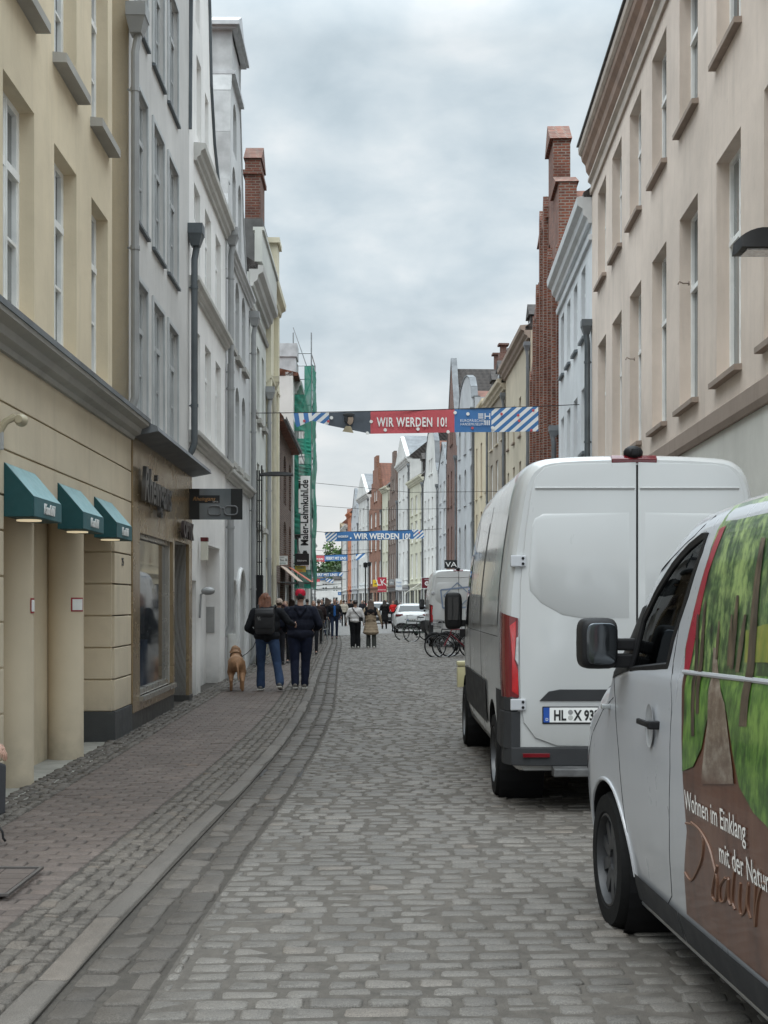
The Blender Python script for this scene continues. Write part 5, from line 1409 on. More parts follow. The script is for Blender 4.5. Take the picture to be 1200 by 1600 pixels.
EDGE = [F(*p) for p in ((1071, 1049), (1072, 1015), (1090, 936), (1109, 870), (1122, 830), (1135, 808), (1150, 790))]
film = lay([F(1074, 1428), F(1070, 1370), F(1074, 1300), F(1068, 1220), F(1066, 1130), F(1068, 1060), F(1071, 1049), (RY, 1.34), (RY, .372)], F_SOIL, .0025, 'film', mpx=False, step=.1)
P = film
lay(EDGE+[(-2.0, 1.985), (RY, 1.985), (RY, 1.38), F(1200, 1058)], F_LEAF, .0045, parent=P, mpx=False)
lay([F(1076, 1056), F(1071, 1120), F(1068, 1205), F(1085, 1198), F(1098, 1170), F(1108, 1120), F(1117, 1056)], F_GRASS, .0060, parent=P, mpx=False)
lay([F(1127, 1054), F(1136, 1100), F(1146, 1170), F(1158, 1230), F(1180, 1270), F(1200, 1290), (-2.6, .78), (-3.2, .70), (RY, .66), (RY, 1.37), F(1200, 1062)], F_GRASS, .0060, parent=P, mpx=False)
lay([(-1.36, 1.22), (RY, 1.22), (RY, 1.37), F(1200, 1057), F(1120, 1053), F(1076, 1049)], F_GRASS, .0050, parent=P, mpx=False)
lay([F(1168, 985), F(1200, 975), (-2.9, 1.55), (RY, 1.5), (RY, 1.38), F(1200, 1035), F(1166, 1035)], F_YEL, .0065, parent=P, mpx=False)
lay([F(1117, 1012), F(1121, 1012), F(1126, 1056), F(1135, 1100), F(1142, 1160), F(1147, 1200), F(1149, 1225), F(1098, 1225), F(1101, 1190), F(1108, 1130), F(1115, 1056)], F_PATH, .0068, parent=P, mpx=False, step=.05)
for (a, b_, c, d_, y0_, y1_) in ((1193, 1200, 1158, 1170, 840, 1135), (1166, 1170, 1152, 1158, 960, 1050), (1154, 1158, 1143, 1149, 930, 1045), (1146, 1148, 1139, 1143, 960, 1040), (1104, 1107, 1090, 1095, 940, 1115), (1092, 1095, 1083, 1088, 960, 1150), (1126, 1128, 1121, 1124, 970, 1030)):
    lay([F(a, y0_), F(b_, y0_), F((b_+d_)/2+1, (y0_+y1_)/2), F(d_, y1_), F(c, y1_), F((a+c)/2-1, (y0_+y1_)/2)], F_TRK, .0080, parent=P, mpx=False, step=.1)
for k, yy in enumerate((-2.42, -2.75, -3.05, -3.4)): lay([(yy, .9), (yy+.07, .9), (yy+.03-.02*k, 1.88), (yy-.03, 1.88)], F_TRK, .0080, parent=P, mpx=False, step=.15)
lay([F(*p) for p in ((1071, 1048), (1079, 1048), (1090, 990), (1109, 896), (1124, 853), (1137, 821), (1127, 826), (1112, 865), (1092, 932), (1074, 1010))], F_RED, .006, 'red_edge', parent=P, mpx=False, step=.06)
m = MB(); m.tube([(-(sh.S(y, 1.325+(-1.3-y)*.02)+.006), y, 1.325+(-1.3-y)*.02) for y in [F(1071, 1050)[0]-.2*k for k in range(12)]], .010, 8); m.build('belt_ridge', M_VW2, t, smooth=True)
M_WT = plain('white print lettering', (.72, .70, .66), .4, var=.05); M_TT = plain('tan script', (.16, .082, .050), .4, var=.05)
def side_text(body, size, y, z, mat, shear=0, off=.0075, sx=1.0, bold=0):
    me = text_mesh(body, size, depth=.0, shear=shear, sx=sx, bold=bold, res=4)
    for v in me.vertices:
        yy = y-v.co.x; zz = z+v.co.y; v.co = Vector((-(sh.S(yy, zz)+off), yy, zz))
    me.materials.clear(); me.materials.append(mat); return obj('lettering', me, P)
a = F(1073, 1262); side_text('Wohnen im Einklang', .104, a[0], a[1]-.002, M_WT, sx=.80, bold=.0006)
a = F(1127, 1345); side_text('mit der Natur', .110, a[0], a[1]-.002, M_WT, sx=.80, bold=.0006)
for st_ in ([(120,460),(180,480),(215,540),(215,640),(190,720),(150,785),(115,740)], [(150,455),(200,500),(250,590),(280,700),(297,790),(295,900),(270,860),(300,700)], [(345,770),(315,820),(318,900),(345,890),(362,770),(362,880),(375,925)],
            [(405,690),(390,800),(385,900),(400,950)], [(432,800),(425,900),(435,980),(462,940),(478,800),(472,920),(490,1000)], [(520,800),(515,1050),(530,900),(560,800),(578,810)]):
    P_ = [F(1040+q[0]/3.64, 1160+q[1]/3.64) for q in st_]
    D_ = []
    for i in range(len(P_)-1):
        p0, p1, p2, p3 = P_[max(i-1, 0)], P_[i], P_[i+1], P_[min(i+2, len(P_)-1)]
        for k in range(5):
            u_ = k/5; D_.append(tuple(.5*(2*p1[j]+(p2[j]-p0[j])*u_+(2*p0[j]-5*p1[j]+4*p2[j]-p3[j])*u_*u_+(3*p1[j]-p0[j]-3*p2[j]+p3[j])*u_**3) for j in (0, 1)))
    D_.append(P_[-1]); sh.seam(D_, .011, .0075).build('script_stroke', M_TT, P)
# ------------------------------------------------------------------ banners over the street
def stripes(name, k=5.2, ang=1.0, c1=(.72, .73, .72), c2=(.045, .16, .38)):
    m, nt, b = _nt(name); o = objc(nt); s = nt.nodes.new('ShaderNodeSeparateXYZ'); nt.links.new(o, s.inputs[0])
    f = math_(nt, 'FRACT', math_(nt, 'MULTIPLY', math_(nt, 'SUBTRACT', s.outputs[0], math_(nt, 'MULTIPLY', s.outputs[2], ang)), k))
    g = math_(nt, 'GREATER_THAN', f, .5)
    nt.links.new(mixc(nt, g, c1, c2), b.inputs['Base Color']); b.inputs['Roughness'].default_value = .6; return m
M_STR = stripes('blue white stripes', 3.9, 1.15); M_STR0 = stripes('upright blue stripes', 4.2, -.15); M_STRF = stripes('coarse stripes', 1.9, 1.1)
B_RED = plain('banner red', (.50, .085, .10), .6, var=.06); B_BLUE = plain('banner blue', (.045, .16, .38), .6, var=.06); B_DARK = plain('banner dark grey', (.075, .09, .11), .6, var=.2)
B_WHT = plain('banner white', (.78, .78, .76), .6, var=.04); B_PALE = plain('faded banner', (.62, .65, .66), .7, var=.08)
def cloth(px, d, mat, name, parent, nx=14, nz=4, amp=.018):
    """four photo corners (tl, tr, br, bl) -> rippled cloth panel at depth d"""
    tl, tr, br, bl = [scr(*p, d) for p in px]; m = MB()
    P = [[(tl.lerp(tr, i/nx)).lerp(bl.lerp(br, i/nx), j/nz) for i in range(nx+1)] for j in range(nz+1)]
    vs = [(p.x, p.y+amp*math.sin(p.x*3.1+p.z*2), p.z) for r_ in P for p in r_]
    m.add(vs, [(j*(nx+1)+i, j*(nx+1)+i+1, (j+1)*(nx+1)+i+1, (j+1)*(nx+1)+i) for j in range(nz) for i in range(nx)])
    o = m.mesh(name, mat, smooth='all'); ob = obj(name, o, parent)
    ob.matrix_parent_inverse = parent.matrix_world.inverted() if 0 else Matrix.Translation(-Vector(parent.location)); return ob
def at(parent, ob): ob.matrix_parent_inverse = Matrix.Translation(-Vector(parent.location)); return ob
def disc(parent, sx_, sy_, d, r, mat, dy=.03):
    c = scr(sx_, sy_, d); m = MB(); m.lathe([(0, -dy), (r, -dy), (r, -dy+.004), (0, -dy+.004)], (c.x, c.y, c.z), 'y', 16)
    return at(parent, m.build('dot', mat, parent))
def btext(parent, body, sx_, sy_, d, h_px, mat, sxs=1.0, dy=.035, bold=0, align='LEFT', rot=0, spacing=1.0, wpx=None):
    c = scr(sx_, sy_, d); M = M_face((c.x, c.y-dy, c.z), (math.cos(rot), 0, math.sin(rot)), (-math.sin(rot), 0, math.cos(rot)))
    me = text_mesh(body, h_px*d/2000/.73, depth=.004, bold=bold, spacing=spacing)
    w_ = max(v.co.x for v in me.vertices)
    if wpx: sxs = wpx*d/2000/w_
    for v in me.vertices: v.co.x *= sxs
    me.transform(M); me.materials.clear(); me.materials.append(mat); return at(parent, obj('lettering', me, parent))
bn = thing('banner', 'near banner over the street, red middle with white words, dark portrait panel and blue stripes', 'banner', tuple(scr(648, 645, 32)))
cloth([(768, 637.5), (841, 635.5), (841, 674), (768, 675)], 32, M_STR, 'striped_panel', bn)
cloth([(710, 640), (768, 637.5), (768, 675), (710, 675.5)], 32, B_BLUE, 'blue_panel', bn)
cloth([(579, 643), (710, 640), (710, 675.5), (579, 678)], 32, B_RED, 'red_panel', bn)
cloth([(514, 644.5), (579, 643), (579, 678), (514, 664.5)], 32, B_DARK, 'portrait_panel', bn)
cloth([(487, 645), (514, 644.5), (514, 664.5), (488, 657)], 32, M_STR, 'striped_panel', bn)
cloth([(455, 646), (487, 645), (489, 656), (464, 668)], 32, M_STR0, 'folded_end', bn, amp=.05)
btext(bn, 'WIR WERDEN 10!', 589, 666.5, 32, 14.5, B_WHT, 1.0, bold=.008, spacing=1.12, wpx=109)
for sx_, sy_ in ((580, 659), (602, 672), (653, 670.5), (518, 653), (711, 645), (731, 647), (769.5, 668.5), (700, 675), (574, 677)): disc(bn, sx_, sy_, 32, .042, B_WHT)
for sx_, sy_ in ((783.5, 647), (809.5, 649), (811, 657.5), (833, 641.5), (830, 672.5), (738, 669), (513, 658.5), (475.5, 658)): disc(bn, sx_, sy_, 32, .034, B_RED)
btext(bn, 'EUROPÄISCHES', 719, 659.5, 32, 4.2, B_WHT, 1.0, spacing=1.1, wpx=38); btext(bn, 'HANSEMUSEUM', 719, 665, 32, 4.2, B_WHT, 1.05, spacing=1.1, wpx=36)
m = MB()
def pxbox(m, x0, y0, x1, y1, d, dy=.035):
    a, b_ = scr(x0, y0, d), scr(x1, y1, d); m.box(a.x, b_.x, a.y-dy, a.y-dy+.003, b_.z, a.z)
for k in range(3): pxbox(m, 747, 646.5+k*3, 755, 648+k*3, 32); pxbox(m, 757+k*3.2, 657, 758.6+k*3.2, 664.5, 32)
for x_ in (757, 764.4): pxbox(m, x_, 646, x_+1.5, 655, 32)
pxbox(m, 758, 650, 765, 651.4, 32); at(bn, m.build('emblem', B_WHT, bn))
c = scr(547, 656, 31.97)
m = MB(); m.ball((c.x, c.y-.02, c.z), (.085, .012, .13), 16); at(bn, m.build('printed_face', plain('printed skin', (.34, .26, .20), .6), bn, smooth=True))
m = MB(); m.ball((c.x-.03, c.y-.035, c.z+.12), (.15, .01, .055), 16); m.ball((c.x-.10, c.y-.03, c.z+.02), (.05, .01, .11), 12); at(bn, m.build('printed_cap', plain('printed cap', (.02, .022, .024), .6), bn, smooth=True))
c2 = scr(545, 668, 31.97); m = MB(); m.prism([(c2.x-.16, c2.z-.10), (c2.x+.12, c2.z-.14), (c2.x+.05, c2.z+.03), (c2.x-.07, c2.z+.04)], 'y', c2.y-.014, c2.y-.01); at(bn, m.build('printed_collar', plain('printed collar', (.35, .30, .20), .6), bn))
m = MB(); a = scr(392, 645.5, 31.3); e = scr(905, 632, 33)
m.tube([a, scr(455, 645, 31.6), scr(648, 641, 32), scr(841, 635, 32), e], .010, 6); at(bn, m.build('rope', M_BLK, bn))
def far_banner(label, panels, d, texts, rope, dots=()):
    p0 = panels[0][0][0]; b_ = thing('banner', label, 'banner', tuple(scr(*p0, d)))
    for q, mt in panels: cloth(q, d, mt, 'panel', b_, 8, 2, .02)
    for tx in texts: btext(b_, tx[0], tx[1], tx[2], d, tx[3], B_WHT, 1, dy=.06, bold=tx[3]*d/2000*.035, wpx=tx[4])
    for q in dots: disc(b_, q[0], q[1], d, .05, q[2], .06)
    if rope: m = MB(); m.tube([scr(*q, d) for q in rope], .012*max(1, d/60), 5); at(b_, m.build('rope', M_BLK, b_))
far_banner('second blue banner with white words and striped ends, farther along the street', [([(526, 831), (646, 827.5), (646, 842), (526, 846)], B_BLUE), ([(507, 831.5), (526, 831), (526, 846), (510, 846)], M_STR), ([(646, 827.5), (661, 828), (663, 841), (646, 842)], M_STR)],
    75, [('WIR WERDEN 10!', 553, 842.3, 9.2, 88), ('HANSEMUSEUM', 528, 840, 3.4, 16)], [(480, 829), (507, 831.5), (661, 828), (690, 826)], [(548, 841, B_WHT), (645, 829, B_WHT), (634, 838, B_WHT), (655, 832, B_RED)])
far_banner('third banner, red and blue, below the distant tree', [([(492, 868), (507, 868), (507, 878), (493, 877)], B_RED), ([(507, 868), (543, 866), (543, 876), (507, 877)], B_BLUE)], 118, [('FEIERT MIT UNS!', 509, 874.5, 4.6, 32), ('IM JUNI', 494, 875, 3, 11)], [(485, 868), (543, 866), (572, 864)])
far_banner('short striped banner end hanging in front of the orange red house', [([(556, 866), (571, 864), (571, 870), (556, 876)], M_STRF)], 110, [], [(545, 867), (580, 863)])
far_banner('fourth blue banner with white words low over the far street', [([(488, 896), (530, 894), (530, 900), (488, 901.5)], B_BLUE), ([(530, 894), (537, 894), (534, 901), (530, 900)], M_STRF)], 150, [('FEIERT MIT UNS!', 489, 900, 4.2, 38)], [(480, 896), (545, 893)])
far_banner('fifth far banner, red at its left and blue at its right', [([(488, 904), (500, 904), (500, 909), (488, 910)], B_RED), ([(500, 904), (509, 903), (509, 906), (500, 907)], B_BLUE), ([(509, 903), (522, 905), (520, 911), (509, 909)], M_STRF)], 175, [], [(482, 904), (540, 905)])
far_banner('sixth pale banner across the far end of the street', [([(488, 915), (528, 912), (528, 916), (488, 919)], B_PALE)], 200, [], [(482, 916), (545, 911)])
far_banner('seventh pale banner, lowest and farthest of the row', [([(492, 921), (535, 918), (535, 921.5), (492, 924)], B_PALE)], 220, [], [(485, 921), (545, 918)])

# ------------------------------------------------------------------ scaffold with green netting
def netting():
    m, nt, b = _nt('green netting'); p = pos(nt)
    n = noise(nt, scaled(nt, p, (1, 1, .35)), 1.6, 5, .7)
    col = ramp(nt, n, [(.3, (.004, .13, .085)), (.7, (.02, .30, .20))]); nt.links.new(col, b.inputs['Base Color']); b.inputs['Roughness'].default_value = .7
    tr = nt.nodes.new('ShaderNodeBsdfTransparent'); mx = nt.nodes.new('ShaderNodeMixShader')
    f = ramp(nt, n, [(.45, .80), (.62, .97)]); nt.links.new(f, mx.inputs[0]); nt.links.new(tr.outputs[0], mx.inputs[1]); nt.links.new(b.outputs[0], mx.inputs[2])
    nt.links.new(mx.outputs[0], nt.nodes['Material Output'].inputs[0]); return m
M_NET = netting(); M_STEEL = plain('galvanised steel', (.33, .35, .36), .4, .6)
sc = thing('scaffold', 'tall steel scaffold wrapped in green netting on the left', 'scaffold', (-3.15, 50.8, 0))
X0, X1, Y0, Y1 = -.36, .34, -1.3, 1.3
for i, (x, y, zt) in enumerate(((X0, Y0, 12.0), (X1, Y0, 12.0), (X0, Y1, 11.2), (X1, Y1, 11.2))):
    m = MB(); m.tube([(x, y, 0), (x, y, zt)], .026, 8); m.box(x-.08, x+.08, y-.08, y+.08, -.02, .02); m.build('upright', M_STEEL, sc)
z = 2.2
while z < 11.9:
    m = MB(); m.tube([(X0, Y0, z), (X1, Y0, z)], .022, 6); m.tube([(X0, Y1, z), (X1, Y1, z)], .022, 6); m.tube([(X0, Y0, z), (X0, Y1, z)], .02, 6); m.tube([(X1, Y0, z), (X1, Y1, z)], .02, 6); m.build('ledger', M_STEEL, sc)
    if abs((z-2.2) % 2.0) < .05 and z < 10.5: m = MB(); m.box(X0, X1, Y0, Y1, z+.02, z+.07); m.build('platform', plain('scaffold boards', (.09, .075, .06), .8, var=.3), sc)
    z += 1.0
m = MB()
for k in range(5): a_, b_ = (X0, X1) if k % 2 else (X1, X0); m.tube([(a_, Y0, 2.2+2*k), (b_, Y0, 4.2+2*k)], .018, 6)
m.build('brace', M_STEEL, sc)
def netpanel(p0, p1, z0, z1, n=10, amp=.05):
    m = MB(); vs = []; nz = 34
    for j in range(nz+1):
        for i in range(n+1):
            x = p0[0]+(p1[0]-p0[0])*i/n; y = p0[1]+(p1[1]-p0[1])*i/n; z = z0+(z1-z0)*j/nz
            r_ = amp*math.sin(i*1.3+j*.7)*abs(math.sin(z*PI/2))+random.uniform(-.012, .012)
            vs.append((x+(r_ if abs(p1[1]-p0[1]) > .5 else 0), y+(r_ if abs(p1[1]-p0[1]) <= .5 else 0), z))
    m.add(vs, [(j*(n+1)+i, j*(n+1)+i+1, (j+1)*(n+1)+i+1, (j+1)*(n+1)+i) for j in range(nz) for i in range(n)]); return m
netpanel((X1+.04, Y0-.03), (X1+.04, Y1+.03), 2.1, 10.8).build('netting', M_NET, sc, smooth='all')
for (u0, u1, z0, z1) in ((.25, 1, 2.1, 3.2), (.0, .22, 2.1, 4.0), (0, 1, 4.2, 5.0), (.62, 1, 5, 10.7), (0, .3, 5.0, 7.3), (0, 1, 7.3, 7.9), (.0, .62, 8.2, 9.6), (0, 1, 6.3, 6.9)):
    netpanel((X0+(X1-X0)*u0, Y0-.05), (X0+(X1-X0)*u1, Y0-.05), z0, z1, 5, .03).build('netting', M_NET, sc, smooth='all')
sb = thing('vertical_banner', 'long white vertical banner with black upright lettering tied to the green scaffold', 'banner', (-3.03, 49.38, 2.83))
m = MB(); m.box(-.185, .185, -.01, .0, 0, 3.62); m.build('sheet', B_WHT, sb)
text_obj('Maler-Lehmkuhl.de', .40, M_INK, sb, M_face((.10, -.014, .92), (0, 0, 1), (-1, 0, 0)), depth=.004, sx=.82, bold=.010)
m = MB(); 
for a0 in range(6): m.tube([(-.11+.02*a0, -.018, .74-.04*abs(a0-2)), (.10-.015*a0, -.018, .60+.03*a0)], .020, 6)
m.ball((-.02, -.02, .62), (.085, .01, .085), 12); m.build('emblem', M_INK, sb)
text_obj('Lübeck', .13, M_INK, sb, M_face((-.17, -.014, .40), (1, 0, 0), (0, 0, 1)), depth=.003, sx=.8); text_obj('0451', .14, M_INK, sb, M_face((-.16, -.014, .24), (1, 0, 0), (0, 0, 1)), depth=.003)
text_obj('89 32 97', .10, B_RED, sb, M_face((-.17, -.014, .10), (1, 0, 0), (0, 0, 1)), depth=.003, sx=.8)

# ------------------------------------------------------------------ lamps, signs, awnings
def wing(parent, x0, x1, d_, z, th=.09, sgn=1, w=.16):
    m = MB(); n = 10; vs = []
    for i in range(n+1):
        t_ = i/n; x = x0+(x1-x0)*t_; hh = th*(1-(1-t_)**1.6*.0)*(math.sin(PI*min(.96, .12+.8*(1-t_)))**.6)
        vs += [(x, d_-w, z), (x, d_-w*.7, z+hh), (x, d_+w*.7, z+hh), (x, d_+w, z), (x, d_, z-.015)]
    fs = [(i*5+k, i*5+(k+1) % 5, (i+1)*5+(k+1) % 5, (i+1)*5+k) for i in range(n) for k in range(5)]+[(0, 1, 2, 3, 4), tuple(n*5+k for k in (4, 3, 2, 1, 0))]
    m.add(vs, fs); return m.build('lamp_head', M_BLK, parent, smooth=True)
lp = thing('street_lamp', 'black street lamp with three slim posts and a wing shaped head on the left pavement', 'street lamp', (-3.04, 31.2, .05))
for dx in (-.055, .0, .06): m = MB(); m.tube([(dx, 0, 0), (dx, 0, 4.75+(.12 if dx == .06 else 0))], .018, 8); m.build('post', M_BLK, lp)
m = MB()
for k in range(9): m.box(-.07, .08, -.012, .012, .5+k*.5, .52+k*.5)
m.box(-.006, .006, -.006, .006, 2.1, 4.6); m.box(-.08, .09, -.05, .05, 0, 2.2); m.build('bracket', M_BLK, lp, bevel=.006)
wing(lp, .0, .82, 0, 4.62)
lp = thing('street_lamp', 'black wing shaped lamp head reaching over the street at the right picture edge', 'street lamp', (4.27, 13.6, 0))
m = MB(); m.tube([(0, 0, .1), (0, 0, 5.6)], .03, 8); m.build('post', M_BLK, lp)
wing(lp, .05, -.52, 0, 5.32, .22, w=.2); m = MB(); m.box(-.45, -.05, -.14, .14, 5.30, 5.318); m.build('diffuser', M_CLR, lp)
def sign(label, d, px, mat, text=None, tm=None, frame=None, th=.03, bracket=None, texts=(), group=None, cat='sign'):
    x0, y0, x1, y1 = px; a, b_ = scr(x0, y0, d), scr(x1, y1, d); w_, h_ = b_.x-a.x, a.z-b_.z
    s_ = thing('hanging_sign', label, cat, (a.x, d, b_.z), 0, group)
    m = MB(); m.box(0, w_, -th, th, 0, h_); m.build('panel', mat, s_, bevel=.006)
    if frame:
        m = MB(); f = max(.02, h_*.04)
        m.box(-f, w_+f, -th*1.3, th*1.3, -f, 0); m.box(-f, w_+f, -th*1.3, th*1.3, h_, h_+f); m.box(-f, 0, -th*1.3, th*1.3, 0, h_); m.box(w_, w_+f, -th*1.3, th*1.3, 0, h_); m.build('frame', frame, s_)
    bx = bracket
    if bx is not None:
        X = bx-a.x
        for zz in (h_*.15, h_*.85): m = MB(); m.tube([(0 if X < 0 else w_, 0, zz), (X, 0, zz)], .018, 6); m.build('bracket', M_BLK, s_)
    for (tx, ux, uz, sz, mt, kw) in texts: text_obj(tx, sz*h_, mt, s_, M_face((ux*w_, -th-.006, uz*h_), (1, 0, 0), (0, 0, 1)), depth=.004, align='CENTER', **kw)
    return s_
M_INKB = M_INK; M_GRN = plain('green print', (.05, .22, .16), .5)
sign('small white shop sign in a dark frame showing two little figures, below the street lamp', 40, (430.5, 868, 450, 883), B_WHT, frame=plain('brown frame', (.16, .07, .04), .5), bracket=LX(40),
     texts=(('BLUMEN', .5, .76, .14, M_INK, {}), ('Tee', .5, .42, .30, M_INK, {'shear': .2}), ('KONTOR', .5, .12, .2, M_GRN, {}), ('&', .14, .45, .35, M_INK, {}), ('&', .86, .45, .35, M_INK, {})))
sign('black hanging sign with a small white name under the vertical banner', 48.8, (461, 865, 483, 883), plain('sign black', (.012, .013, .014), .4), bracket=LX(48.8), texts=(('Edelmarkt', .5, .32, .2, B_WHT, {}),))
sign('yellow and orange sign under the black hanging sign', 48.9, (461, 884, 478, 894), plain('yellow sign', (.50, .40, .06), .5), bracket=LX(48.9), texts=(('LADEN', .5, .55, .35, M_GRN, {}), ('offen', .5, .12, .35, B_RED, {})))
def shop_awning(label, side, d0, d1, xin, xout, z0, z1, mat, val, group=None):
    a = thing('awning', label, 'awning', (xin, d0, z1), 0, group); L_ = d1-d0; X = xout-xin; H_ = z0-z1
    m = MB(); vs = [(0, 0, 0), (X, 0, H_), (X, L_, H_), (0, L_, 0), (0, 0, -.03), (X, 0, H_-.03), (X, L_, H_-.03), (0, L_, -.03)]
    m.add(vs, [(0, 1, 2, 3), (4, 7, 6, 5), (0, 4, 5, 1), (3, 2, 6, 7)]); m.build('cloth', mat, a)
    m = MB(); m.box(X, X+math.copysign(.02, X), 0, L_, H_-.20, H_); m.build('valance', val, a)
    for y in (.15, L_-.15): m = MB(); m.tube([(0, y, -.55), (X*.95, y, H_-.05)], .015, 6); m.build('arm', M_STEEL, a)
    return a
M_SAL = plain('salmon awning', (.55, .16, .10), .6); M_SAL2 = plain('pale awning', (.55, .42, .33), .6)
shop_awning('thin sloping awning with a pale edge, nearer of the two on the left', 'L', 41.5, 44.2, LX(42), -2.78, 2.27, 2.78, M_SAL2, plain('dark valance', (.05, .09, .07), .6))
shop_awning('salmon red sloping awning in front of the scaffold on the left', 'L', 46, 48.3, LX(46.5), -2.64, 2.32, 2.85, M_SAL, plain('dark valance', (.05, .09, .07), .6))
shop_awning('cream awning sloping out from the right shops above the parked wagon', 'R', 101, 106, RX(103), 1.7, 2.30, 3.6, plain('cream awning', (.62, .60, .53), .6), plain('cream awning', (.62, .60, .53), .6))
M_MAR = plain('maroon sign', (.13, .008, .02), .4)
s_ = sign('black hanging sign with white capitals VAL above the second white van', 84, (694.5, 875, 718.5, 888), plain('sign black', (.012, .013, .014), .4), bracket=RX(84), texts=(('VAI', .5, .18, .85, B_WHT, {'sx': 1.25}),))
s_['label'] = 'black hanging sign with large white capitals VAI above the second white van'
s_ = sign('square maroon hanging sign with a white round emblem on the right', 98, (659, 903, 675.5, 919), M_MAR, frame=B_PALE, bracket=RX(98), texts=(('KRONE', .5, .80, .14, B_WHT, {}),))
m = MB(); m.lathe([(.10, -.05), (.17, -.05), (.17, -.04), (.10, -.04)], (.40, 0, .36), 'y', 18); m.box(.37, .43, -.05, -.04, .27, .45); m.build('emblem', B_WHT, s_)
sign('white upright hanging sign with faint blue writing on the right', 116, (618, 904, 628.5, 922), plain('white sign', (.66, .68, .70), .5), bracket=RX(116), texts=(('Foto', .5, .6, .22, B_BLUE, {}), ('Optik', .5, .3, .2, B_BLUE, {})))
sign('red upright hanging sign with slanted white strokes far down the right side', 127, (590, 902, 604, 925), plain('banner red sign', (.42, .03, .05), .5), bracket=RX(127), texts=(('LK', .5, .45, .62, B_WHT, {'shear': -.3}), ('KONTOR', .5, .1, .13, B_WHT, {})))
s_ = sign('yellow rounded sign with a black bird shape far down the right side', 139, (582.5, 906, 591, 916.5), plain('yellow sign bright', (.72, .50, .03), .5), bracket=RX(139))
m = MB(); m.prism([(.1, .3), (.28, .34), (.5, .46), (.4, .3), (.3, .24)], 'y', -.05, -.035); m.build('emblem', M_INK, s_)
sign('oval grey hanging sign between the red and white upright signs', 121, (608, 905, 616, 914), M_GRB, bracket=RX(121), texts=(('Uhr', .5, .3, .4, B_WHT, {}),))
sign('pale long hanging sign with grey writing beyond the yellow one', 150, (561, 911, 573, 918), B_PALE, bracket=RX(150), texts=(('Apotheke', .5, .3, .4, M_INK, {}),))
sign('small dark blue hanging sign near the far end of the street', 180, (528, 925, 533, 930), B_BLUE, bracket=RX(180), texts=(('P', .5, .2, .7, B_WHT, {}),))
sign('dark hanging sign with a red edge far down the right side', 165, (546, 921, 556, 925), M_MAR, bracket=RX(165), texts=(('BAR', .5, .2, .6, B_WHT, {}),))
# slim post lamps far down the street
for k, (d, sx_, ty, lab) in enumerate(((110, 577, 884, 'slim dark lamp post far down the street beside the yellow sign'), (92, 571, 886, 'second slim dark lamp post, left of the yellow sign'))):
    c = scr(sx_, 940, d); l_ = thing('lamp_post', lab, 'street lamp', (c.x, d, 0)); h_ = 1.6+(940-ty)*d/2000
    m = MB(); m.tube([(0, 0, 0), (0, 0, h_)], .05, 8); m.build('post', M_BLK, l_); m = MB(); m.lathe([(0, h_-.1), (.14, h_), (.16, h_+.3), (0, h_+.36)], n=12); m.build('lamp_head', M_BLK, l_)

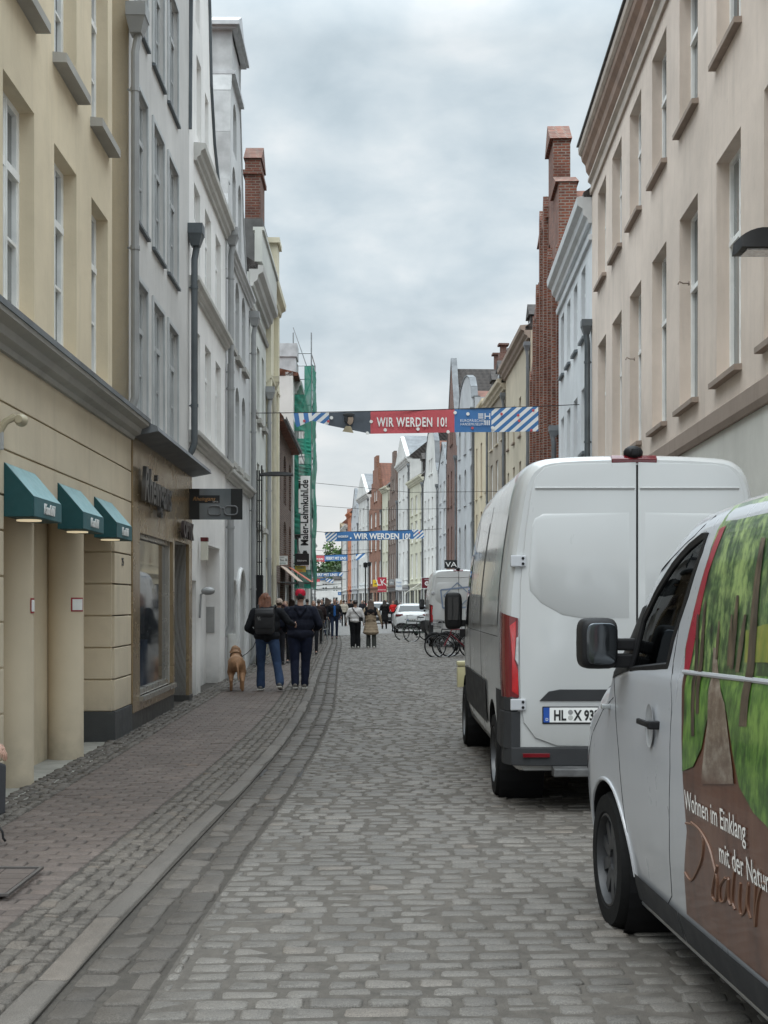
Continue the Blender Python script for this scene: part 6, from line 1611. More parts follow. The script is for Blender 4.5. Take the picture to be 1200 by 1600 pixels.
# ------------------------------------------------------------------ wagon and far car
def car(name, label, loc, rz, mat, H=1.50, W=1.86, Ln=4.7, face='rear', plate_text=None, group=None):
    t = thing(name, label, 'car', loc, rz, group); hw = W/2
    prof = [(hw*.86, .22), (hw*.93, .30), (hw*.99, .55), (hw, .75), (hw*.98, .92), (hw*.93, 1.02), (hw*.84, 1.2), (hw*.76, 1.36), (hw*.66, H-.05), (hw*.4, H), (0, H+.01)]
    prof = [(x, z*(H/1.5) if z > 1.01 and z < H-.06 else z) for x, z in prof]
    wb = 2.8
    top = [(-.86, .88), (-.80, 1.0), (-.72, 1.06), (-.62, 1.12), (-.25, H-.09), (0, H-.02), (.7, H), (1.7, H-.02), (2.15, H-.14), (2.8, 1.08), (3.5, .96), (3.72, .78), (3.78, .66)]
    wid = [(-.86, .84), (-.80, .90), (-.65, .97), (-.4, 1.0), (3.0, 1.0), (3.5, .92), (3.7, .80), (3.78, .70)]
    sh = Shell(prof, H+.01, .92, top, wid)
    ys = [-.86, -.83, -.80, -.76, -.72, -.62, -.5, -.38, -.25, -.12, 0]+[.25*k for k in range(1, 14)]+[3.35, 3.5, 3.6, 3.7, 3.74, 3.78]
    body = sh.mesh(ys).build('body', mat, t, smooth=True)
    boolcut(body, [cutter_cyl((0, y, .33), .37, s*.55 if s > 0 else -1.2, 1.2 if s > 0 else -.55) for s in (-1, 1) for y in (0, wb)])
    for y in (0, wb):
        for s in (-1, 1): wheel(t, (s*(hw-.02), y, .33), .33, .22, s, rim=M_RIMS, spokes=5)
    m = MB(); m.box(-.75, .75, -.5, 3.3, .2, .5); m.build('underbody', M_BLK, t)
    def zt(y): return interp(top, y)+.006
    m = MB(); w0, w1 = hw*.76, hw*.66; m.quad((-w0, -.645, zt(-.645)+.0), (w0, -.645, zt(-.645)), (w1, -.30, zt(-.30)+.0), (-w1, -.30, zt(-.30))); m.build('rear_window', M_VGL, t)
    m = MB(); m.quad((-w0, 2.74, zt(2.74)), (w0, 2.74, zt(2.74)), (w1, 2.22, zt(2.22)), (-w1, 2.22, zt(2.22))); m.build('windscreen', M_VGL, t)
    for s in (-1, 1):
        for pl in ([(-.15, 1.04), (.02, 1.30), (.85, 1.36), (.85, 1.02)], [(.92, 1.02), (.92, 1.36), (1.6, 1.34), (2.35, 1.03)]):
            me = sh.patch(pl, .004, s, .15); me.materials.append(M_VGL); obj('side_window', me, t)
        m = MB(); m.box(s*hw*.52, s*hw*.93, -.84, -.70, .86, .98); m.build('tail_light', M_REDD, t, bevel=.02)
        m = MB(); m.box(s*hw*.55, s*hw*.9, 3.55, 3.74, .62, .74); m.build('headlight', M_CLR, t, bevel=.02)
        m = MB(); m.box(s*hw*.98, s*(hw+.17), 2.15, 2.30, .95, 1.08); m.build('wing_mirror', M_BLK, t, bevel=.03)
    m = MB(); m.box(-hw*.84, hw*.84, -.90, -.7, .26, .50); m.build('rear_bumper', M_GRP, t, bevel=.03)
    if plate_text: plate(t, -.26, -.875, .62, plate_text)
    m = MB(); 
    for s in (-1, 1): m.tube([(s*hw*.55, -.05, H-.02), (s*hw*.56, .1, H+.03), (s*hw*.56, 1.6, H+.03), (s*hw*.54, 1.75, H-.02)], .012, 6)
    m.build('roof_rail', M_RIMS, t)
    return t
M_CARW = paint('white car paint', (.52, .54, .55), .05)
car('parked_car', 'white estate car parked with its rear towards us beyond the black cargo bicycle', (1.42, 64.9, 0), R(1.5), M_CARW, 1.52, 1.88, plate_text=['HL', 'K 204'])
car('parked_car', 'smaller white car facing away, farther off behind the walking pair', (-.35, 92, 0), R(6), M_CARW, 1.6, 1.82, plate_text=['HL', 'M 58'])

# ------------------------------------------------------------------ bicycles
M_SIL = plain('bare metal', (.35, .36, .37), .3, .8)
def bicycle(label, loc, rz, frame_c, lean=0, basket=False, box=False, group='bicycles parked at the right kerb'):
    t = thing('bicycle', label, 'bicycle', loc, rz, group); t.rotation_euler.x = 0; t.rotation_euler.y = lean
    fm = plain('bike '+str(frame_c), frame_c, .35, .2, coat=.5); r = .345; wb = 1.08
    for y, nm in ((0, 'rear'), (wb, 'front')):
        m = MB(); m.torus((0, y, r), r-.018, .018, 'x', 36, 8); tyre = m.mesh('tyre', M_TYRE, smooth='all')
        w_ = MB(); w_.lathe([(.02, -.03), (.025, -.03), (.025, .03), (.02, .03)], (0, y, r), 'x', 12)
        for k in range(18):
            a = 2*PI*k/18; w_.tube([((-1)**k*.02, y, r), (0, y+(r-.035)*math.cos(a), r+(r-.035)*math.sin(a))], .0022, 4, cap=False)
        wo = w_.build('wheel', M_SIL, t); obj('tyre', tyre, wo)
        m = MB(); m.torus((0, y, r), r-.04, .008, 'x', 36, 6); m.build('rim', M_SIL, wo, smooth='all')
        m = MB(); pts = [(0, y+(r+.03)*math.cos(a), r+(r+.03)*math.sin(a)) for a in [R(25+q*10) for q in range(14)]]; m.tube(pts, .018, 6); m.build('mudguard', M_BLK, t, smooth='all')
    bb = (0, .43, .29); st = (0, .27, .80); hd = (0, .86, .82); hd2 = (0, .89, .70)
    m = MB()
    for a, b_ in ((bb, st), (bb, hd2), (st, hd), (hd, hd2)): m.tube([a, b_], .017, 8)
    for s in (-.05, .05): m.tube([(s, 0, r), (s*.5, st[1], st[2]-.05)], .009, 6); m.tube([(s, 0, r), (s*.6, bb[1], bb[2])], .010, 6); m.tube([(s*.6, hd2[1], hd2[2]), (s, wb, r)], .012, 6)
    m.build('frame', fm, t, smooth=True)
    m = MB(); m.tube([st, (0, .23, .93)], .013, 8); m.build('seat_post', M_SIL, t)
    m = MB(); m.prism([(-.08, .10), (.08, .10), (.06, .22), (.02, .36), (-.02, .36), (-.06, .22)], 'z', .93, .97); m.build('saddle', M_BLK, t, bevel=.015, smooth=True)
    m = MB(); m.tube([hd, (0, .84, 1.0)], .013, 8); m.tube([(-.30, .70, 1.03), (-.2, .80, 1.04), (0, .85, 1.01), (.2, .80, 1.04), (.30, .70, 1.03)], .012, 8); m.build('handlebar', M_SIL, t, smooth=True)
    m = MB(); m.lathe([(0, -.008), (.09, -.008), (.095, 0), (.09, .008), (0, .008)], (.05, bb[1], bb[2]), 'x', 20); m.tube([(.07, .43, .29), (.08, .36, .14)], .01, 6); m.tube([(-.07, .43, .29), (-.08, .50, .44)], .01, 6); m.box(.07, .15, .32, .40, .12, .15); m.box(-.15, -.07, .46, .54, .43, .46); m.build('crank', M_BLK, t)
    m = MB()
    for s in (-.06, .06): m.tube([(s, -.22, .73), (s, .18, .73)], .006, 6); m.tube([(s, -.1, .73), (s, 0, r)], .005, 6)
    for k in range(4): m.tube([(-.06, -.2+k*.12, .73), (.06, -.2+k*.12, .73)], .005, 6)
    m.build('rack', M_BLK, t)
    m = MB(); m.box(-.03, .03, .90, .95, .84, .90); m.build('front_lamp', M_CLR, t, bevel=.01)
    if basket:
        m = MB()
        for k in range(6): z = .85+k*.045; q = .14+k*.008; m.tube([(-q, .95, z), (q, .95, z), (q, 1.22, z), (-q, 1.22, z), (-q, .95, z)], .004, 4)
        for k in range(7): m.tube([(-.14+.28*k/6, 1.22, .85), (-.18+.36*k/6, 1.23, 1.08)], .003, 4); m.tube([(-.14+.28*k/6, .95, .85), (-.18+.36*k/6, .94, 1.08)], .003, 4)
        m.build('basket', M_BLK, t)
    if box:
        m = MB(); m.prism([(.0, .45), (.62, .42), (.70, .86), (-.10, .90)], 'x', -.26, .26); m.build('cargo_box', plain('cargo black', (.018, .019, .02), .5), t, bevel=.03)
    return t
bicycle('black bicycle with a wire basket, nearest at the right kerb', (2.46, 36.6, 0), R(112), (.02, .02, .022), .05, basket=True)
bicycle('dark red bicycle behind the basket bicycle at the right kerb', (2.74, 36.2, 0), R(100), (.16, .01, .02), -.05)
bicycle('grey bicycle farthest inside the group near the van', (2.92, 37.1, 0), R(108), (.12, .12, .125), .04)
bicycle('white framed bicycle at the back of the near group', (2.80, 38.0, 0), R(118), (.35, .35, .34), .02)
bicycle('black cargo bicycle with a large box parked before the white estate car', (2.15, 50.3, 0), R(102), (.015, .015, .016), .06, box=True)
bicycle('dark green bicycle beside the cargo bicycle', (1.75, 53.0, 0), R(112), (.02, .05, .03), .05)
bicycle('dark bicycle leaning by the left wall below the signs', (-3.05, 41.5, .05), R(8), (.03, .03, .035), -.08, group='bicycles on the left pavement')
bicycle('black bicycle standing among the people near the left kerb', (-2.55, 57.5, .05), R(15), (.02, .02, .02), .06, group='bicycles on the left pavement')
b_ = thing('bollard', 'short cream coloured bollard with a rounded cap beside the large white van', 'bollard', (1.47, 23.7, 0))
M_CRB = plain('cream bollard paint', (.52, .48, .28), .5, var=.1)
m = MB(); m.box(-.115, .115, -.115, .115, 0, .40); m.build('post', M_CRB, b_, bevel=.02, smooth=True)
m = MB(); m.box(-.125, .125, -.125, .125, .41, .50); m.build('cap', M_CRB, b_, bevel=.035, smooth=True)
m = MB(); m.box(-.10, .10, -.10, .10, -.01, .03); m.build('foot', M_BLK, b_)
for k, (x, y) in enumerate(((-2.62, 45.5), (-2.42, 50.5))):
    rl = thing('railing', ['grey steel hoop railing at the left kerb, nearer one', 'grey steel hoop railing at the left kerb, farther one'][k], 'railing', (x, y, .04), R(-4))
    m = MB(); m.tube([(0, 0, 0), (0, 0, .85), (0, .1, .92), (0, 1.5, .92), (0, 1.6, .85), (0, 1.6, 0)], .024, 8); m.build('hoop', M_STEEL, rl, smooth=True); m = MB(); m.tube([(0, 0, .45), (0, 1.6, .45)], .015, 8); m.build('rail', M_STEEL, rl)

# ------------------------------------------------------------------ trees behind the far end
def leafmat(name, c):
    m, nt, b = _nt(name); a = nt.nodes.new('ShaderNodeAttribute'); a.attribute_name = 'tone'
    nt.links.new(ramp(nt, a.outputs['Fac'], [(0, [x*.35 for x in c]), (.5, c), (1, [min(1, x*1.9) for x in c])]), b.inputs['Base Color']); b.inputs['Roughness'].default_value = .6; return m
M_LEAF = leafmat('tree leaves', (.06, .115, .025)); M_LEAF2 = leafmat('dark tree leaves', (.03, .06, .02)); M_BARK = plain('bark', (.07, .055, .04), .9, bmp=.5, bs=12)
def tree(label, x, y, z0, h, rad, mat, n=2600, leaf=.42):
    t = thing('tree', label, 'tree', (x, y, z0), 0, 'trees beyond the far end of the street')
    m = MB(); m.tube([(0, 0, 0), (.1, 0, h*.3), (0, .1, h*.55)], [.4, .3, .2], 8)
    for k in range(7): a = k*.9; m.tube([(0, 0, h*(.3+.04*k)), (rad*.6*math.cos(a), rad*.6*math.sin(a), h*(.55+.05*k))], [.16, .04], 6)
    m.build('trunk', M_BARK, t)
    cl = [(rng.normal(0, rad*.42), rng.normal(0, rad*.42), h*.66+rng.normal(0, h*.16), rad*rng.uniform(.22, .42)) for _ in range(34)]
    V = []; Fc = []; T = []
    for i in range(n):
        c = cl[i % 34]; v = rng.normal(0, 1, 3); v /= np.linalg.norm(v); p = np.array(c[:3])+v*c[3]*rng.uniform(.55, 1.05)
        a = rng.normal(0, 1, 3); a /= np.linalg.norm(a); b_ = np.cross(a, rng.normal(0, 1, 3)); b_ /= np.linalg.norm(b_); s = leaf*rng.uniform(.5, 1)
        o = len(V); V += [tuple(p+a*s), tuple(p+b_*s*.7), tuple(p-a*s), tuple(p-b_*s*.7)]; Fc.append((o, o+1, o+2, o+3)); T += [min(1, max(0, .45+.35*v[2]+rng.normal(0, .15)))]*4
    me = bpy.data.meshes.new('crown'); me.from_pydata(V, [], Fc); at_ = me.attributes.new('tone', 'FLOAT', 'POINT'); at_.data.foreach_set('value', T); me.materials.append(mat); obj('crown', me, t)
tree('light green tree rising highest beyond the far end', -9.5, 315, 0, 17.5, 5.0, M_LEAF); tree('light green tree left of the highest one beyond the far end', -13.2, 322, 0, 14.5, 4.2, M_LEAF)
tree('dark green tree low in front of the light ones', -11.0, 305, 0, 10.5, 3.6, M_LEAF2); tree('dark green tree at the left of the far group', -14.5, 306, 0, 10.0, 3.0, M_LEAF2)

# overhead wires
for k, (d, xa, za, xb, zb) in enumerate(((58, LX(58)+.2, 7.0, RX(58), 6.6), (88, -6, 8.3, RX(88), 8.0), (140, -12, 7.5, RX(140), 7.3))):
    w_ = thing('overhead_wire', ['nearest thin dark wire strung across the street behind the first banner', 'middle thin dark wire strung across the street beyond the second banner', 'farthest thin wire strung across the street'][k], 'wire', (xa, d, za))
    m = MB(); m.tube([(0, 0, 0), ((xb-xa)*.5, 0, (zb-za)*.5-.25), (xb-xa, 0, zb-za)], .010+.004*k, 5); m.build('cable', M_BLK, w_, smooth='all')
# ------------------------------------------------------------------ people and the dog
from mathutils import noise as mnoise
def capsule(m, p0, r0, p1, r1, n=12):
    p0, p1 = Vector(p0), Vector(p1); d = (p1-p0); L = d.length
    if L < 1e-5: return m.ball(p0, r0, n)
    d.normalize(); P = []; Rr = []
    for k in range(4): a = PI/2*(1-k/3); P.append(p0-d*r0*math.sin(a)); Rr.append(max(.001, r0*math.cos(a)))
    for k in range(4): a = PI/2*k/3; P.append(p1+d*r1*math.sin(a)); Rr.append(max(.001, r1*math.cos(a)))
    m.tube(P, Rr, n)
def blob(name, caps, ells, mat, parent, vox=.014, sm=3, wr=0, wf=9, wz=1.0):
    """one continuous surface grown over overlapping tapered limbs"""
    m = MB()
    for c in caps: capsule(m, *c)
    for c, r in ells: m.ball(c, r, 16)
    me = bpy.data.meshes.new(name); me.from_pydata(m.v, [], m.f); me.update()
    bm = bmesh.new(); bm.from_mesh(me); bmesh.ops.recalc_face_normals(bm, faces=bm.faces); bm.to_mesh(me); bm.free()
    o = obj(name, me, None)
    md = o.modifiers.new('r', 'REMESH'); md.mode = 'VOXEL'; md.voxel_size = vox; md.use_smooth_shade = True
    md = o.modifiers.new('s', 'SMOOTH'); md.factor = .6; md.iterations = sm
    dg = bpy.context.evaluated_depsgraph_get(); dg.update()
    m2 = bpy.data.meshes.new_from_object(o.evaluated_get(dg)); o.modifiers.clear(); bpy.data.objects.remove(o)
    if wr:
        for v in m2.vertices:
            p = v.co; q = mnoise.noise(Vector((p.x*wf, p.y*wf, p.z*wf*wz)))+.5*mnoise.noise(Vector((p.x*wf*2.3+5, p.y*wf*2.3, p.z*wf*2.3*wz)))
            v.co = p+v.normal*q*wr
    m2.polygons.foreach_set('use_smooth', [True]*len(m2.polygons)); m2.materials.clear(); m2.materials.append(mat); m2.name = name
    return obj(name, m2, parent)
def clothm(name, c, rough=.85, var=.18): return plain(name, c, rough, var=var, vs=7, bmp=.35, bs=180, spec=.2)
M_SKIN = plain('skin', (.42, .25, .185), .5, var=.06); M_SOLE = plain('shoe', (.03, .03, .032), .6); M_SHW = plain('white shoe', (.55, .54, .5), .6)
def hand(m, w, fwd, palmn, s=1.0, curl=.5):
    """palm with five fingers as tapered capsules; w wrist, fwd direction of the fingers"""
    w = Vector(w); f = Vector(fwd).normalized(); n = Vector(palmn).normalized(); side = f.cross(n).normalized()
    capsule(m, w+side*.022*s, .016*s, w+f*.075*s+side*.026*s, .013*s, 8); capsule(m, w-side*.018*s, .016*s, w+f*.075*s-side*.022*s, .012*s, 8); capsule(m, w, .018*s, w+f*.078*s, .014*s, 8)
    for k, (o, L_) in enumerate(((.030, .068), (.011, .078), (-.009, .072), (-.028, .056))):
        b0 = w+f*.082*s+side*o*s; b1 = b0+(f*math.cos(curl*.6)+n*math.sin(curl*.6))*L_*.5*s; b2 = b1+(f*math.cos(curl*1.6)+n*math.sin(curl*1.6))*L_*.5*s
        capsule(m, b0, .0085*s, b1, .0078*s, 6); capsule(m, b1, .0078*s, b2, .0065*s, 6)
    t0 = w+f*.025*s+side*.03*s; t1 = t0+(f*.6+side*.8).normalized()*.035*s; capsule(m, t0, .011*s, t1, .009*s, 6); capsule(m, t1, .009*s, t1+(f*.9+n*.4).normalized()*.028*s, .0075*s, 6)
def person(label, loc, rz, h=1.74, legs=((.10, .02), (-.10, -.02)), arms=None, top='jacket', topc=(.02, .02, .022), botc=(.03, .035, .05), hair=((.05, .03, .02), 'short'), near=False,
           width=1.0, coat=None, shoes=None, group=None, flare=1.0, wide=1.0, head=(0, 0, 0), bare=None, heel=(0, 0), cap=None, tname='jacket', bname='trousers'):
    """stands at loc facing local +y; legs = (x, y) foot offsets of right(+x) and left(-x); arms = per side (elbow, hand) points"""
    s = h/1.75; t = thing('person', label, 'person', loc, rz, group); W = width
    vx = .011 if near else .022
    V = lambda *p: tuple(q*s for q in p)
    hx, hy, hz = head
    arms = arms or (((.27, -.03, 1.14), (.26, .10, .93)), ((-.27, -.03, 1.14), (-.26, .06, .92)))
    A = [((.19*W if i == 0 else -.19*W), e, hd) for i, (e, hd) in enumerate(arms)]
    hc = Vector((hx, hy+.02, 1.635+hz))
    # body: one continuous figure
    caps = []; ells = []
    caps += [(V(0, 0, 1.40), .065*s, V(hc.x*.5, .005+hc.y*.3, 1.53), .055*s)]
    ells += [(V(*hc), (.072*s, .092*s, .112*s)), (V(hc.x, hc.y+.03, hc.z-.06), (.052*s, .06*s, .055*s)), (V(0, 0, 1.27), (.15*W*s, .09*s, .2*s)), (V(0, 0, .98), (.14*W*s, .09*s, .14*s))]
    ells += [(V(hc.x, hc.y+.098, hc.z-.012), (.012*s, .018*s, .022*s)), (V(hc.x-.073, hc.y, hc.z-.01), (.012*s, .02*s, .03*s)), (V(hc.x+.073, hc.y, hc.z-.01), (.012*s, .02*s, .03*s))]
    L = []
    for i, (fx, fy) in enumerate(legs):
        sx_ = 1 if i == 0 else -1; hip = (.085*sx_*W, 0, .93); ank = (fx, fy, .085+heel[i]*.06); kn = ((hip[0]+fx)/2*1.02, fy*.45+.035, .50)
        L.append((hip, kn, ank)); caps += [(V(*hip), .075*s, V(*kn), .05*s), (V(*kn), .05*s, V(*ank), .036*s), (V(*ank), .038*s, V(fx, fy+.11, .045), .03*s)]
    for shx, e, hd in A:
        e, hd = Vector(e), Vector(hd); f = (hd-e).normalized()
        caps += [(V(shx, 0, 1.40), .045*s, V(*e), .035*s), (V(*e), .033*s, V(*hd), .024*s)]
    mh = MB()
    body = blob('body', caps, ells, M_SKIN, t, vx*.9, 2)
    # hands grow out of the wrists
    for shx, e, hd in A:
        e, hd = Vector(e), Vector(hd); f = (hd-e).normalized(); n = Vector((-1 if shx > 0 else 1, .2, 0)); n = (n-f*n.dot(f)).normalized()
        hand(mh, Vector(V(*hd)), f, n, s, .7)
    o = mh.build('hand', M_SKIN, body, smooth='all')
    # face
    m = MB()
    for q in (-.03, .03): m.ball(V(hc.x+q, hc.y+.083, hc.z+.005), (.011*s, .008*s, .007*s), 8)
    m.build('eyes', plain('eyes', (.03, .02, .015), .3), body)
    m = MB(); m.ball(V(hc.x, hc.y+.093, hc.z-.055), (.022*s, .008*s, .006*s), 8); m.build('mouth', plain('lips', (.30, .11, .09), .5), body)
    # trousers
    caps = []; ells = [(V(0, -.012, .955), (.165*W*s, .122*s, .13*s)), (V(.065*W, -.04, .92), (.09*W*s, .09*s, .10*s)), (V(-.065*W, -.04, .92), (.09*W*s, .09*s, .10*s))]
    for (hip, kn, ank) in L:
        a2 = (ank[0], ank[1], ank[2]-.0)
        caps += [(V(*hip), .094*s*wide, V(*kn), .068*s*wide), (V(*kn), .066*s*wide, V(*a2), .054*s*wide*flare)]
    bm_ = clothm('%s cloth %s' % (bname, botc), botc)
    blob(bname, caps, ells, bm_, t, vx, 2, .006 if near else .004, 11, .8)
    for i, (fx, fy) in enumerate(legs):
        m = MB(); z0 = .045; hl = heel[i]*.07
        capsule(m, V(fx, fy-.05, z0+hl), .042*s, V(fx*1.02, fy+.13, z0-.008), .036*s, 10); sh_ = m.build('shoe', shoes or M_SOLE, t, smooth='all')
        m = MB(); m.box(*[q*s for q in (fx-.042, fx+.042, fy-.09, fy+.165, .003, .022)]); 
        if hl: m = MB(); m.prism([(s*(fy-.09), s*hl), (s*(fy+.165), .003), (s*(fy+.165), .02*s), (s*(fy-.09), s*(hl+.022))], 'x', s*(fx-.042), s*(fx+.042))
        m.build('sole', M_SHW if near else M_SOLE, sh_, bevel=.004)
    # upper clothing
    tm = clothm('%s cloth %s' % (tname, topc), topc)
    loose = 1.0 if near else 1.0
    ells = [(V(0, -.005, 1.30), (.195*W*s, .130*s, .17*s)), (V(0, -.01, 1.14), ((.195 if near else .182)*W*s, .138*s, .18*s)), (V(0, -.015, .97 if near else 1.0), ((.196 if near else .180)*W*s, .155*s, (.13 if near else .10)*s)), (V(0, .0, 1.43), (.13*W*s, .075*s, .06*s))]
    caps = [(V(-.12*W, 0, 1.415), .062*s, V(.12*W, 0, 1.415), .062*s)]
    for shx, e, hd in A:
        e, hd = Vector(e), Vector(hd); wv_ = e.lerp(hd, .93)
        if bare: wv_ = e.lerp(hd, bare)
        caps += [(V(shx*.93, -.0, 1.395), (.078 if near else .070)*s, V(*e), (.068 if near else .056)*s), (V(*e), (.066 if near else .055)*s, V(*wv_), .042*s)]
    if coat:
        for k in range(5): z = .98-.10*k; ells.append((V(0, -.01, z), ((.185+.022*k)*W*s, (.135+.016*k)*s, .11*s)))
    up = blob(tname, caps, ells, tm, t, vx, 3, .011 if near else .006, 8, .7)
    if tname in ('jacket', 'hoodie') and near:
        m = blob('hood', [(V(-.075, -.085, 1.43), .045*s, V(.075, -.085, 1.43), .045*s), (V(-.07, -.09, 1.42), .04*s, V(0, -.13, 1.31), .035*s), (V(.07, -.09, 1.42), .04*s, V(0, -.13, 1.31), .035*s), (V(-.085, -.03, 1.47), .035*s, V(-.075, -.085, 1.43), .04*s), (V(.085, -.03, 1.47), .035*s, V(.075, -.085, 1.43), .04*s)], [], tm, up, vx, 3, .006, 12)
    # hair
    hcx = Vector(V(*hc)); hm = plain('hair %s' % (hair[0],), hair[0], .55, var=.35, vs=30, bmp=.6, bs=90)
    if hair[1] == 'short': caps = []; ells = [((hcx.x, hcx.y-.022*s, hcx.z+.028*s), (.082*s, .092*s, .098*s))]
    elif hair[1] == 'bun': caps = []; ells = [((hcx.x, hcx.y-.022*s, hcx.z+.028*s), (.084*s, .094*s, .098*s)), ((hcx.x, hcx.y-.12*s, hcx.z+.03*s), (.045*s, .04*s, .045*s))]
    else:
        caps = [((hcx.x+q*s, hcx.y-.05*s, hcx.z+.02*s), .060*s, (hcx.x+q*2.2*s, hcx.y-.15*s, hcx.z-(.27 if hair[1] == 'long' else .42)*s), .03*s) for q in (-.05, -.02, .02, .05)]
        caps += [((hcx.x+q*s, hcx.y, hcx.z+.02*s), .03*s, (hcx.x+q*1.25*s, hcx.y-.01, hcx.z-.16*s), .028*s) for q in (-.065, .065)]
        ells = [((hcx.x, hcx.y-.025*s, hcx.z+.028*s), (.088*s, .095*s, .100*s))]
    if hair[1] != 'none': blob('hair', caps, ells, hm, t, .009 if near else .016, 2, .012 if near else .006, 24, .2)
    if cap:
        cm = clothm('cap '+str(cap), cap, .7)
        m = MB(); m.lathe([(.093*s, -.02*s), (.096*s, .02*s), (.085*s, .065*s), (.05*s, .095*s), (0, .105*s)], (hcx.x, hcx.y-.015*s, hcx.z+.045*s), n=24)
        c_ = m.build('cap', cm, t, smooth='all')
        m = MB(); m.prism([(hcx.x-.07*s, hcx.y+.06*s), (hcx.x+.07*s, hcx.y+.06*s), (hcx.x+.05*s, hcx.y+.15*s), (hcx.x-.05*s, hcx.y+.15*s)], 'z', hcx.z+.03*s, hcx.z+.04*s); m.build('peak', cm, c_, bevel=.004)
        m = MB(); m.torus((hcx.x, hcx.y-.10*s, hcx.z+.035*s), .022*s, .004*s, 'y', 14, 6); m.build('strap', plain('cap strap', (.4, .05, .06), .5), c_)
    return t, up, s
# couple with the dog on the left pavement
G1 = None
wt, wup, ws = person('auburn haired woman from behind in a black jacket and flared blue jeans', (-2.06, 22.55, .035), R(-4), 1.74,
    legs=((.245, -.10), (-.13, .10)), heel=(1.0, 0), arms=(((.37, .06, 1.22), (.44, .34, 1.16)), ((-.34, -.03, 1.10), (-.20, .13, .98))), topc=(.012, .013, .016), botc=(.035, .06, .12), hair=((.15, .058, .03), 'long'),
    near=True, width=1.25, wide=1.14, flare=1.28, head=(-.04, .05, -.03), shoes=plain('grey shoe', (.10, .10, .10), .6))
mm = MB(); mm.prism([(-.13, 1.0), (.13, 1.0), (.165, 1.04), (.17, 1.30), (.15, 1.42), (-.15, 1.42), (-.17, 1.30), (-.165, 1.04)], 'y', -.31, -.15); mm.prism([(-.31, 1.28), (-.33, 1.36), (-.28, 1.45), (-.15, 1.45), (-.15, 1.28)], 'x', -.16, .16)
m = mm.build('backpack', plain('backpack black', (.022, .022, .024), .5, bmp=.2, bs=60, spec=.35), None, bevel=.03, smooth=40)
m.location = (-2.06, 22.53, .035); m.rotation_euler = (0, 0, R(-4)); tag(m, 'black roll top backpack worn by the auburn haired woman', 'backpack')
mm = MB(); mm.box(-.17, .17, -.312, -.300, 1.335, 1.35); mm.box(-.15, .15, -.325, -.312, 1.10, 1.108); o = mm.build('seam', M_BLK, m); mm = MB()
for q in (-.11, -.08): mm.tube([(q, -.31, 1.32), (q+.01, -.315, 1.24)], .006, 6)
mm.build('buckle', M_SIL, m)
for s_ in (-1, 1):
    mm = MB(); mm.tube([(s_*.12, -.17, 1.40), (s_*.15, -.05, 1.50), (s_*.15, .08, 1.44), (s_*.15, .12, 1.3)], .02, 6); mm.build('shoulder_strap', M_BLK, m, smooth='all')
mt, mup, ms = person('man from behind in a red cap, dark navy hooded jacket and dark jeans', (-1.52, 23.25, .02), R(2), 1.78,
    legs=((.075, .06), (-.085, -.14)), heel=(0, .3), arms=(((.35, -.04, 1.13), (.25, .16, 1.05)), ((-.33, .02, 1.14), (-.26, .16, 1.02))), topc=(.010, .012, .022), botc=(.012, .016, .035), hair=((.03, .025, .02), 'short'),
    near=True, width=1.32, wide=1.28, cap=(.42, .012, .035), tname='hoodie', shoes=plain('grey suede shoe', (.12, .11, .10), .8))
# dog seen from behind, walking away
M_FUR = plain('brown fur', (.28, .15, .075), .7, var=.3, vs=6, bmp=.7, bs=70)
M_FURD = plain('fur dark', (.16, .065, .03), .7)
dg_ = thing('dog', 'reddish brown short haired dog on a lead, walking away beside the couple', 'dog', (-2.60, 22.55, .035), R(8))
caps = [((0, -.26, .49), .14, (0, .05, .48), .145), ((0, .05, .48), .145, (0, .27, .47), .15), ((0, .15, .42), .10, (0, .30, .43), .11), ((0, .30, .54), .095, (-.01, .47, .66), .075)]
caps += [((-.01, .50, .70), .072, (-.02, .58, .685), .055), ((-.02, .58, .68), .05, (-.03, .68, .655), .036)]
for sx_, y0_, ph in ((-.085, -.26, .03), (.085, -.26, -.05)):   # hind legs: thigh, hock pointing back, upright shank
    kn = (sx_*1.12, y0_+.06+ph, .33); hk = (sx_*1.15, y0_-.09+ph, .19); pw = (sx_*1.15, y0_-.055+ph, .035)
    caps += [((sx_*.8, y0_, .47), .085, kn, .075), (kn, .062, hk, .034), (hk, .032, pw, .027), (pw, .026, (sx_*1.15, y0_+.01+ph, .028), .024)]
for sx_, ph in ((-.085, .04), (.085, -.06)):
    el = (sx_, .22, .33); wr_ = (sx_, .25+ph, .17); pw = (sx_, .26+ph*1.3, .03)
    caps += [((sx_*.8, .26, .45), .065, el, .045), (el, .036, wr_, .027), (wr_, .024, pw, .022), (pw, .025, (sx_, .31+ph*1.3, .027), .024)]
caps += [((0, -.35, .53), .028, (.01, -.42, .42), .024), ((.01, -.42, .42), .024, (.02, -.45, .28), .016), ((.02, -.45, .28), .016, (.03, -.47, .20), .009)]
caps += [((-.055, .48, .715), .028, (-.095, .47, .655), .020), ((.055, .48, .715), .028, (.085, .47, .655), .020)]
db = blob('body', caps, [((0, -.25, .47), (.155, .14, .14)), ((-.01, .49, .70), (.078, .085, .08))], M_FUR, dg_, .011, 2, .003, 20)
m = MB(); m.ball((-.03, .715, .66), (.018, .014, .014), 10); m.ball((-.045, .60, .715), .01, 8); m.ball((.012, .60, .715), .01, 8); m.build('nose_and_eyes', M_BLK, dg_)
m = MB(); m.torus((0, 0, 0), .098, .013, 'y', 28, 8); T_ = Matrix.Translation((0, .375, .60)) @ Matrix.Rotation(R(45), 4, 'X')
m2 = MB(); m2.add([tuple(T_ @ Vector(v)) for v in m.v], m.f); m2.build('collar', plain('leather collar', (.20, .11, .05), .6), dg_, smooth='all')
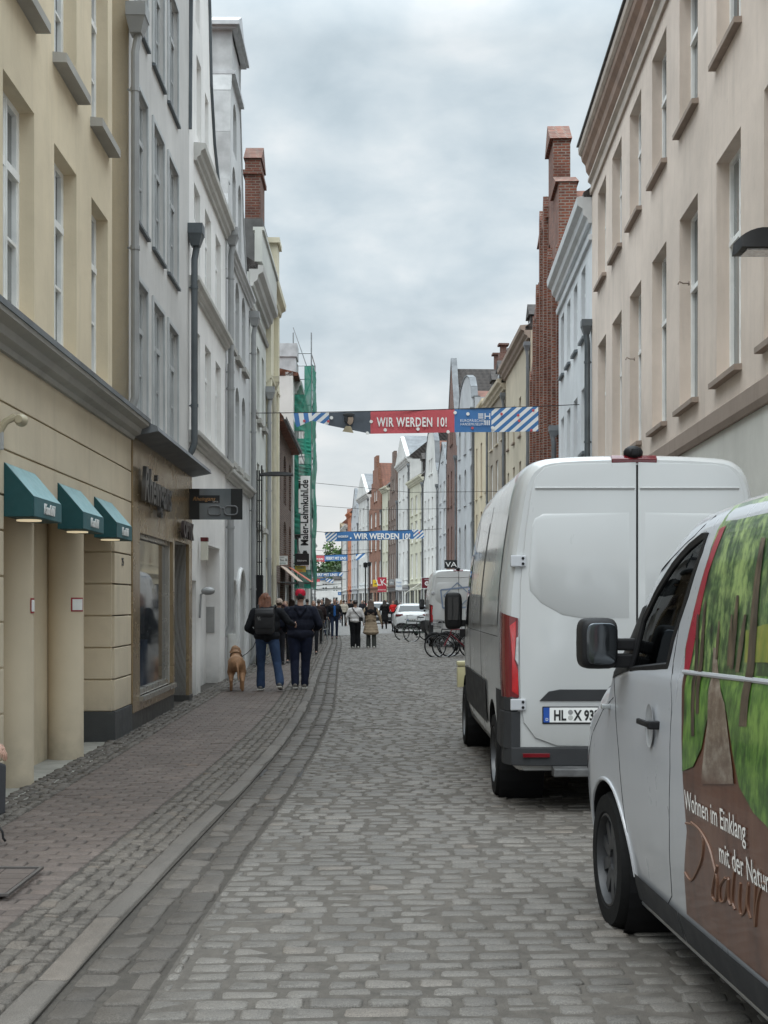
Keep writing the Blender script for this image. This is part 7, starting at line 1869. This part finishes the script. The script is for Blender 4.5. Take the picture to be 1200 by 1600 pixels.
ld = thing('dog_lead', 'thin dark lead running from the brown dog to the woman', 'lead', (-2.54, 22.93, .62))
m = MB(); m.tube([(0, 0, 0), (.10, -.12, .06), (.22, -.22, .17), (.29, -.26, .33)], .007, 6); m.build('strap', M_BLK, ld); m = MB(); m.tube([(0, 0, -.01), (.02, -.01, .01)], .012, 6); m.build('clip', M_SIL, ld)
# pair in the middle of the road
pt, pu, ps_ = person('woman from behind in a white shirt with a black shoulder strap and wide black trousers', (-.985, 43.8, 0), R(3), 1.66, legs=((.11, .05), (-.09, -.03)), topc=(.60, .58, .57), botc=(.010, .010, .012), hair=((.025, .018, .015), 'bun'), width=1.12, wide=1.3, flare=1.25, tname='shirt', shoes=M_SHW,
    arms=(((.29, -.02, 1.12), (.30, .03, .92)), ((-.31, -.02, 1.13), (-.32, .05, .93))))
bgm = thing('shoulder_bag', 'small black shoulder bag on a long strap across the white shirted back', 'bag', (-.985, 43.8, 0), R(3))
m = MB(); m.box(.13, .26, -.12, .0, .93, 1.06); m.build('pouch', M_BLK, bgm, bevel=.02); m = MB(); m.tube([(-.11, -.05, 1.40), (-.06, -.145, 1.32), (.05, -.155, 1.18), (.17, -.12, 1.05)], .012, 6); m.tube([(-.11, -.05, 1.40), (-.10, .06, 1.40)], .012, 6); m.build('strap', M_BLK, bgm)
ct, cu_, cs_ = person('woman from behind with long brown hair in a black top and beige trench coat skirt', (-.45, 43.9, 0), R(-2), 1.67, legs=((.12, -.03), (-.09, .05)), topc=(.33, .26, .185), botc=(.06, .065, .06), hair=((.085, .055, .04), 'verylong'), width=1.12, wide=1.2, flare=1.3, coat=True, tname='trench_coat', shoes=M_SHW,
    arms=(((.32, -.02, 1.14), (.38, .05, .90)), ((-.29, -.02, 1.13), (-.27, .08, .95))))
m = blob('shoulder_panel', [((-.13, -.02, 1.345), .085, (.13, -.02, 1.345), .085), ((-.14, -.04, 1.20), .095, (.14, -.04, 1.20), .095)], [((0, -.03, 1.26), (.195, .135, .12))], clothm('black knit', (.010, .010, .012)), cu_, .02, 2)
m = MB(); m.box(-.19, .19, -.165, -.14, .985, 1.02); m.build('belt', clothm('belt cloth', (.28, .22, .155)), cu_)
# man walking towards us
bt, bu, bs_ = person('man walking towards us in a dark open jacket, blue shirt and jeans', (-2.13, 55.2, .0), R(182), 1.74, legs=((.10, .12), (-.09, -.12)), topc=(.014, .016, .022), botc=(.02, .03, .06), hair=((.10, .07, .05), 'short'), width=1.15, arms=(((.30, -.04, 1.13), (.27, .05, .92)), ((-.30, -.02, 1.13), (-.28, .12, .95))))
m = blob('shirt', [((0, .075, 1.38), .055, (0, .09, 1.0), .062)], [], clothm('blue shirt', (.03, .12, .36)), bu, .02, 2)
SK = dict(width=1.12)
person('pedestrian in a cream jumper and black trousers walking away in mid street', (-2.58, 82, 0), R(4), 1.70, topc=(.46, .42, .35), botc=(.012, .012, .014), hair=((.05, .03, .02), 'short'), tname='jumper', legs=((.1, .12), (-.1, -.12)), width=1.2)
person('pedestrian all in black just right of the cream jumper', (-2.25, 86, 0), R(-5), 1.76, topc=(.010, .010, .011), botc=(.012, .012, .014), legs=((.1, -.1), (-.1, .12)), width=1.2)
person('person in a long black coat beside the rear of the white car', (.02, 74, 0), R(10), 1.70, topc=(.008, .008, .009), botc=(.012, .012, .014), coat=True, tname='long_coat', hair=((.02, .015, .012), 'long'), legs=((.12, .0), (-.1, .1)))
person('person in a bright red top standing among the dark clad group', (.62, 86, 0), R(170), 1.66, topc=(.50, .02, .02), botc=(.02, .02, .03), hair=((.05, .03, .02), 'short'), tname='red_top')
crowd = [(603, 90, 1.72, (.02, .02, .022), 'black jacket, left of the red top'), (619, 95, 1.75, (.025, .02, .02), 'dark brown jacket, right of the red top'), (626, 98, 1.70, (.06, .04, .03), 'brown coat near the estate car roof'),
         (490, 38.5, 1.62, (.022, .02, .02), 'dark coat with grey hair right beside the man with the red cap'), (511, 60, 1.75, (.02, .022, .03), 'dark clothes by the bicycle near the left kerb'), (503, 66, 1.70, (.03, .025, .022), 'dark jacket just behind the railing'),
         (516, 72, 1.72, (.012, .04, .10), 'blue jacket behind the man in the blue shirt'), (533, 95, 1.74, (.02, .03, .07), 'navy jacket far behind the cream jumper'), (528, 110, 1.70, (.03, .03, .03), 'grey jacket far down the street on the left'),
         (541, 118, 1.7, (.10, .09, .08), 'grey top far down the street in the centre'), (566, 105, 1.72, (.015, .015, .02), 'dark jacket seen between the walking pair'), (570, 125, 1.7, (.25, .04, .04), 'dull red top far behind the walking pair'),
         (521, 130, 1.7, (.02, .02, .02), 'black clothes at the far left of the crowd'), (551, 135, 1.7, (.3, .28, .25), 'pale top in the far middle of the crowd'), (498, 48, 1.68, (.03, .02, .02), 'black jacket behind the first railing'),
         (446, 33, 1.60, (.035, .016, .02), 'dark maroon jacket on the left pavement behind the couple'), (456, 44, 1.66, (.018, .018, .022), 'black coat at the left shop door'), (480, 58, 1.7, (.02, .02, .025), 'dark coat beneath the salmon awning')]
for k, (sx_, d, h_, c, lb) in enumerate(crowd):
    person('person in '+lb, ((sx_-600)*d/2000, d, .02 if sx_ < 520 else 0), R([175, 5, -8, 182, 12][k % 5]), h_, topc=c, botc=[(.015, .016, .02), (.02, .03, .06), (.03, .028, .026)][k % 3], hair=([(.05, .03, .02), (.02, .015, .012), (.16, .15, .14), (.14, .08, .04)][k % 4 if k != 3 else 2], ['short', 'long', 'short'][k % 3]),
           legs=((.1, .1*(-1)**k), (-.09, -.1*(-1)**k)), width=1.15, group='people far down the street' if d > 57 else None)
person('person in a pale cap raising one arm beside the brick house', (-2.62, 32.0, .03), R(15), 1.62, topc=(.05, .025, .03), botc=(.02, .02, .025), cap=(.45, .36, .30), arms=(((.30, .05, 1.42), (.12, .10, 1.62)), ((-.28, -.03, 1.14), (-.26, .08, .94))))
# pushchair with a resting hand at the left edge, and a grey bag on the pavement
pc = thing('pushchair', 'grey pushchair cut by the left picture edge, its footrest showing', 'pushchair', (-3.02, 9.3, .03))
m = MB(); m.prism([(-.35, .0), (.20, .0), (.22, .36), (-.35, .50)], 'x', -.30, .215); m.build('seat_shell', plain('grey fabric', (.05, .052, .06), .7, bmp=.3), pc, bevel=.02)
m = MB(); m.tube([(.20, -.30, .12), (.262, -.32, .415)], .014, 8); m.tube([(-.2, -.30, .12), (-.2, -.32, .415)], .014, 8); m.build('side_tube', plain('blue grey tube', (.22, .24, .30), .35, .5), pc)
m = MB(); m.box(.235, .29, -.36, -.29, .405, .455); m.build('grip', M_BLK, pc, bevel=.012)
for s_ in (-.24, .12): m = MB(); m.torus((s_, .3, .09), .08, .02, 'x', 20, 8); m.build('wheel', M_TYRE, pc, smooth='all')
ch_t = thing('person', 'person with a purple navy sleeve beside the pushchair, cut by the left edge', 'person', (-3.04, 9.15, .03))
bd = blob('body', [((-.12, .1, .52), .11, (-.12, .12, .95), .12), ((-.12, .12, 1.0), .05, (-.12, .12, 1.1), .045), ((-.02, .06, .88), .05, (.12, -.05, .68), .042), ((.12, -.05, .68), .036, (.29, -.14, .575), .026), ((-.20, .1, .5), .08, (-.20, -.25, .5), .06), ((-.04, .1, .5), .08, (-.04, -.25, .5), .06), ((-.2, -.25, .5), .05, (-.2, -.28, .1), .035), ((-.04, -.25, .5), .05, (-.04, -.28, .1), .035)], [((-.12, .12, 1.2), (.075, .09, .11))], M_SKIN, ch_t, .012, 2)
mh = MB(); hand(mh, (.29, -.14, .575), (.75, -.25, -.55), (0, 0, -1), .95, .9); mh.build('hand', M_SKIN, bd, smooth='all')
blob('jumper', [((-.12, .1, .56), .14, (-.12, .12, .95), .14), ((-.02, .06, .9), .07, (.12, -.05, .69), .06), ((.12, -.05, .69), .058, (.25, -.12, .60), .050)], [], clothm('purple navy sleeve', (.035, .025, .09)), ch_t, .012, 2, .006)
blob('trousers', [((-.20, .1, .5), .10, (-.20, -.25, .5), .08), ((-.04, .1, .5), .10, (-.04, -.25, .5), .08), ((-.2, -.25, .5), .07, (-.2, -.28, .1), .05), ((-.04, -.25, .5), .07, (-.04, -.28, .1), .05)], [], clothm('child trousers', (.03, .03, .05)), ch_t, .012, 2)
blob('hair', [], [((-.12, .11, 1.23), (.085, .098, .10))], plain('child hair', (.06, .035, .02), .6), ch_t, .012, 2)
gb = thing('bag', 'grey tent shaped fabric bag on the pavement at the left edge with a dangling strap', 'bag', (-2.62, 8.25, .03))
m = MB(); vs = [(-.5, -.30, 0), (.06, -.30, 0), (.06, .22, 0), (-.5, .22, 0), (-.45, -.05, .22), (.145, -.02, .135)]
m.add(vs, [(0, 1, 5, 4), (1, 2, 5), (2, 3, 4, 5), (3, 0, 4), (0, 3, 2, 1)]); m.build('cover', plain('grey blue fabric', (.15, .16, .18), .7, bmp=.3), gb, bevel=.015, smooth=True)
m = MB(); m.tube([(.14, -.02, .13), (.17, -.03, .09), (.175, -.03, .05), (.19, -.03, .03)], .008, 6); m.build('strap', M_BLK, gb, smooth='all')
